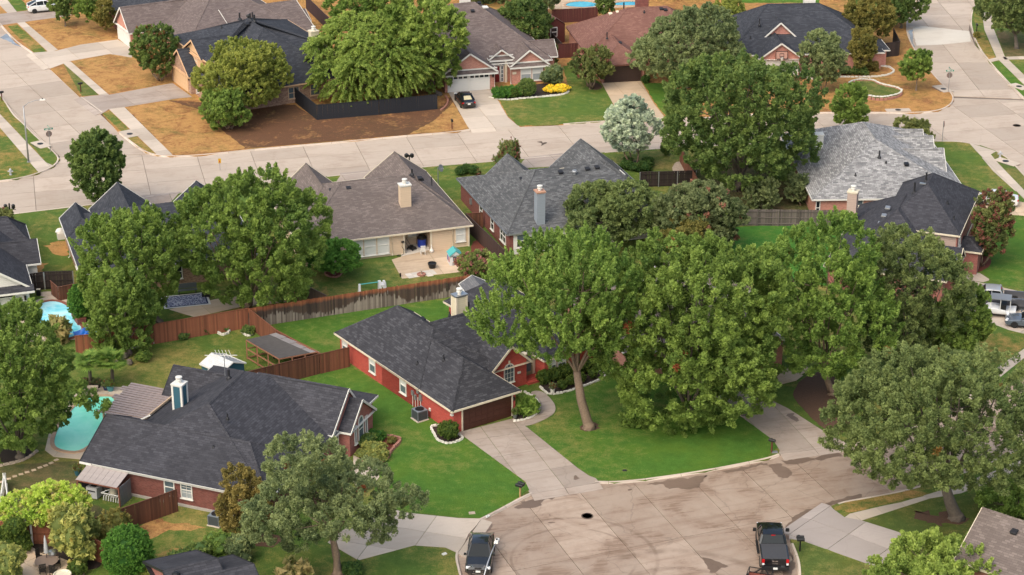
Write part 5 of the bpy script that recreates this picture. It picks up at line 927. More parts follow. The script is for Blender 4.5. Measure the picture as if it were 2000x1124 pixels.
T('large_shrub', 'dull olive tall shrub beside the taupe roofed garage', (207, 66), (183, -5, 228, 62), 'olive', 'bark', .16, .5, .26, .6, 40, 1.0, 7, cat='shrub', trunk=False)
T('shade_tree', 'rounded dark green tree between the taupe roof and maroon shed', (1020, 98), (965, -5, 1078, 92), 'deep', 'barkg', .19, .6, .38, .35, 46, 1.0, 14)
for i, (bx, bb, mt, lb) in enumerate([((960, 5), (900, -70, 1000, 20), 'oak', 'grey green tree crown behind the taupe roof at the top border'), ((1075, 40), (1020, -60, 1100, 28), 'greyoak', 'loose pale tree at the top border beside the round pool deck'), ((1180, 38), (1160, -12, 1206, 28), 'deep', 'small dark tree between the two slivers of pool'), ((1300, -10), (1245, -120, 1330, 8), 'dark', 'dark tree mass over the russet ridge'), ((1400, -15), (1310, -110, 1440, 10), 'deep', 'deep green tree over the lime tree top'), ((1640, -20), (1600, -130, 1700, 5), 'olive', 'golden brown treetop at the top border by the white chimney'), ((600, -30), (440, -150, 640, -6), 'deep', 'far tree behind the long taupe roof'), ((300, -35), (225, -130, 400, -2), 'deep', 'bright far tree above the taupe garage'), ((860, -20), (800, -110, 905, 12), 'dark', 'dark far tree at the top border left of the white chimney')]):
    T('far_tree', lb, bx, bb, mt, 'barkg', .26, .8, .5, .35, 40, .8, 10, group='trees along the top border')
# shrubs, hedges and clipped plants
S = shrub
S('boxwood', 'clipped round boxwood ringed with white stones by the brown garage door', (876, 856), 1.75, 1.5, 'box', .08, 30, group='clipped round shrubs')
S('hedge', 'dark clipped hedge under the red house front window', (1105, 737), 5.4, 1.25, 'box', .09, 28, 'hedge', d=1.3, shape='hedge', rz=R(33))
for i, (x, y, s_) in enumerate([(1098, 760, .85), (1116, 752, .95), (1134, 746, .9), (1157, 738, .85)]):
    S('boxwood', ('small boxwood ball nearest the white flower pot', 'second boxwood ball from the white flower pot', 'boxwood ball just left of the pale bare trunk', 'boxwood ball hidden behind the pale bare trunk')[i], (x, y), s_, s_ * .95, 'box', .07, 26, group='clipped round shrubs')
S('yew_cone', 'large dense green topiary cone beside the fence gate', (253, 1128), 3.7, 4.1, 'bush', .085, 30, 'topiary')
S('boxwood', 'low round bush on the brown lawn below the patio table', (152, 1122), 1.35, 1.05, 'box', .07, 28, group='clipped round shrubs')
S('bamboo_shrub', 'loose arching yellow green shrub behind the patio table', (150, 1098), 3.6, 4.6, 'willow', .26, 22, shape='lobes', tl=.6, tw=.22, accent=.05, up=.5)
S('upright_shrub', 'olive upright feathery shrub behind the topiary cone', (228, 1062), 2.6, 2.6, 'olive', .13, 22, shape='lobes', tl=.55, tw=.14, up=1.3)
for i, (x, y, w, hh, mt) in enumerate([(385, 1105, 2.2, 1.8, 'deep'), (425, 1090, 2.6, 2.0, 'maple'), (465, 1095, 2.4, 2.0, 'greyoak'), (350, 1110, 1.6, 1.4, 'deep')]):
    S('garden_shrub', ('dark green shrub in the row above the near charcoal roof', 'mid green shrub in the row above the near charcoal roof', 'grey green shrub in the row above the near charcoal roof', 'small shrub at the fence end of the row above the near charcoal roof')[i], (x, y), w, hh, mt, .12, 24, shape='lobes', tl=.3, tw=.18, group='shrubs above the near charcoal roof')
S('garden_shrub', 'low dark shrub at the foot of the near grey green oak', (690, 1122), 1.6, .8, 'dark', .1, 24, shape='lobes')
S('grass_clump', 'spray of pale ornamental grass left of the near oak trunk', (585, 1135), 2.4, 1.4, 'reed', .4, 14, shape='lobes', tl=.7, tw=.2, up=1.6, core=False)
S('juniper_shrub', 'pale green conifer cut by the lower left corner', (20, 1140), 3.0, 3.2, 'willow', .12, 26, shape='lobes', tl=.4, tw=.22, up=.9)
S('columnar_shrub', 'dark smooth column shrub behind the kidney shaped pool', (158, 628), 2.1, 3.7, 'bush', .1, 26)
S('reed_clump', 'feathery reeds with plumes at the foot of the blue pool', (112, 668), 2.2, 2.0, 'reed', .5, 12, shape='lobes', tl=.9, tw=.2, up=1.8, core=False)
S('sago_palm', 'spiky sago palm in the bed by the brown garage door', (1025, 805), 1.9, 1.0, 'palm', .5, 12, 'palm', shape='lobes', tl=.7, tw=.12, up=.2, core=False)
S('hedge', 'bright clipped hedge at the white garage front walk', (990, 190), 3.4, 1.35, 'bush', .1, 26, 'hedge', d=2.2, shape='hedge', rz=R(18))
S('boxwood', 'small square clipped bush at the end of the bright hedge', (1005, 192), 1.1, 1.2, 'box', .09, 26, group='clipped round shrubs')
S('garden_shrub', 'round deep green bush beside the bright hedge', (1029, 188), 2.3, 2.2, 'deep', .11, 26)
S('gold_shrub', 'low golden yellow shrub bed at the lawn edge', (1088, 180), 3.2, .9, 'gold', .1, 24, d=2.2, shape='lobes')
S('garden_shrub', 'airy grey green bush over the golden shrub', (1080, 168), 2.6, 2.6, 'greyoak', .12, 22, shape='lobes', tl=.4, tw=.16)
S('garden_shrub', 'rust leaved bush in front of the maroon side fence', (1076, 130), 2.0, 3.0, 'crape', .13, 24, shape='lobes', accent=.2)
S('boxwood', 'small ball bush at the chocolate garage corner', (1261, 162), 1.1, 1.0, 'dark', .09, 24, group='clipped round shrubs')
for i, (x, y) in enumerate([(899, 343), (911, 338), (925, 341)]): S('boxwood', ('round bush nearest the grey house corner, left of three', 'middle of the three round bushes on the beige house side lawn', 'right of the three round bushes beside the grey house')[i], (x, y), 1.15, 1.0, 'dark', .1, 24, group='clipped round shrubs')
S('flower_shrub', 'small coral flowered plant next to the three round bushes', (932, 342), .9, .6, 'crape', .1, 22, shape='lobes', accent=.4)
S('crape_tree', 'reddish crape tips behind the grey roof front gable', (993, 335), 3.0, 3.6, 'crape', .15, 22, 'tree', shape='lobes', accent=.25, tl=.6, up=1.2)
for i, (x, y, w) in enumerate([(1222, 330, 1.6), (1240, 334, 1.5), (1258, 332, 1.8), (1226, 322, 1.4), (1264, 324, 1.5)]): S('garden_shrub', ('front left dark shrub of the ring under the silvery cedar', 'front middle dark shrub of the ring under the silvery cedar', 'front right dark shrub of the ring under the silvery cedar', 'back left dark shrub of the ring under the silvery cedar', 'back right dark shrub of the ring under the silvery cedar')[i], (x, y), w, .9, 'dark', .1, 24, shape='lobes', group='shrubs ringing the silvery cedar')
for i, (x, y, w, hh, mt) in enumerate([(1620, 148, 1.8, .9, 'deep'), (1650, 145, 1.8, 1.0, 'oak'), (1680, 146, 2.2, 1.0, 'deep'), (1706, 140, 1.6, 1.3, 'rust'), (1718, 122, 1.2, 1.5, 'olive'), (1590, 150, 1.6, .8, 'deep')]):
    S('garden_shrub', ('low green shrub under the round dark tree by rose brick', 'dull shrub in the rose brick bed left of the wall window', 'green shrub below the rose brick window', 'rusty brown shrub right of the rose brick window', 'small round olive shrub at the rose brick house corner', 'green shrub by the rose brick entry')[i], (x, y), w, hh, mt, .1, 22, shape='lobes', group='bed shrubs of the rose brick house')
for i, (x, y, w, hh, mt) in enumerate([(715, 872, 2.0, 1.0, 'deep'), (735, 860, 1.6, .8, 'bush'), (726, 892, 2.4, 1.1, 'willow'), (742, 898, 1.6, .8, 'willow'), (765, 866, .8, .5, 'olive')]):
    S('garden_shrub', ('dark green bush at the arched window of the maroon brick house', 'bright low bush at the maroon brick house corner', 'yellow tipped bush nearest the curved walk', 'yellow tipped bush at the red edging', 'tiny bush on the red mulch mound')[i], (x, y), w, hh, mt, .09, 24, shape='lobes', group='front bed bushes of the maroon brick house')
for i, (x, y) in enumerate([(1900, 500), (1893, 515), (1925, 498)]): S('garden_shrub', ('green shrub under the red crape myrtle', 'small shrub at the brick pier foot', 'low shrub on the red mulch ring')[i], (x, y), 1.3, 1.2, 'deep', .1, 22, shape='lobes', group='shrubs by the two storey house')
for i, (x, y, w) in enumerate([(402, 651, 1.0), (437, 645, 1.2), (484, 652, 1.3), (360, 664, .9)]): S('garden_shrub', ('tuft of green at the middle of the wooden fence foot', 'small bush in a white stone ring at the fence', 'bush in the white stone corner ring by the mesh run', 'wispy tuft at the wooden fence foot')[i], (x, y), w, .7, 'deep', .09, 22, shape='lobes', group='bushes along the wooden fence')
S('garden_shrub', 'bright weedy clump under the leafy tree beside the palms', (280, 706), 1.4, 1.0, 'maple', .12, 22, shape='lobes'); S('garden_shrub', 'dark green undergrowth tree foot behind the palms', (215, 690), 2.4, 1.6, 'deep', .13, 22, shape='lobes'); S('garden_shrub', 'small round shrub on the far right sidewalk strip', (1907, 74), .9, .8, 'olive', .1, 22)
S('garden_shrub', 'yellow green shrub peeking out at the lower border by the topiary cone', (290, 1135), 1.6, 1.3, 'lime', .1, 22, shape='lobes'); S('young_tree', 'thin young evergreen on the lawn by the brown fence', (1300, 305), 1.0, 2.2, 'deep', .12, 22, 'tree', shape='lobes')
# cloud pruned topiary
o = empty('cloud_topiary', G(28, 1078), 0, 'cloud pruned topiary of smooth green pads at the left border', 'topiary'); tb = MB()
for i, (dx, dz, r_) in enumerate([(-.9, 1.5, .62), (.25, 2.2, .85), (-.35, 1.0, .7), (.5, 1.2, .75), (-1.2, .75, .6), (.9, .7, .5), (0, 1.9, .5)]):
    tb.tube([(0, 0, 0), (dx * .4, .1, dz * .5), (dx, rng.uniform(-.3, .3), dz)], [.07, .05, .03], 6); dy = rng.uniform(-.3, .3); arr = foliage([((dx, dy, dz), (r_, r_, r_ * .85))], int(170 * r_ / .6), 26, .16, .12, .08, .4, cut=.9); c = bpy.data.objects.new('foliage_pad', leaf_mesh('foliage_pad', *arr, LM['box'])); link(c, o)
    MB().lathe([(max(.01, math.cos(t) * r_ * .9), math.sin(t) * r_ * .8) for t in np.linspace(-1.5, 1.5, 7)], 10, (dx, dy, dz)).build('stems', LM['box'], c, smooth=True)
tb.build('trunk', M['bark'], o)
# fan palms: a trunk and separate fronds
def palm(label, base, hgt, nfr, R_):
    o = empty('fan_palm', G(*base), 0, label, 'palm', 'fan palms by the pool'); MB().tube([(0, 0, -.1), (.05, 0, hgt * .5), (0, .05, hgt)], [.17, .15, .16], 9).build('trunk', M['barkg'], o, smooth=True)
    for i in range(nfr):
        a = i * 2.4; el = rnd.uniform(-.25, 1.0); st = Vector((math.cos(a) * math.cos(el), math.sin(a) * math.cos(el), math.sin(el))); c0 = Vector((0, 0, hgt)); hub = c0 + st * R_ * .55; n = 18; ang = np.linspace(-1.9, 1.9, n); side = st.cross(Vector((0, 0, 1))).normalized()
        d = np.array([tuple(st * math.cos(t) + side * math.sin(t)) for t in ang]); ln = R_ * .62 * (1 - .12 * np.abs(ang)); P = np.array(hub) + d * (ln * .5)[:, None]; P[:, 2] -= .10 * ln; A = d.copy(); A[:, 2] -= .22; nn = np.tile(np.array(side.cross(st)), (n, 1)) + rng.normal(size=(n, 3)) * .15
        fr = bpy.data.objects.new('frond', leaf_mesh('frond', P, A, nn, ln, np.full(n, .15 * R_), rng.uniform(.2, .9, n), LM['palm'])); link(fr, o); MB().tube([c0, hub], [.03, .02], 5).build('stalk', LM['palm'], fr)
palm('fan palm nearest the left tree behind the stone bench', (177, 757), 2.6, 22, 1.35); palm('fan palm by the glazed pot and the pergola', (220, 752), 2.3, 24, 1.45)
print('leaves', NL[0])
# ---------------------------------------------------------------- fences, each picket a part
WD = dict(stained=wood('stained_pickets', (.20, .06, .03), .3, True), red=wood('red_cedar', (.25, .088, .046), .35), dkbrown=wood('dark_brown_boards', (.13, .050, .028), .4), brown=wood('brown_boards', (.19, .068, .037), .35), smooth=wood('chocolate_boards', (.060, .032, .027), .15), maroon=wood('maroon_boards', (.085, .022, .020), .2),
    char=plain('charcoal_paint', (.017, .019, .026), .7, var=.15), grey=wood('weathered_grey', (.15, .125, .115), .35), black=wood('black_boards', (.032, .021, .019), .4), lattice=wood('pale_lattice', (.20, .13, .10), .3), pale=wood('pale_rail', (.42, .33, .27), .2), vinyl=M['white'], plum=wood('plum_boards', (.055, .030, .034), .2))
def fence(label, tops, h, mat, pw=.145, gap=.004, rails=1, cap=True, posts=2.4, post_m=None, cat='fence', name='wooden_fence', group=None, jag=.02, world=None):
    """tops: pixels of the fence's upper edge; rails = side of the line (1 left, -1 right, 0 none) they show on"""
    P = world or [tuple(G(x, y, h)[:2]) for x, y in tops]; o = empty(name, (*P[0], 0), 0, label, cat, group); O = Vector((*P[0], 0)); m = WD[mat] if isinstance(mat, str) else mat; var = []
    for k in range(4): b = MB().box((0, 0, h / 2), (pw - gap, .022, h + rnd.uniform(-jag, jag))); var.append(b.mesh('picket', m))
    total = 0
    for a, b in zip(P, P[1:]):
        a, b = Vector((*a, 0)), Vector((*b, 0)); d = b - a; L = d.length; d.normalize(); n = Vector((-d.y, d.x, 0)); an = math.atan2(d.y, d.x); c = int(L / pw); rest = MB()
        for i in range(c):
            q = a + d * (pw * (i + .5)) - O + n * rnd.uniform(-.006, .006)
            if total < 300:
                p = bpy.data.objects.new('picket', rnd.choice(var)); p.location = q + Vector((0, 0, rnd.uniform(-jag, jag))); p.rotation_euler = (0, rnd.uniform(-.008, .008), an); link(p, o); total += 1
            else: rest.box((q.x, q.y, h / 2), (pw - gap, .022, h), an)
        if rest.f: r = rest.build('picket', m, o); r['kind'] = 'stuff'
        mid = (a + b) / 2 - O
        if rails:
            for z in (.25, h * .5, h - .25): MB().box((0, 0, 0), (L, .045, .09)).build('rail', m, o, mid + n * rails * .04 + Vector((0, 0, z)), an)
            k = max(1, round(L / posts))
            for i in range(k + 1): MB().box((0, 0, h / 2), (.09, .09, h + .04)).build('post', post_m or m, o, a + d * (L * i / k) - O + n * rails * .09, an)
        if cap: MB().box((0, 0, 0), (L + .05, .10, .035)).build('cap_board', m, o, mid + Vector((0, 0, h + .03)), an)
    return o
f_ = fence
f_('long weathered picket fence with black tide marks and rust red top', [(485, 603), (917, 538)], 1.95, 'stained', rails=1, cap=False, jag=.03)
f_('red cedar fence with white stones at its foot behind the palms', [(147, 657), (215, 650), (300, 634), (484, 603)], 1.95, 'red', rails=1)
f_('cedar fence running from the corner down behind the mesh run', [(486, 604), (540, 646), (625, 691)], 1.9, 'brown', rails=1, cap=True)
f_('dark brown board fence between the black roof and the mesh run', [(478, 728), (625, 692)], 1.9, 'dkbrown', rails=1); f_('reddish brown board fence meeting the red brick wall', [(626, 692), (682, 679)], 1.9, 'brown', rails=1)
f_('dark brown fence leaning up to the maroon brick house', [(172, 1017), (345, 957)], 1.9, 'dkbrown', rails=1)
f_('red brown fence with exposed rails beside the cloud topiary', [(-60, 1018), (113, 1023)], 1.8, 'red', rails=-1, pw=.16); f_('small red fence panel beside the topiary cone', [(181, 1053), (232, 1075)], 1.8, 'red', rails=-1); f_('short reddish fence peeking out above the near charcoal roof', [(300, 1108), (346, 1093)], 1.8, 'brown', rails=1)
f_('blackened fence with silver posts behind the kidney shaped pool', [(45, 538), (85, 532), (142, 530)], 1.8, 'black', rails=-1, post_m=M['steel']); f_('low dark screen panel beside the statue', [(98, 549), (113, 562), (146, 555)], 1.4, 'dkbrown', rails=0)
f_('smooth charcoal painted fence around the feathery elm', [(575, 172), (618, 206), (740, 196), (856, 185)], 1.85, 'char', rails=0, cap=True, gap=.001)
f_('weathered grey fence with two rails beyond the bright back lawn', [(1438, 409), (1645, 411)], 1.8, 'grey', rails=-1, cap=False); f_('brown fence beside the huge maple', [(1328, 285), (1363, 352)], 1.8, 'brown', rails=1); f_('dark fence with metal posts behind the dark olive tree', [(1250, 337), (1360, 334)], 1.7, 'black', rails=-1, post_m=M['grey'])
f_('smooth chocolate fence between the beige house and the white siding house', [(909, 417), (960, 465), (1002, 507)], 1.8, 'smooth', rails=0, gap=.001)
f_('dark cross fence meeting the brick side of the white siding house', [(911, 418), (944, 416)], 1.7, 'dkbrown', rails=0)
f_('maroon side fence between the two far houses', [(1054, 89), (1130, 85)], 1.9, 'maroon', rails=0); f_('slanting dark fence beside the maroon shed', [(1068, 55), (1098, 86)], 1.6, 'black', rails=0); f_('maroon back fence below the round pool', [(1078, 20), (1168, 15)], 1.9, 'maroon', rails=0)
f_('dark stained corner fence by the far street', [(1690, 90), (1713, 87), (1758, 82), (1745, 56)], 1.9, 'black', rails=0); f_('plum brown fence behind the long taupe roof', [(597, -8), (652, 45)], 1.9, 'plum', rails=0); f_('pale lattice fence panel beside the hanging crape', [(590, 555), (638, 578)], 1.2, 'lattice', rails=0, pw=.1, gap=.03)
f_('white deck railing at the left border', [(2, 965), (8, 925)], 1.0, 'vinyl', rails=1, pw=.14, gap=.09, name='railing', cat='railing'); f_('white stair railing at the left border', [(8, 925), (14, 968)], 1.0, 'vinyl', rails=1, pw=.14, gap=.09, name='railing', cat='railing')
# ---------------------------------------------------------------- vehicles
def paint(name, c, rough=.22): return plain(name, c, rough, .1, var=.03, spec=.5, coat=.8)
VM = dict(black=paint('black_paint', (.008, .008, .010)), dgrey=paint('graphite_paint', (.016, .016, .018)), white=paint('white_paint', (.72, .72, .72)), silver=paint('silver_paint', (.33, .34, .36)), blue=paint('slate_paint', (.10, .12, .15)), glass=plain('car_glass', (.012, .014, .016), .09, var=.02, spec=.32), chrome=plain('chrome', (.7, .7, .7), .12, 1.0), tyre=M['rubber'], rim=plain('alloy', (.45, .45, .46), .3, .9), drim=plain('dark_alloy', (.03, .03, .032), .35, .7), red=plain('tail_lamp', (.42, .008, .012), .2), lamp=plain('head_lamp', (.75, .76, .78), .12), plate=plain('number_plate', (.72, .72, .70), .4), trim=plain('black_trim', (.014, .014, .015), .5), cover=plain('bed_cover', (.055, .055, .062), .6), wood=plain('trailer_deck', (.17, .045, .03), .8, var=.3), shade=plain('sun_shade', (.48, .42, .27), .6, var=.3, scale=2))
WH = {}
def wheel(parent, x, y, r, side, w=.24, rim='rim'):
    k = (r, rim, w)
    if k not in WH:
        t = MB().lathe([(r * .62, -w / 2), (r * .95, -w / 2), (r, -w * .35), (r, w * .35), (r * .95, w / 2), (r * .62, w / 2)], 20).mesh('tyre', VM['tyre'])
        b = MB().lathe([(.03, 0), (r * .64, -.02), (r * .66, .01), (r * .6, .02)], 16)
        for i in range(5): a = i * 1.2566; b.beam((0, 0, .03), (r * .62 * math.cos(a), r * .62 * math.sin(a), .035), .06, .02)
        WH[k] = (t, b.mesh('rim', VM[rim]))
    e = bpy.data.objects.new('wheel', WH[k][0]); e.location = (x, y, r); e.rotation_euler = (R(-90) * side, 0, 0); link(e, parent); q = bpy.data.objects.new('rim', WH[k][1]); q.location = (0, 0, w * .42); link(q, e)
def loft(b, secs):
    n = len(secs[0])
    for A, B in zip(secs, secs[1:]):
        for i in range(n - 1): b.poly([A[i], B[i], B[i + 1], A[i + 1]])
def body_secs(L, W, st):
    out = []
    for t, w, z0, z1 in st:
        x = L / 2 - t * L; hw = W / 2 * w; h = z1 - z0
        out.append([(x, -hw * .5, z0), (x, -hw * .92, z0 + .03), (x, -hw, z0 + h * .28), (x, -hw * 1.005, z0 + h * .6), (x, -hw * .965, z0 + h * .9), (x, -hw * .86, z1), (x, 0, z1 + .035), (x, hw * .86, z1), (x, hw * .965, z0 + h * .9), (x, hw * 1.005, z0 + h * .6), (x, hw, z0 + h * .28), (x, hw * .92, z0 + .03), (x, hw * .5, z0)])
    return out
def bshell(b, secs): loft(b, secs); b.poly(secs[0]); b.poly(secs[-1][::-1]); 
def cabin(o, L, W, H, c, pm, wb=.88, wr=.70, pill=(.5,), roofname='roof', shade=None):
    """glass house from windscreen foot to back window foot; c = four (t, z)"""
    (ta, za), (tb, zb), (tc, zc), (td, zd) = c; X = lambda t: L / 2 - t * L; S = []
    for t, z, k in ((ta, za, wb), (tb, zb, wr), (tc, zc, wr), (td, zd, wb)): S.append((X(t), W / 2 * k, z))
    A, B, C, D = S; g = MB(); g.poly([(A[0], -A[1], A[2]), (A[0], A[1], A[2]), (B[0], B[1], B[2]), (B[0], -B[1], B[2])]); g.build('windscreen', VM['glass'], o)
    MB().poly([(C[0], -C[1], C[2]), (C[0], C[1], C[2]), (D[0], D[1], D[2]), (D[0], -D[1], D[2])]).build('rear_window', VM['glass'], o)
    for s in (-1, 1):
        q = [(A[0] - .12, s * A[1], A[2]), (B[0] - .06, s * B[1], B[2] - .04), (C[0] + .06, s * C[1], C[2] - .04), (D[0] + .22, s * D[1], D[2])]; MB().poly(q if s < 0 else q[::-1]).build('side_window', VM['glass'], o)
    for s in (-1, 1):
        MB().beam((A[0], s * A[1], A[2]), (B[0], s * B[1], B[2]), .09, .07).build('pillar', pm, o); MB().beam((D[0], s * D[1], D[2]), (C[0], s * C[1], C[2]), .16, .08).build('pillar', pm, o)
        for p in pill: x = A[0] + (D[0] - A[0]) * p; MB().beam((x, s * (A[1] + .005), A[2]), (x - .05, s * (B[1] + .01), B[2]), .08, .04).build('pillar', pm, o)
    r = MB(); m = 6; rows = []
    for i in range(m + 1): t = i / m; x = B[0] + (C[0] - B[0]) * t; z = B[2] + (C[2] - B[2]) * t + .05 * math.sin(math.pi * t); rows.append([(x, -B[1] - .01, z - .06), (x, -B[1] * .96, z), (x, -B[1] * .5, z + .035), (x, 0, z + .045), (x, B[1] * .5, z + .035), (x, B[1] * .96, z), (x, B[1] + .01, z - .06)])
    loft(r, rows); r.poly(rows[0]); r.poly(rows[-1][::-1]); r.build(roofname, pm, o, smooth=True)
def car(label, px, rz, L, W, H, pm, kind, rim='rim', cat='car', name='parked_car', z=ZR, cab=None):
    o = empty(name, (*G(*px)[:2], z), rz, label, cat); b = MB()
    st = dict(suv=[(0, .72, .42, .72), (.015, .86, .28, .86), (.06, .96, .24, .98), (.24, 1, .24, 1.08), (.5, 1, .24, 1.10), (.8, 1, .24, 1.14), (.93, .97, .26, 1.14), (.985, .9, .32, 1.08), (1, .78, .45, .9)],
        sedan=[(0, .72, .32, .58), (.015, .86, .24, .68), (.07, .96, .2, .76), (.26, 1, .2, .90), (.5, 1, .2, .93), (.78, 1, .2, .98), (.92, .96, .22, 1.0), (.985, .88, .28, .94), (1, .76, .38, .8)],
        coupe=[(0, .7, .3, .52), (.015, .86, .22, .62), (.07, .97, .18, .70), (.28, 1, .18, .84), (.5, 1, .18, .88), (.8, 1, .18, .95), (.93, .96, .22, .95), (.985, .88, .28, .88), (1, .76, .38, .75)])[kind]
    bshell(b, body_secs(L, W, st)); b.build('body', pm, o, smooth=True)
    c = cab or dict(suv=[(.25, 1.08), (.43, H), (.72, H - .03), (.975, 1.12)], sedan=[(.27, .90), (.43, H), (.66, H - .01), (.86, .99)], coupe=[(.31, .86), (.47, H), (.60, H - .01), (.88, .94)])[kind]
    cabin(o, L, W, H, c, pm, .88, .66, (.46,) if kind != 'suv' else (.36, .66)); r = .36 if kind == 'suv' else .33
    for sx in (.19, .815):
        for s in (-1, 1): wheel(o, L / 2 - sx * L, s * (W / 2 - .10), r, -s, .24, rim)
        ar = MB()
        for s in (-1, 1): ar.lathe([(r * 1.16, -.012), (r * 1.16, .012)], 20, (0, 0, 0)) if False else None
    for s in (-1, 1):
        MB().box((0, 0, 0), (.22, .42, .13), 0, .8).build('headlight', VM['lamp'], o, (L / 2 - .17, s * W * .36, .72 if kind != 'suv' else .84), s * -.35); MB().box((0, 0, 0), (.16, .42, .14), 0, .85).build('tail_light', VM['red'], o, (-L / 2 + .1, s * W * .35, .86 if kind != 'suv' else 1.0), s * .35)
        MB().box((0, 0, 0), (.12, .22, .15), 0, .8).build('mirror', pm, o, (L / 2 - .31 * L, s * (W / 2 + .08), .98 if kind != 'suv' else 1.14))
        MB().box((0, 0, 0), (L * .5, .05, .08)).build('sill', VM['trim'], o, (0, s * W * .485, .26)); 
        for hx in (.05, -.15): MB().box((0, 0, 0), (.18, .03, .03)).build('door_handle', VM['chrome'], o, (hx * L, s * W * .503, .80 if kind != 'suv' else .92))
    MB().box((0, 0, 0), (.04, .32, .16)).build('number_plate', VM['plate'], o, (-L / 2 - .0, 0, .72)); MB().box((0, 0, 0), (.06, W * .5, .2)).build('lower_grille', VM['trim'], o, (L / 2 - .01, 0, .42))
    return o
cr = car('graphite luxury crossover with a spindle grille parked under the lamp arm', (938, 1094), R(-93), 4.85, 1.92, 1.66, VM['dgrey'], 'suv')
g = MB(); 
for y in (-1, 1): g.beam((2.43, y * .42, .40), (2.40, y * .22, .66), .03, .05).beam((2.40, y * .22, .66), (2.28, y * .50, 1.0), .03, .05).beam((2.43, y * .42, .40), (2.44, 0, .36), .03, .04)
g.build('grille_surround', VM['chrome'], cr); MB().box((0, 0, 0), (.05, .62, .5), 0, .8).build('grille', VM['trim'], cr, (2.39, 0, .62)); MB().box((0, 0, 0), (.03, .34, .15)).build('front_plate', VM['plate'], cr, (2.45, 0, .58))
cr = car('black sedan parked nose in before the white garage doors', (908, 203), R(104), 4.75, 1.82, 1.45, VM['black'], 'sedan', z=-.02); MB().poly([(-1.18, -.42, 1.405), (-1.18, .42, 1.405), (-1.78, .5, 1.10), (-1.78, -.5, 1.10)]).build('sun_shade', VM['shade'], cr); MB().box((0, 0, 0), (.05, .8, .06)).build('chrome_strip', VM['chrome'], cr, (-2.36, 0, .86))
car('white crossover half hidden by a tree on the far left driveway', (86, 22), R(22), 4.6, 1.9, 1.66, VM['white'], 'suv', z=-.0)
car('white sedan behind the red crape myrtle', (1943, 399), R(166), 4.8, 1.85, 1.45, VM['white'], 'sedan', z=.02)
car('slate blue sports coupe cut by the right border', (2012, 637), R(166), 4.6, 1.9, 1.32, VM['blue'], 'coupe', 'drim', z=.02)
def pickup(label, px, rz, pm, L=5.9, W=2.04, cover=True, z=ZR, top=None):
    o = empty('pickup_truck', (*G(*px)[:2], z), rz, label, 'pickup'); b = MB(); X = lambda t: L / 2 - t * L
    bshell(b, body_secs(L, W, [(0, .78, .5, .95), (.012, .9, .42, 1.08), (.05, .97, .4, 1.18), (.22, 1, .4, 1.24), (.4, 1, .4, 1.24), (.615, 1, .42, 1.24)])); b.build('body', pm, o, smooth=True)
    bd = MB(); x0, x1 = X(.625), X(.985)
    for s in (-1, 1): bd.box(((x0 + x1) / 2, s * (W / 2 - .07), .92), (x0 - x1, .14, .72))
    bd.box(((x0 + x1) / 2, 0, .62), (x0 - x1, W - .3, .1)).box((x0 - .04, 0, .95), (.08, W - .2, .68)); bd.build('bed', pm, o)
    if cover: MB().box((0, 0, 0), (x0 - x1, W - .22, .06)).build('bed_cover', VM['cover'], o, ((x0 + x1) / 2, 0, 1.28))
    t = MB().box((0, 0, 0), (.1, W - .5, .62)).build('tailgate', pm, o, (X(.99), 0, .95)); em = MB()
    for k, (y, w, h_) in enumerate(((.16, .14, .1), (.02, .05, .08), (-.06, .05, .09), (-.14, .1, .09))): em.box((-.055, y, .16), (.012, w, h_))
    for k, (y, w) in enumerate(((.17, .08), (-.03, .30))): em.box((-.055, y, -.03), (.012, w, .035))
    em.box((-.055, -.55, -.22), (.012, .26, .05)); em.build('emblem', VM['chrome'], t); MB().box((-.06, .22, .27), (.03, .14, .03)).build('tailgate_handle', VM['chrome'], t)
    cabin(o, L, W, 1.9, [(.23, 1.24), (.33, 1.88), (.565, 1.88), (.61, 1.26)], top or pm, .92, .76, (.5,))
    for sx in (.165, .80):
        for s in (-1, 1): wheel(o, X(sx), s * (W / 2 - .13), .42, -s, .28, 'drim')
    for s in (-1, 1):
        MB().box((0, 0, .12), (.1, .2, .26)).build('tail_light', VM['red'], o, (X(.99) - .02, s * (W / 2 - .14), 1.0)); MB().box((0, 0, 0), (.09, .16, .14)).build('reverse_lamp', VM['lamp'], o, (X(.99) - .025, s * (W / 2 - .14), .88)); MB().box((0, 0, 0), (.2, .4, .2)).build('headlight', VM['lamp'], o, (X(.03), s * W * .36, .98))
        MB().box((0, 0, 0), (.14, .28, .24), 0, .9).build('mirror', VM['trim'], o, (X(.29), s * (W / 2 + .2), 1.38)); MB().box((0, 0, 0), (1.9, .16, .06)).build('step', VM['trim'], o, (X(.45), s * (W / 2 + .02), .42))
    MB().box((0, 0, 0), (.22, W, .22), 0, .96).build('rear_bumper', VM['trim'], o, (X(1.0) - .06, 0, .58)); MB().box((0, 0, 0), (.02, .32, .16)).build('number_plate', VM['plate'], o, (X(1.0) - .19, 0, .62)); MB().box((0, 0, 0), (.1, W * .5, .3)).build('grille', VM['chrome'], o, (X(.0) + .02, 0, .86))
    MB().box((0, 0, 0), (.06, .3, .04)).build('third_brake_light', VM['red'], o, (X(.575), 0, 1.86)); return o
pickup('black pickup truck with covered bed parked at the court kerb', (1507, 1080), R(88), VM['black'])
pickup('silver grey pickup truck with an open bed on the right driveway', (1943, 598), R(168), paint('gunmetal_paint', (.10, .10, .11)), cover=False, z=.02, top=VM['silver'])
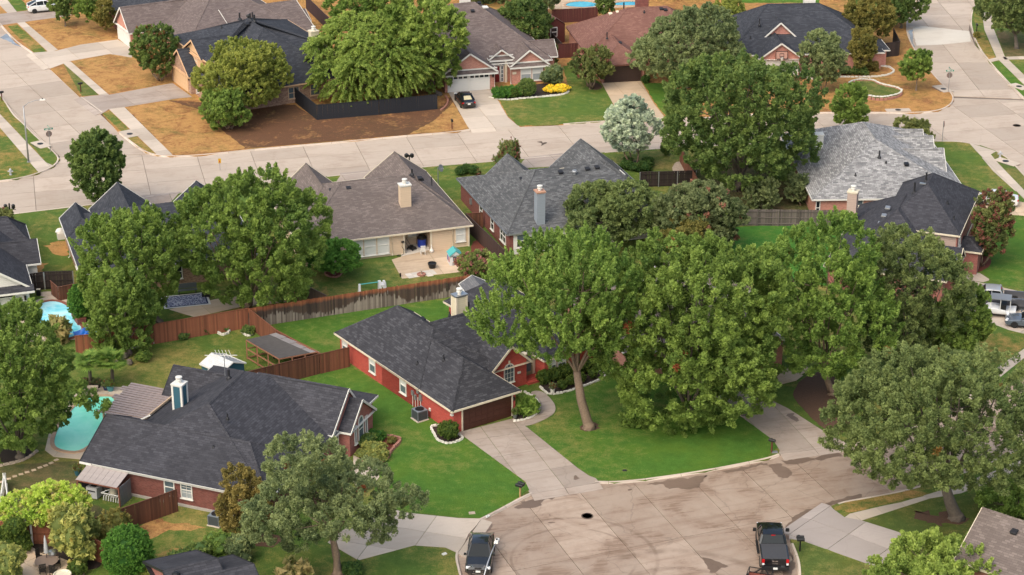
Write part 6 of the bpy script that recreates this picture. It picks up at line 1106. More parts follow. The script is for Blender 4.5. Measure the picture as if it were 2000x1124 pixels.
# utility trailer behind the black pickup
o = empty('utility_trailer', (*G(1478, 1152)[:2], ZR), R(73), 'black utility trailer with a rust red deck behind the black pickup', 'trailer'); MB().box((0, 0, .48), (3.2, 1.7, .05)).build('deck', VM['wood'], o)
rl = MB()
for z in (.55, .95): rl.beam((1.6, -.87, z), (1.6, .87, z), .05, .05).beam((-1.6, -.87, z), (1.6, -.87, z), .05, .05).beam((-1.6, .87, z), (1.6, .87, z), .05, .05)
for x in (-1.6, -.8, 0, .8, 1.6):
    for y in (-.87, .87): rl.beam((x, y, .45), (x, y, .97), .05, .05)
rl.beam((1.6, 0, .5), (1.6, 0, .95), .05, .05); rl.build('rail', M['black'], o); MB().beam((1.6, -.6, .45), (2.7, 0, .45), .07, .07).beam((1.6, .6, .45), (2.7, 0, .45), .07, .07).tube([(2.3, 0, .2), (2.3, 0, .8)], .04, 8).build('tow_bar', M['darkm'], o)
for s in (-1, 1): wheel(o, -.3, s * 1.0, .33, -s, .2)
# small white side by side vehicle with a roof panel
o = empty('utility_buggy', (*G(1952, 617)[:2], .02), R(165), 'white open utility buggy with a flat grey roof beside the grey pickup', 'buggy'); b = MB(); bshell(b, body_secs(2.9, 1.5, [(0, .7, .45, .8), (.1, .95, .4, .95), (.35, 1, .4, 1.0), (.7, 1, .4, .8), (1, .9, .45, .9)])); b.build('body', VM['white'], o, smooth=True)
MB().box((0, 0, 1.9), (1.9, 1.45, .06)).build('roof', M['grey'], o); fr = MB()
for x in (-.9, 0, .9):
    for y in (-.68, .68): fr.beam((x, y, .8), (x, y, 1.9), .06, .06)
fr.build('roll_cage', VM['white'], o); MB().box((-.3, 0, 1.05), (.5, 1.2, .5)).build('seat', VM['trim'], o)
for sx in (-.95, .95):
    for s in (-1, 1): wheel(o, sx, s * .68, .33, -s, .24, 'drim')
# ---------------------------------------------------------------- street furniture
def text(name, s, size, m, parent, loc, rot, ex=.004):
    cu = bpy.data.curves.new(name, 'FONT'); cu.body = s; cu.size = size; cu.align_x = 'CENTER'; cu.align_y = 'CENTER'; cu.extrude = ex; t = bpy.data.objects.new(name, cu); me = bpy.data.meshes.new_from_object(t); me.materials.clear(); me.materials.append(m); bpy.data.objects.remove(t); o = bpy.data.objects.new(name, me); o.location = loc; o.rotation_euler = rot; return link(o, parent)
gal = plain('galvanised', (.34, .34, .35), .45, .6); signback = plain('sign_back', (.20, .155, .14), .5, .2); green = plain('sign_green', (.02, .20, .13), .4, var=.05); sred = plain('sign_red', (.45, .012, .02), .4, var=.05)
def streetsign(label, px, ang, back=True, blades=True):
    o = empty('stop_sign', G(*px), ang, label, 'road sign'); MB().tube([(0, 0, 0), (0, 0, 3.0 if blades else 2.5)], .035, 8).build('post', gal, o); f = [(.375 * math.cos(R(22.5 + 45 * k)), .375 * math.sin(R(22.5 + 45 * k))) for k in range(8)]
    MB().prism(f, -.008, .008).build('sign_panel', signback, o, (0, -.05, 2.15), rot=(R(90), 0, 0)); MB().prism([(a * .98, b * .98) for a, b in f], .0085, .012).build('sign_face', sred, o, (0, -.07, 2.15), rot=(R(90), 0, 0)); text('lettering', 'STOP', .24, M['white'], o, (0, -.092, 2.15), (R(90), 0, 0))
    if blades:
        for k, (z, a) in enumerate(((2.75, 0), (2.98, R(90)))): e = MB().box((0, 0, 0), (1.0, .02, .22)).build('name_blade', green, o, (0, 0, z), a); MB().box((0, 0, 0), (.74, .026, .1)).build('white_band', M['white'], e)
    return o
streetsign('back of a stop sign with green street name blades at the left corner', (99, 297), R(205)); streetsign('back of a stop sign with bright street name blades at the far right corner', (1852, 180), R(185)); streetsign('red stop sign seen edge on beside the pale grey roof', (1840, 277), R(85), blades=False)
def lamp(label, px, h, arm, m, hx=2.4):
    o = empty('street_lamp', G(*px), 0, label, 'street lamp'); ax, ay = arm; MB().tube([(0, 0, 0), (0, 0, h * .5), (0, 0, h)], [.11, .09, .07], 10).build('pole', m, o, smooth=True); MB().lathe([(.2, 0), (.2, .05), (.13, .1)], 10).build('base', m, o)
    MB().tube([(0, 0, h - .1), (ax * .3, ay * .3, h + .35), (ax * .7, ay * .7, h + .6), (ax, ay, h + .65)], [.045, .04, .035, .03], 8).build('arm', m, o, smooth=True); hd = MB().box((0, 0, 0), (.65, .28, .13), 0, .8).build('lamp_head', M['white'], o, (ax * 1.12, ay * 1.12, h + .66), math.atan2(ay, ax)); MB().lathe([(.06, 0), (.06, .1), (.02, .12)], 8).build('photocell', M['black'], hd, (0, 0, .06)); return o
lamp('grey street lamp with a curved arm over the left street', (56, 317), 6.6, (1.9, .3), gal); lamp('pale street lamp whose arm crosses the graphite crossover', (946, 1300), 7.0, (.75, 3.1), plain('pale_pole', (.5, .5, .52), .4, .5))
def mailbox(label, px, rz, post_m, two=False, z0=0, flag=False, pole=True):
    o = empty('mailbox', G(*px), rz, label, 'mailbox'); MB().box((0, 0, .5), (.11, .11, 1.0)).build('post', post_m, o)
    for k in ((-.17, .17) if two else (0,)):
        c = [(.13 * math.cos(t), .13 * math.sin(t) + .1) for t in np.linspace(0, math.pi, 8)] + [(-.13, 0), (.13, 0)]; MB().prism(c, -.28, .28).build('box', M['black'], o, (k, 0, 1.0), rot=(R(90), 0, 0)); MB().box((0, 0, 0), (.02, .16, .12)).build('flag', M['darkm'], o, (k + .14, .1, 1.15))
    return o
wp = plain('cedar_post', (.38, .24, .11), .8); rp = plain('dark_red_post', (.10, .03, .02), .8)
mailbox('twin black mailboxes on a wooden post at the lawn tip', (1016, 971), R(60), wp, True); mailbox('dark mailbox on a crooked brown post by the wet driveway', (1507, 884), R(60), rp); mailbox('black double mailbox on a thin post behind the black pickup', (1562, 1077), R(90), M['black'], True); mailbox('black mailbox on a red post on the dry strip', (158, 180), R(-60), rp); mailbox('black mailbox on a red post at the left border', (4, 197), R(-60), rp); mailbox('dark mailbox on the dry lawn left of the black sedan', (883, 253), R(10), rp); mailbox('low dark mailbox on the far right strip', (1907, 64), R(0), M['black'])
def hydrant(label, px):
    o = empty('fire_hydrant', G(*px), 0, label, 'hydrant'); m = plain('hydrant_silver', (.42, .43, .46), .5, .3); MB().lathe([(.16, 0), (.16, .05), (.11, .08), (.11, .5), (.15, .53), (.14, .62), (.06, .72), (.03, .78)], 12).build('barrel', m, o)
    for a in (0, 90, 180): MB().lathe([(.07, 0), (.07, .12), (.09, .13), (.09, .18), (.02, .2)], 8).build('nozzle', m, o, (.1 * math.cos(R(a)), .1 * math.sin(R(a)), .42), rot=(0, R(90), R(a)))
hydrant('silver fire hydrant on the patchy lawn at the left border', (21, 342)); hydrant('silver fire hydrant on the right sidewalk strip', (1953, 308))
def manhole(label, px, z, r=.42): o = empty('manhole_cover', (*G(*px)[:2], z), 0, label, 'manhole cover'); MB().lathe([(r, 0), (r, .02), (r * .9, .022), (r * .88, .016), (.01, .016)], 24).build('lid', plain('cast_iron', (.075, .05, .042), .7, .1, var=.4), o); MB().lathe([(r * 1.12, 0), (r * 1.12, .014), (r * 1.02, .016)], 24).build('ring', plain('iron_ring', (.10, .075, .06), .7), o)
manhole('iron manhole cover in the middle of the court', (1147, 1006), ZR + .022); manhole('iron manhole cover on the right street', (1986, 244), ZR + .03)
def inlet(label, px, lid, rz, sx=2.6, sy=1.4):
    o = empty('storm_inlet', (*G(*px)[:2], .0), rz, label, 'storm inlet'); MB().box((0, 0, .0), (sx, sy, .12)).build('slab_top', CM['walk'], o); MB().lathe([(.36, 0), (.36, .02), (.02, .022)], 18).build('lid', M['darkm'], o, (lid, 0, .06)); MB().box((0, 0, 0), (sx * .75, .12, .13)).build('opening', M['black'], o, (0, -sy / 2 - .12, -.06))
inlet('storm inlet slab at the left street corner', (80, 283), -.2, R(-52)); inlet('storm inlet slab on the dry strip by the left sidewalk', (252, 262), -.2, R(125), 2.6, 1.5); inlet('storm inlet slab on the far dry corner below the name blades', (1841, 174), .2, R(-70), 2.8, 1.4); inlet('storm inlet slab below the walled bed at the far kerb', (1754, 216), 0, R(5), 3, 1.1); inlet('storm inlet slab by the right fire hydrant', (1967, 317), -.2, R(-50), 2.8, 1.3); inlet('storm inlet slab in the lush strip at the right border', (1990, 170), 0, R(120), 2.6, 1.4)
o = empty('marker_sign', G(430, 333), R(10), 'small yellow and red marker sign on the far kerb', 'sign'); MB().box((0, 0, .5), (.05, .05, 1.0)).build('post', gal, o); MB().box((0, 0, 1.1), (.3, .03, .55)).build('panel', plain('sign_yellow', (.6, .36, .02), .5), o); MB().box((0, -.02, 1.05), (.12, .02, .2)).build('red_mark', sred, o)
o = empty('lamp_post', G(22, 440), 0, 'black twin lantern post at the left border', 'lamp post'); MB().tube([(0, 0, 0), (0, 0, 2.4)], .09, 10).build('post', M['black'], o); MB().box((0, 0, 1.75), (1.3, .06, .06)).build('arm', M['black'], o)
for s in (-1, 1): MB().lathe([(.1, 0), (.2, .1), (.2, .4), (.12, .5)], 8).build('lantern', M['black'], o, (s * .4, 0, 1.8))
o = empty('lamp_post', G(800, 340), 0, 'black twin lantern top behind the brown front gable', 'lamp post'); MB().tube([(0, 0, 0), (0, 0, 2.2)], .07, 8).build('post', M['black'], o)
for s in (-1, 1): MB().lathe([(.1, 0), (.24, .12), (.24, .4), (.1, .5)], 8).build('lantern', M['black'], o, (s * .3, 0, 1.9))
o = empty('satellite_dish', G(856, 372), R(-30), 'grey satellite dish on a pole beside the beige house', 'satellite dish'); MB().tube([(0, 0, 0), (0, 0, 2.6)], .05, 8).build('pole', M['grey'], o); MB().lathe([(.42, .1), (.3, .03), (.02, 0), (.3, .0), (.42, .07)], 16).build('dish', M['grey'], o, (.3, 0, 2.6), rot=(R(0), R(70), 0)); MB().beam((.3, 0, 2.5), (.75, 0, 2.65), .03, .03).build('feed_arm', M['white'], o)
# ---------------------------------------------------------------- garden and patio things
def acunit(label, px, s=.9, rz=0):
    o = empty('air_conditioner', G(*px), rz, label, 'air conditioner'); MB().box((0, 0, .03), (s * 1.2, s * 1.2, .1)).build('pad', CM['walk'], o); b = MB().box((0, 0, s * .52), (s, s, s * .85)); b.build('case', M['ac'], o)
    for k in range(9): MB().box((0, 0, 0), (s + .02, s + .02, .02)).build('louver', M['darkm'], o, (0, 0, .2 + k * .075))
    MB().box((0, 0, 0), (s + .03, s + .03, .06)).build('lid', plain('ac_lid', (.22, .25, .29), .45, .3), o, (0, 0, s * .97)); MB().lathe([(s * .4, 0), (s * .4, .03), (s * .05, .04)], 20).build('fan_grille', M['black'], o, (0, 0, s * .99 + .02))
    c = MB()
    for sx in (-1, 1):
        for sy in (-1, 1): c.box((sx * s / 2, sy * s / 2, s * .5), (.06, .06, s * .9))
    c.build('corner_post', plain('ac_post', (.17, .19, .22), .5, .2), o)
acunit('grey air conditioner against the red brick wall', (820, 819), .95, R(35)); acunit('grey air conditioner beside the maroon brick wall', (423, 1024), .9, R(-22))
# mesh covered dog run
A = G(484, 716); o = empty('mesh_run', A, R(0), 'timber framed animal run under a dark mesh sheet', 'animal run'); P = [Vector((*G(x, y, 1.85)[:2], 0)) for x, y in ((481, 665), (545, 703), (621, 689), (537, 651))]; A = P[0].copy(); o.location = A; hts = (1.85, 1.9, 1.9, 1.75); tm = plain('run_timber', (.26, .12, .07), .8, var=.25); L_ = [p - A for p in P]; n_ = 5
for i in range(4):
    a, b = L_[i], L_[(i + 1) % 4]; za, zb = hts[i], hts[(i + 1) % 4]
    for z in (0.08, .55, 1.0): MB().beam((a.x, a.y, za * z), (b.x, b.y, zb * z), .09, .09).build('rail', tm, o)
    for k in range(3): t = k / 3; q = a.lerp(b, t); MB().beam((q.x, q.y, 0), (q.x, q.y, za + (zb - za) * t), .1, .1).build('post', tm, o)
ms = MB(); gr = 8
for i in range(gr):
    for j in range(gr):
        q = []
        for u, v in ((i, j), (i + 1, j), (i + 1, j + 1), (i, j + 1)):
            u, v = u / gr, v / gr * .8; p = (L_[0].lerp(L_[1], u)).lerp(L_[3].lerp(L_[2], u), v); z = (hts[0] * (1 - u) + hts[1] * u) * (1 - v) + (hts[3] * (1 - u) + hts[2] * u) * v; q.append((p.x, p.y, z + .07 - .12 * math.sin(math.pi * u) * math.sin(math.pi * v / .8)))
        ms.poly(q)
ms.build('mesh_sheet', plain('shade_mesh', (.075, .068, .066), .9, var=.3), o); ms2 = MB(); 
for i in range(gr):
    q = []
    for u, v in ((i, .8), (i + 1, .8), (i + 1, 1.04), (i, 1.04)): u = u / gr; p = (L_[0].lerp(L_[1], u)).lerp(L_[3].lerp(L_[2], u), v); q.append((p.x, p.y, 1.86 + (.03 if i % 2 else 0)))
    ms2.poly(q)
ms2.build('clear_sheet', plain('dusty_plastic', (.24, .22, .22), .4, var=.4, scale=6), o); MB().lathe([(.35, 0), (.4, .2), (.25, .42), (.02, .45)], 10).build('feeder', M['black'], o, (2.6, .3, 0))
def shed(label, px, rz, w, d, h, rise, wm, rm, trim=None, win=None, off=(0, 0)):
    o = empty('shed', G(*px), rz, label, 'shed'); b = MB(); V = [(-w / 2, -d / 2), (w / 2, -d / 2), (w / 2, d / 2), (-w / 2, d / 2)]
    for i in range(4): p, q = V[i], V[(i + 1) % 4]; b.poly([(*p, 0), (*q, 0), (*q, h), (*p, h)])
    for s in (-1, 1): t = [(-w / 2, s * d / 2, h), (w / 2, s * d / 2, h), (0, s * d / 2, h + rise)]; b.poly(t if s < 0 else t[::-1])
    b.build('wall', wm, o); e = .14
    for s in (-1, 1): q = [(s * (w / 2 + e), -d / 2 - e, h - rise * e * 2 / w), (s * (w / 2 + e), d / 2 + e, h - rise * e * 2 / w), (0, d / 2 + e, h + rise), (0, -d / 2 - e, h + rise)]; b = MB().poly(q if s > 0 else q[::-1]); b.poly([(x, y, z - .06) for x, y, z in (q[::-1] if s > 0 else q)]); b.build('roof', rm[0 if s < 0 else 1] if isinstance(rm, tuple) else rm, o)
    if trim:
        b = MB()
        for s in (-1, 1):
            b.box((s * (w / 2 + e), 0, h - .06), (.05, d + e * 2, .1))
            for y in (-1, 1): b.beam((s * (w / 2 + e), y * (d / 2 + e), h - .07), (0, y * (d / 2 + e), h + rise - .03), .05, .1)
        b.build('fascia', trim, o)
    if win: f = MB().box((0, -.03, 0), (1.0, .07, 1.3)).build('window', M['white'], o, (win[0], -d / 2, h * .62)); MB().box((0, -.075, .3), (.8, .02, .48)).box((0, -.075, -.3), (.8, .02, .48)).build('pane', M['glass'], f)
    return o
shed('teal shed with a bright white shingled roof behind the black ridge', (437, 741), R(48), 2.6, 2.6, 1.55, .55, SD['teal'], (shingles('white_shed_roof', (.55, .55, .55), (.72, .72, .72), 0, .05), shingles('grey_shed_roof', (.24, .25, .27), (.36, .37, .39), 0, .1)), M['white'])
shed('maroon garden shed with a white framed window', (1077, 79), R(20), 2.6, 3.2, 2.6, .9, plain('maroon_siding', (.10, .024, .02), .7), RF['russet'], None, (-.3,)); shed('small grey shed behind the charcoal wing', (931, 600), R(18), 2.4, 2.6, 2.0, .7, SD['white'], shingles('shed_grey', (.12, .12, .13), (.2, .2, .21)), M['white'])
# roof antenna
o = empty('roof_antenna', (H2.w(5.2, 13.6, 5.0)), 0, 'white television antenna standing over the white shed roof', 'antenna'); MB().tube([(0, 0, -.3), (0, 0, 1.7)], .03, 6).build('mast', M['grey'], o); a = MB().beam((-1.6, .1, 1.5), (1.1, -.1, 1.6), .04, .04)
for k in range(5): a.beam((-.4 + k * .28, -.5, 1.56), (-.8 + k * .28, .5, 1.8), .025, .025)
a.build('boom', M['white'], o)
# pool equipment shelter
o = empty('equipment_shelter', H2.w(2.35, -.75, 0), H2.a, 'lean to shelter with a corrugated metal roof against the maroon brick wall', 'shelter'); cm = plain('corrugated_metal', (.42, .36, .34), .55, .3, var=.2); cms = plain('corrugated_side', (.17, .175, .19), .55, .3, var=.25); tmb = plain('red_timber', (.20, .075, .05), .8)
for k in range(14): MB().box((0, 0, 0), (.255, 2.0, .02 + .03 * (k % 2))).build('roof_sheet', cm, o, (-1.85 + k * .265, -.05, 1.95), rot=(R(14), 0, 0))
for s in (-1.85, 1.85):
    for k in range(5): MB().box((0, 0, .85), (.03 + .03 * (k % 2), .3, 1.7)).build('side_sheet', cms, o, (s, -.65 + k * .31, 0))
for s in (-1.85, 1.85): MB().box((0, 0, .82), (.1, .1, 1.64)).build('post', tmb, o, (s, -.95, 0))
MB().box((0, -.98, 1.66), (3.8, .08, .12)).build('beam', tmb, o)
o = empty('pool_heater', H2.w(1.45, -.95, 0), H2.a, 'grey boxed pool heater under the metal shelter', 'pool heater'); MB().box((0, 0, .52), (.95, .8, .9)).build('case', plain('heater_grey', (.46, .46, .47), .45), o); MB().box((0, 0, 0), (.5, .4, .04)).build('vent', M['darkm'], o, (0, 0, .98)); MB().box((0, -.41, .7), (.7, .03, .1)).build('panel', M['darkm'], o)
o = empty('pool_filter', H2.w(3.1, -.85, 0), H2.a, 'cream pool filter tank tangled in white pipes', 'pool filter'); MB().lathe([(.26, 0), (.3, .1), (.3, .75), (.2, .92), (.06, .98)], 14).build('tank', plain('cream_tank', (.58, .53, .42), .5), o, (0, .1, .25)); MB().lathe([(.2, 0), (.2, .4), (.1, .5)], 10).build('pump', M['black'], o, (.6, .1, .1))
for k in range(7): x = -.7 + k * .22; MB().tube([(x, -.35, .05), (x + .04, -.32, .45), (x + .12, -.1, .5)], .045, 6).build('pipe', M['pvc'], o)
MB().tube([(-.9, -.3, .62), (.6, -.3, .62), (.9, 0, .8), (.95, 0, .3)], .05, 6).build('pipe', M['pvc'], o); MB().tube([(-.9, -.3, .62), (-.3, .1, .85), (-.25, -.2, .65)], .045, 6).build('pipe', M['pvc'], o)
# vine pergola
o = empty('vine_pergola', G(95, 1045), R(5), 'white posted pergola smothered in yellow green vine', 'pergola'); 
for x, y in ((-2.6, -1.5), (2.1, -1.5), (-1.0, -1.5), (.7, -1.5), (-2.4, 1.6), (2.2, 1.6)): MB().box((0, 0, 1.15), (.14, .14, 2.3)).build('post', M['white'], o, (x, y, 0))
for y in (-1.5, 1.6): MB().beam((-2.9, y, 2.3), (2.6, y, 2.3), .1, .16).build('beam', M['white'], o)
arr = foliage([((-1.9, 0, 2.6), (1.5, 2.1, .7)), ((.5, .2, 2.95), (2.1, 2.3, .95)), ((1.9, .4, 2.5), (1.4, 2.0, .8)), ((-.4, -1.2, 2.4), (2.4, .9, .6))], 620, 26, .42, .24, .15, .3, .22, .25); link(bpy.data.objects.new('vine', leaf_mesh('vine', *arr, LM['vine'])), o)
def table(label, px, r, h, m, name='round_table', cat='table', rz=0):
    o = empty(name, G(*px), rz, label, cat); MB().lathe([(r, h - .04), (r, h), (.02, h + .004)], 22).build('table_top', m, o); 
    for k in range(4): a = R(45 + 90 * k); MB().tube([(r * .75 * math.cos(a), r * .75 * math.sin(a), 0), (r * .55 * math.cos(a), r * .55 * math.sin(a), h - .05)], .025, 6).build('leg', M['black'], o)
    return o
def chair(label, px, rz, m, name='patio_chair', group=None, arms=True):
    o = empty(name, G(*px), rz, label, 'chair', group); MB().box((0, 0, .42), (.48, .48, .05)).build('seat', m, o); b = MB()
    for k in range(5): b.box((-.19 + k * .095, .24, .72), (.07, .03, .6))
    b.box((0, .24, 1.02), (.5, .035, .07)); b.build('backrest', m, o)
    for x in (-.21, .21):
        for y in (-.2, .22): MB().box((0, 0, .2), (.045, .045, .42)).build('leg', m, o, (x, y, 0))
        if arms: MB().box((0, 0, 0), (.05, .46, .04)).build('armrest', m, o, (x * 1.15, 0, .64))
    return o
table('round bronze patio table under a folded umbrella', (92, 1112), .85, .72, plain('bronze_top', (.20, .145, .115), .5)); um = empty('patio_umbrella', G(93, 1106), 0, 'folded pale umbrella standing in the bronze patio table', 'umbrella'); MB().tube([(0, 0, 0), (0, 0, 2.6)], .025, 8).build('pole', M['darkm'], um); MB().lathe([(.05, 1.05), (.17, 1.15), (.15, 1.6), (.09, 2.2), (.02, 2.6)], 10).build('canopy', plain('umbrella_cloth', (.42, .42, .43), .8), um)
for (x, y, r, t) in ((84, 1124, 200, 'dark patio chair in front of the bronze table, left of two'), (106, 1126, 165, 'dark patio chair in front of the bronze table, right of two'), (80, 1098, 60, 'dark patio chair behind the bronze table on the left'), (112, 1108, -80, 'dark patio chair at the right side of the bronze table')): chair(t, (x, y), R(r), M['black'], group='chairs round the bronze table')
table('dark slatted table beneath the vine pergola', (70, 1032), .8, .7, plain('slatted_grey', (.16, .13, .115), .7))
for (x, y, r, t) in ((50, 1030, 90, 'chair under the left end of the vine pergola'), (85, 1034, -70, 'chair under the right end of the vine pergola')): chair(t, (x, y), R(r), M['black'], group='chairs under the vine pergola')
o = empty('grill_dome', G(104, 1100), 0, 'small pale kettle grill behind the folded umbrella', 'grill'); MB().lathe([(.28, .7), (.34, .85), (.28, 1.05), (.05, 1.12)], 12).build('bowl', M['steel'], o)
for k in range(3): MB().tube([(.3 * math.cos(k * 2.1), .3 * math.sin(k * 2.1), 0), (.12 * math.cos(k * 2.1), .12 * math.sin(k * 2.1), .72)], .02, 6).build('leg', M['black'], o)
o = empty('drum_table', G(123, 1135), 0, 'round cream drum at the lower border', 'planter'); MB().lathe([(.5, 0), (.62, .3), (.66, .6), (.6, .62), (.55, .5), (.02, .5)], 20).build('drum', plain('cream_drum', (.62, .57, .45), .7), o)
# beige house patio
W4 = lambda x, y, z=.06: H4.w(x, y, z)
def at(name, loc, rz, label, cat, group=None): return empty(name, loc, rz, label, cat, group)
chair('white slatted garden chair on the beige patio', (826, 498), R(190), M['white'], 'garden_chair')
o = at('water_barrel', W4(8.35, 1.6), H4.a, 'blue barrel with a black cover in the patio recess', 'barrel'); MB().lathe([(.42, 0), (.45, .1), (.45, .75), (.42, .9)], 16).build('barrel', plain('blue_plastic', (.02, .05, .35), .4), o); MB().lathe([(.48, .86), (.5, 1.0), (.3, 1.25), (.05, 1.3)], 14).build('cover', M['black'], o)
o = at('lawn_mower', W4(7.15, 1.1), H4.a + .6, 'black push mower in the patio recess', 'lawn mower'); MB().box((0, 0, .22), (.55, .8, .2), 0, .85).lathe([(.16, .3), (.18, .45), (.05, .5)], 10).build('deck', M['black'], o); MB().tube([(-.2, .3, .3), (-.2, .95, 1.0), (.2, .95, 1.0), (.2, .3, .3)], .02, 6).build('handle', M['darkm'], o)
for x in (-.28, .28):
    for y in (-.3, .3): MB().lathe([(.11, -.03), (.11, .03)], 10).build('wheel', M['rubber'], o, (x, y, .11), rot=(0, R(90), 0))
o = at('hand_truck', W4(8.2, 2.35), H4.a, 'brown folded stand leaning at the back of the patio recess', 'stand'); MB().beam((-.2, 0, 0), (-.05, .1, 1.6), .04, .04).beam((.2, 0, 0), (.05, .1, 1.6), .04, .04).box((0, .1, 1.6), (.5, .3, .06)).build('frame', plain('rust_frame', (.15, .07, .05), .7), o)
o = at('garden_hose', W4(5.95, .12), H4.a, 'coiled dark hose hanging on the beige wall', 'hose'); MB().tube([(.0, -.05, 1.3), (-.12, -.1, .9), (.08, -.1, .5), (-.02, -.15, .05), (-.5, -.4, .03), (-.7, -.2, .03), (-.4, 0, .03)], .03, 6).build('hose', M['black'], o); MB().box((0, 0, 1.35), (.3, .12, .16)).build('reel', M['darkm'], o)
o = at('goose_statue', G(843, 494), .3, 'white goose statue on the patio edge', 'statue'); MB().lathe([(.1, 0), (.2, .12), (.22, .25), (.12, .42), (.05, .6), (.05, .75), (.08, .8), (.03, .88)], 12).build('body', M['white'], o); MB().beam((.05, 0, .82), (.18, 0, .8), .04, .03).build('beak', plain('beak', (.5, .25, .05), .6), o)
def potf(label, px, r, h, m, plant=None, name='flower_pot', ph=.5):
    o = empty(name, G(*px), 0, label, 'pot'); MB().lathe([(r * .7, 0), (r, h * .9), (r * 1.08, h), (r * .9, h), (r * .85, h * .85), (.01, h * .85)], 14).build('pot', m, o)
    if plant: arr = foliage([((0, 0, h + ph * .4), (r * 1.2, r * 1.2, ph * .6))], 60, 14, .2, .1, .07, .6, .15); c = bpy.data.objects.new('plant', leaf_mesh('plant', *arr, LM[plant])); link(c, o)
    return o
potf('black plastic tub on the beige patio', (844, 524), .42, .55, M['black']); potf('small black post light at the patio corner', (782, 541), .1, .35, M['black']); potf('white planter with grey green leaves at the dark hedge', (1079, 768), .22, .45, M['white'], 'greyoak'); potf('turquoise glazed pot at the pool end', (216, 764), .32, .5, plain('turquoise_glaze', (.08, .27, .30), .3), 'deep'); potf('dark blue pot beside the stone bench', (208, 762), .3, .4, plain('blue_glaze', (.015, .03, .10), .3), 'greyoak'); potf('small blue pot left of the stone bench', (163, 766), .22, .4, plain('blue_glaze2', (.02, .03, .09), .3), 'greyoak'); potf('terracotta pot with leaves at the maroon brick corner', (152, 928), .28, .45, plain('teal_glaze', (.03, .10, .13), .4), 'crape'); potf('grey pot by the brown garage door', (1006, 817), .2, .4, plain('grey_pot', (.12, .13, .12), .6), 'deep')
o = empty('fountain', G(823, 538), 0, 'little red brick fountain bowl on the pale pavers', 'fountain'); MB().lathe([(.42, 0), (.45, .18), (.35, .2), (.3, .12), (.02, .12)], 14).build('basin', M['redstone'], o); MB().lathe([(.08, .1), (.06, .5), (.16, .55), (.02, .62)], 10).build('spout', M['rock'], o)
# playhouse
o = empty('playhouse', G(888, 515), R(14), 'white plastic playhouse with a turquoise roof and coloured shutters', 'playhouse'); wpl = plain('white_plastic', (.62, .62, .64), .45); tq = plain('turquoise_plastic', (.09, .40, .40), .45, var=.06); b = MB()
for s in (-1, 1):
    b.box((s * .58, 0, .55), (.06, 1.1, 1.1)); b.box((s * .43, -.55, .55), (.3, .06, 1.1)).box((0, -.55, .2), (.7, .06, .4)).box((0, -.55, 1.02), (1.2, .06, .18)); b.box((0, .55, .55), (1.2, .06, 1.1)) if s > 0 else None
b.build('wall', wpl, o)
for s in (-1, 1): MB().box((0, 0, 0), (.86, 1.4, .06)).build('roof', tq, o, (s * .33, 0, 1.33), rot=(0, s * R(38), 0))
for s, c in ((-1, plain('play_red', (.4, .02, .04), .5)), (1, plain('play_blue', (.03, .07, .33), .5))): MB().box((0, 0, 0), (.03, .3, .5)).build('shutter', c, o, (-.63, s * .3, .62))
MB().box((0, -.6, .45), (.6, .14, .06)).build('counter', wpl, o); MB().prism([(.48 * 1, 0), (0, .38), (-.48, 0)], -.03, .03).build('gable', wpl, o, (0, -.58, 1.1), rot=(R(90), 0, 0))
# plastic swing and slide frame behind the stained fence
o = empty('swing_frame', G(722, 577), R(15), 'pale plastic swing frame with a green bar behind the stained fence', 'swing set'); b = MB()
for dy in (-.3, .3): b.beam((-1.0, dy, 0), (-.95, 0, 1.25), .2, .14)
b.build('leg_tower', wpl, o); b = MB()
for dy in (-.35, .35): b.beam((1.0, dy, 0), (1.0, dy * .4, 1.35), .26, .16).beam((1.55, dy, 0), (1.45, dy * .5, 1.3), .2, .16)
b.box((1.25, 0, 1.05), (.5, .7, .08)).beam((1.3, -.3, 1.0), (1.8, -.3, .1), .1, .3); b.build('slide_tower', wpl, o); MB().beam((-.95, 0, 1.22), (1.0, 0, 1.28), .07, .07).build('bar', tq, o); MB().box((1.25, 0, .25), (.5, .5, .2)).build('seat', plain('swing_blue', (.03, .1, .4), .5), o)
# rug, bench and things under the two back yard trees
o = empty('patio_rug', (*G(363, 588)[:2], .04), R(15), 'navy and white patterned rug on the back patio', 'rug'); MB().box((0, 0, 0), (4.4, 3.0, .012)).build('border', M['white'], o); MB().box((0, 0, .004), (4.0, 2.6, .012)).build('band', plain('navy_band', (.02, .03, .09), .9), o)
rm_, nt_, bs_ = new_mat('rug_pattern'); nn_ = N(nt_); pp = nn_('TexCoord').outputs['Object']; wv = nn_('TexVoronoi', {'Vector': pp, 'Scale': 3.4}, feature='DISTANCE_TO_EDGE').outputs[0]; setc(nn_, bs_, nn_.mix(nn_.ramp(wv, .05, .12), (.42, .42, .48), (.05, .06, .14))); MB().box((0, 0, .008), (3.7, 2.3, .012)).build('field', rm_, o)
o = empty('garden_bench', G(366, 574), R(15), 'dark slatted bench on the patterned rug', 'bench'); MB().box((0, 0, .42), (1.9, .5, .06)).build('seat', plain('bench_grey', (.09, .10, .10), .6), o); MB().box((0, .24, .75), (1.9, .05, .5)).build('backrest', plain('bench_back', (.13, .145, .145), .6), o)
for x in (-.8, .8): MB().box((0, 0, .2), (.06, .44, .42)).build('leg', M['black'], o, (x, 0, 0))
o = empty('covered_grill', G(403, 579), 0, 'grill under a black cover beside the patterned rug', 'grill'); MB().box((0, 0, .55), (.8, .6, 1.1), 0, .8).build('cover', M['black'], o); MB().box((0, 0, 1.13), (.3, .2, .1)).build('handle', M['white'], o)
o = empty('stone_bench', G(177, 766), R(2), 'stone bench between the palms at the turquoise pool', 'bench'); MB().box((0, 0, .48), (1.35, .42, .12)).build('seat', M['rock'], o)
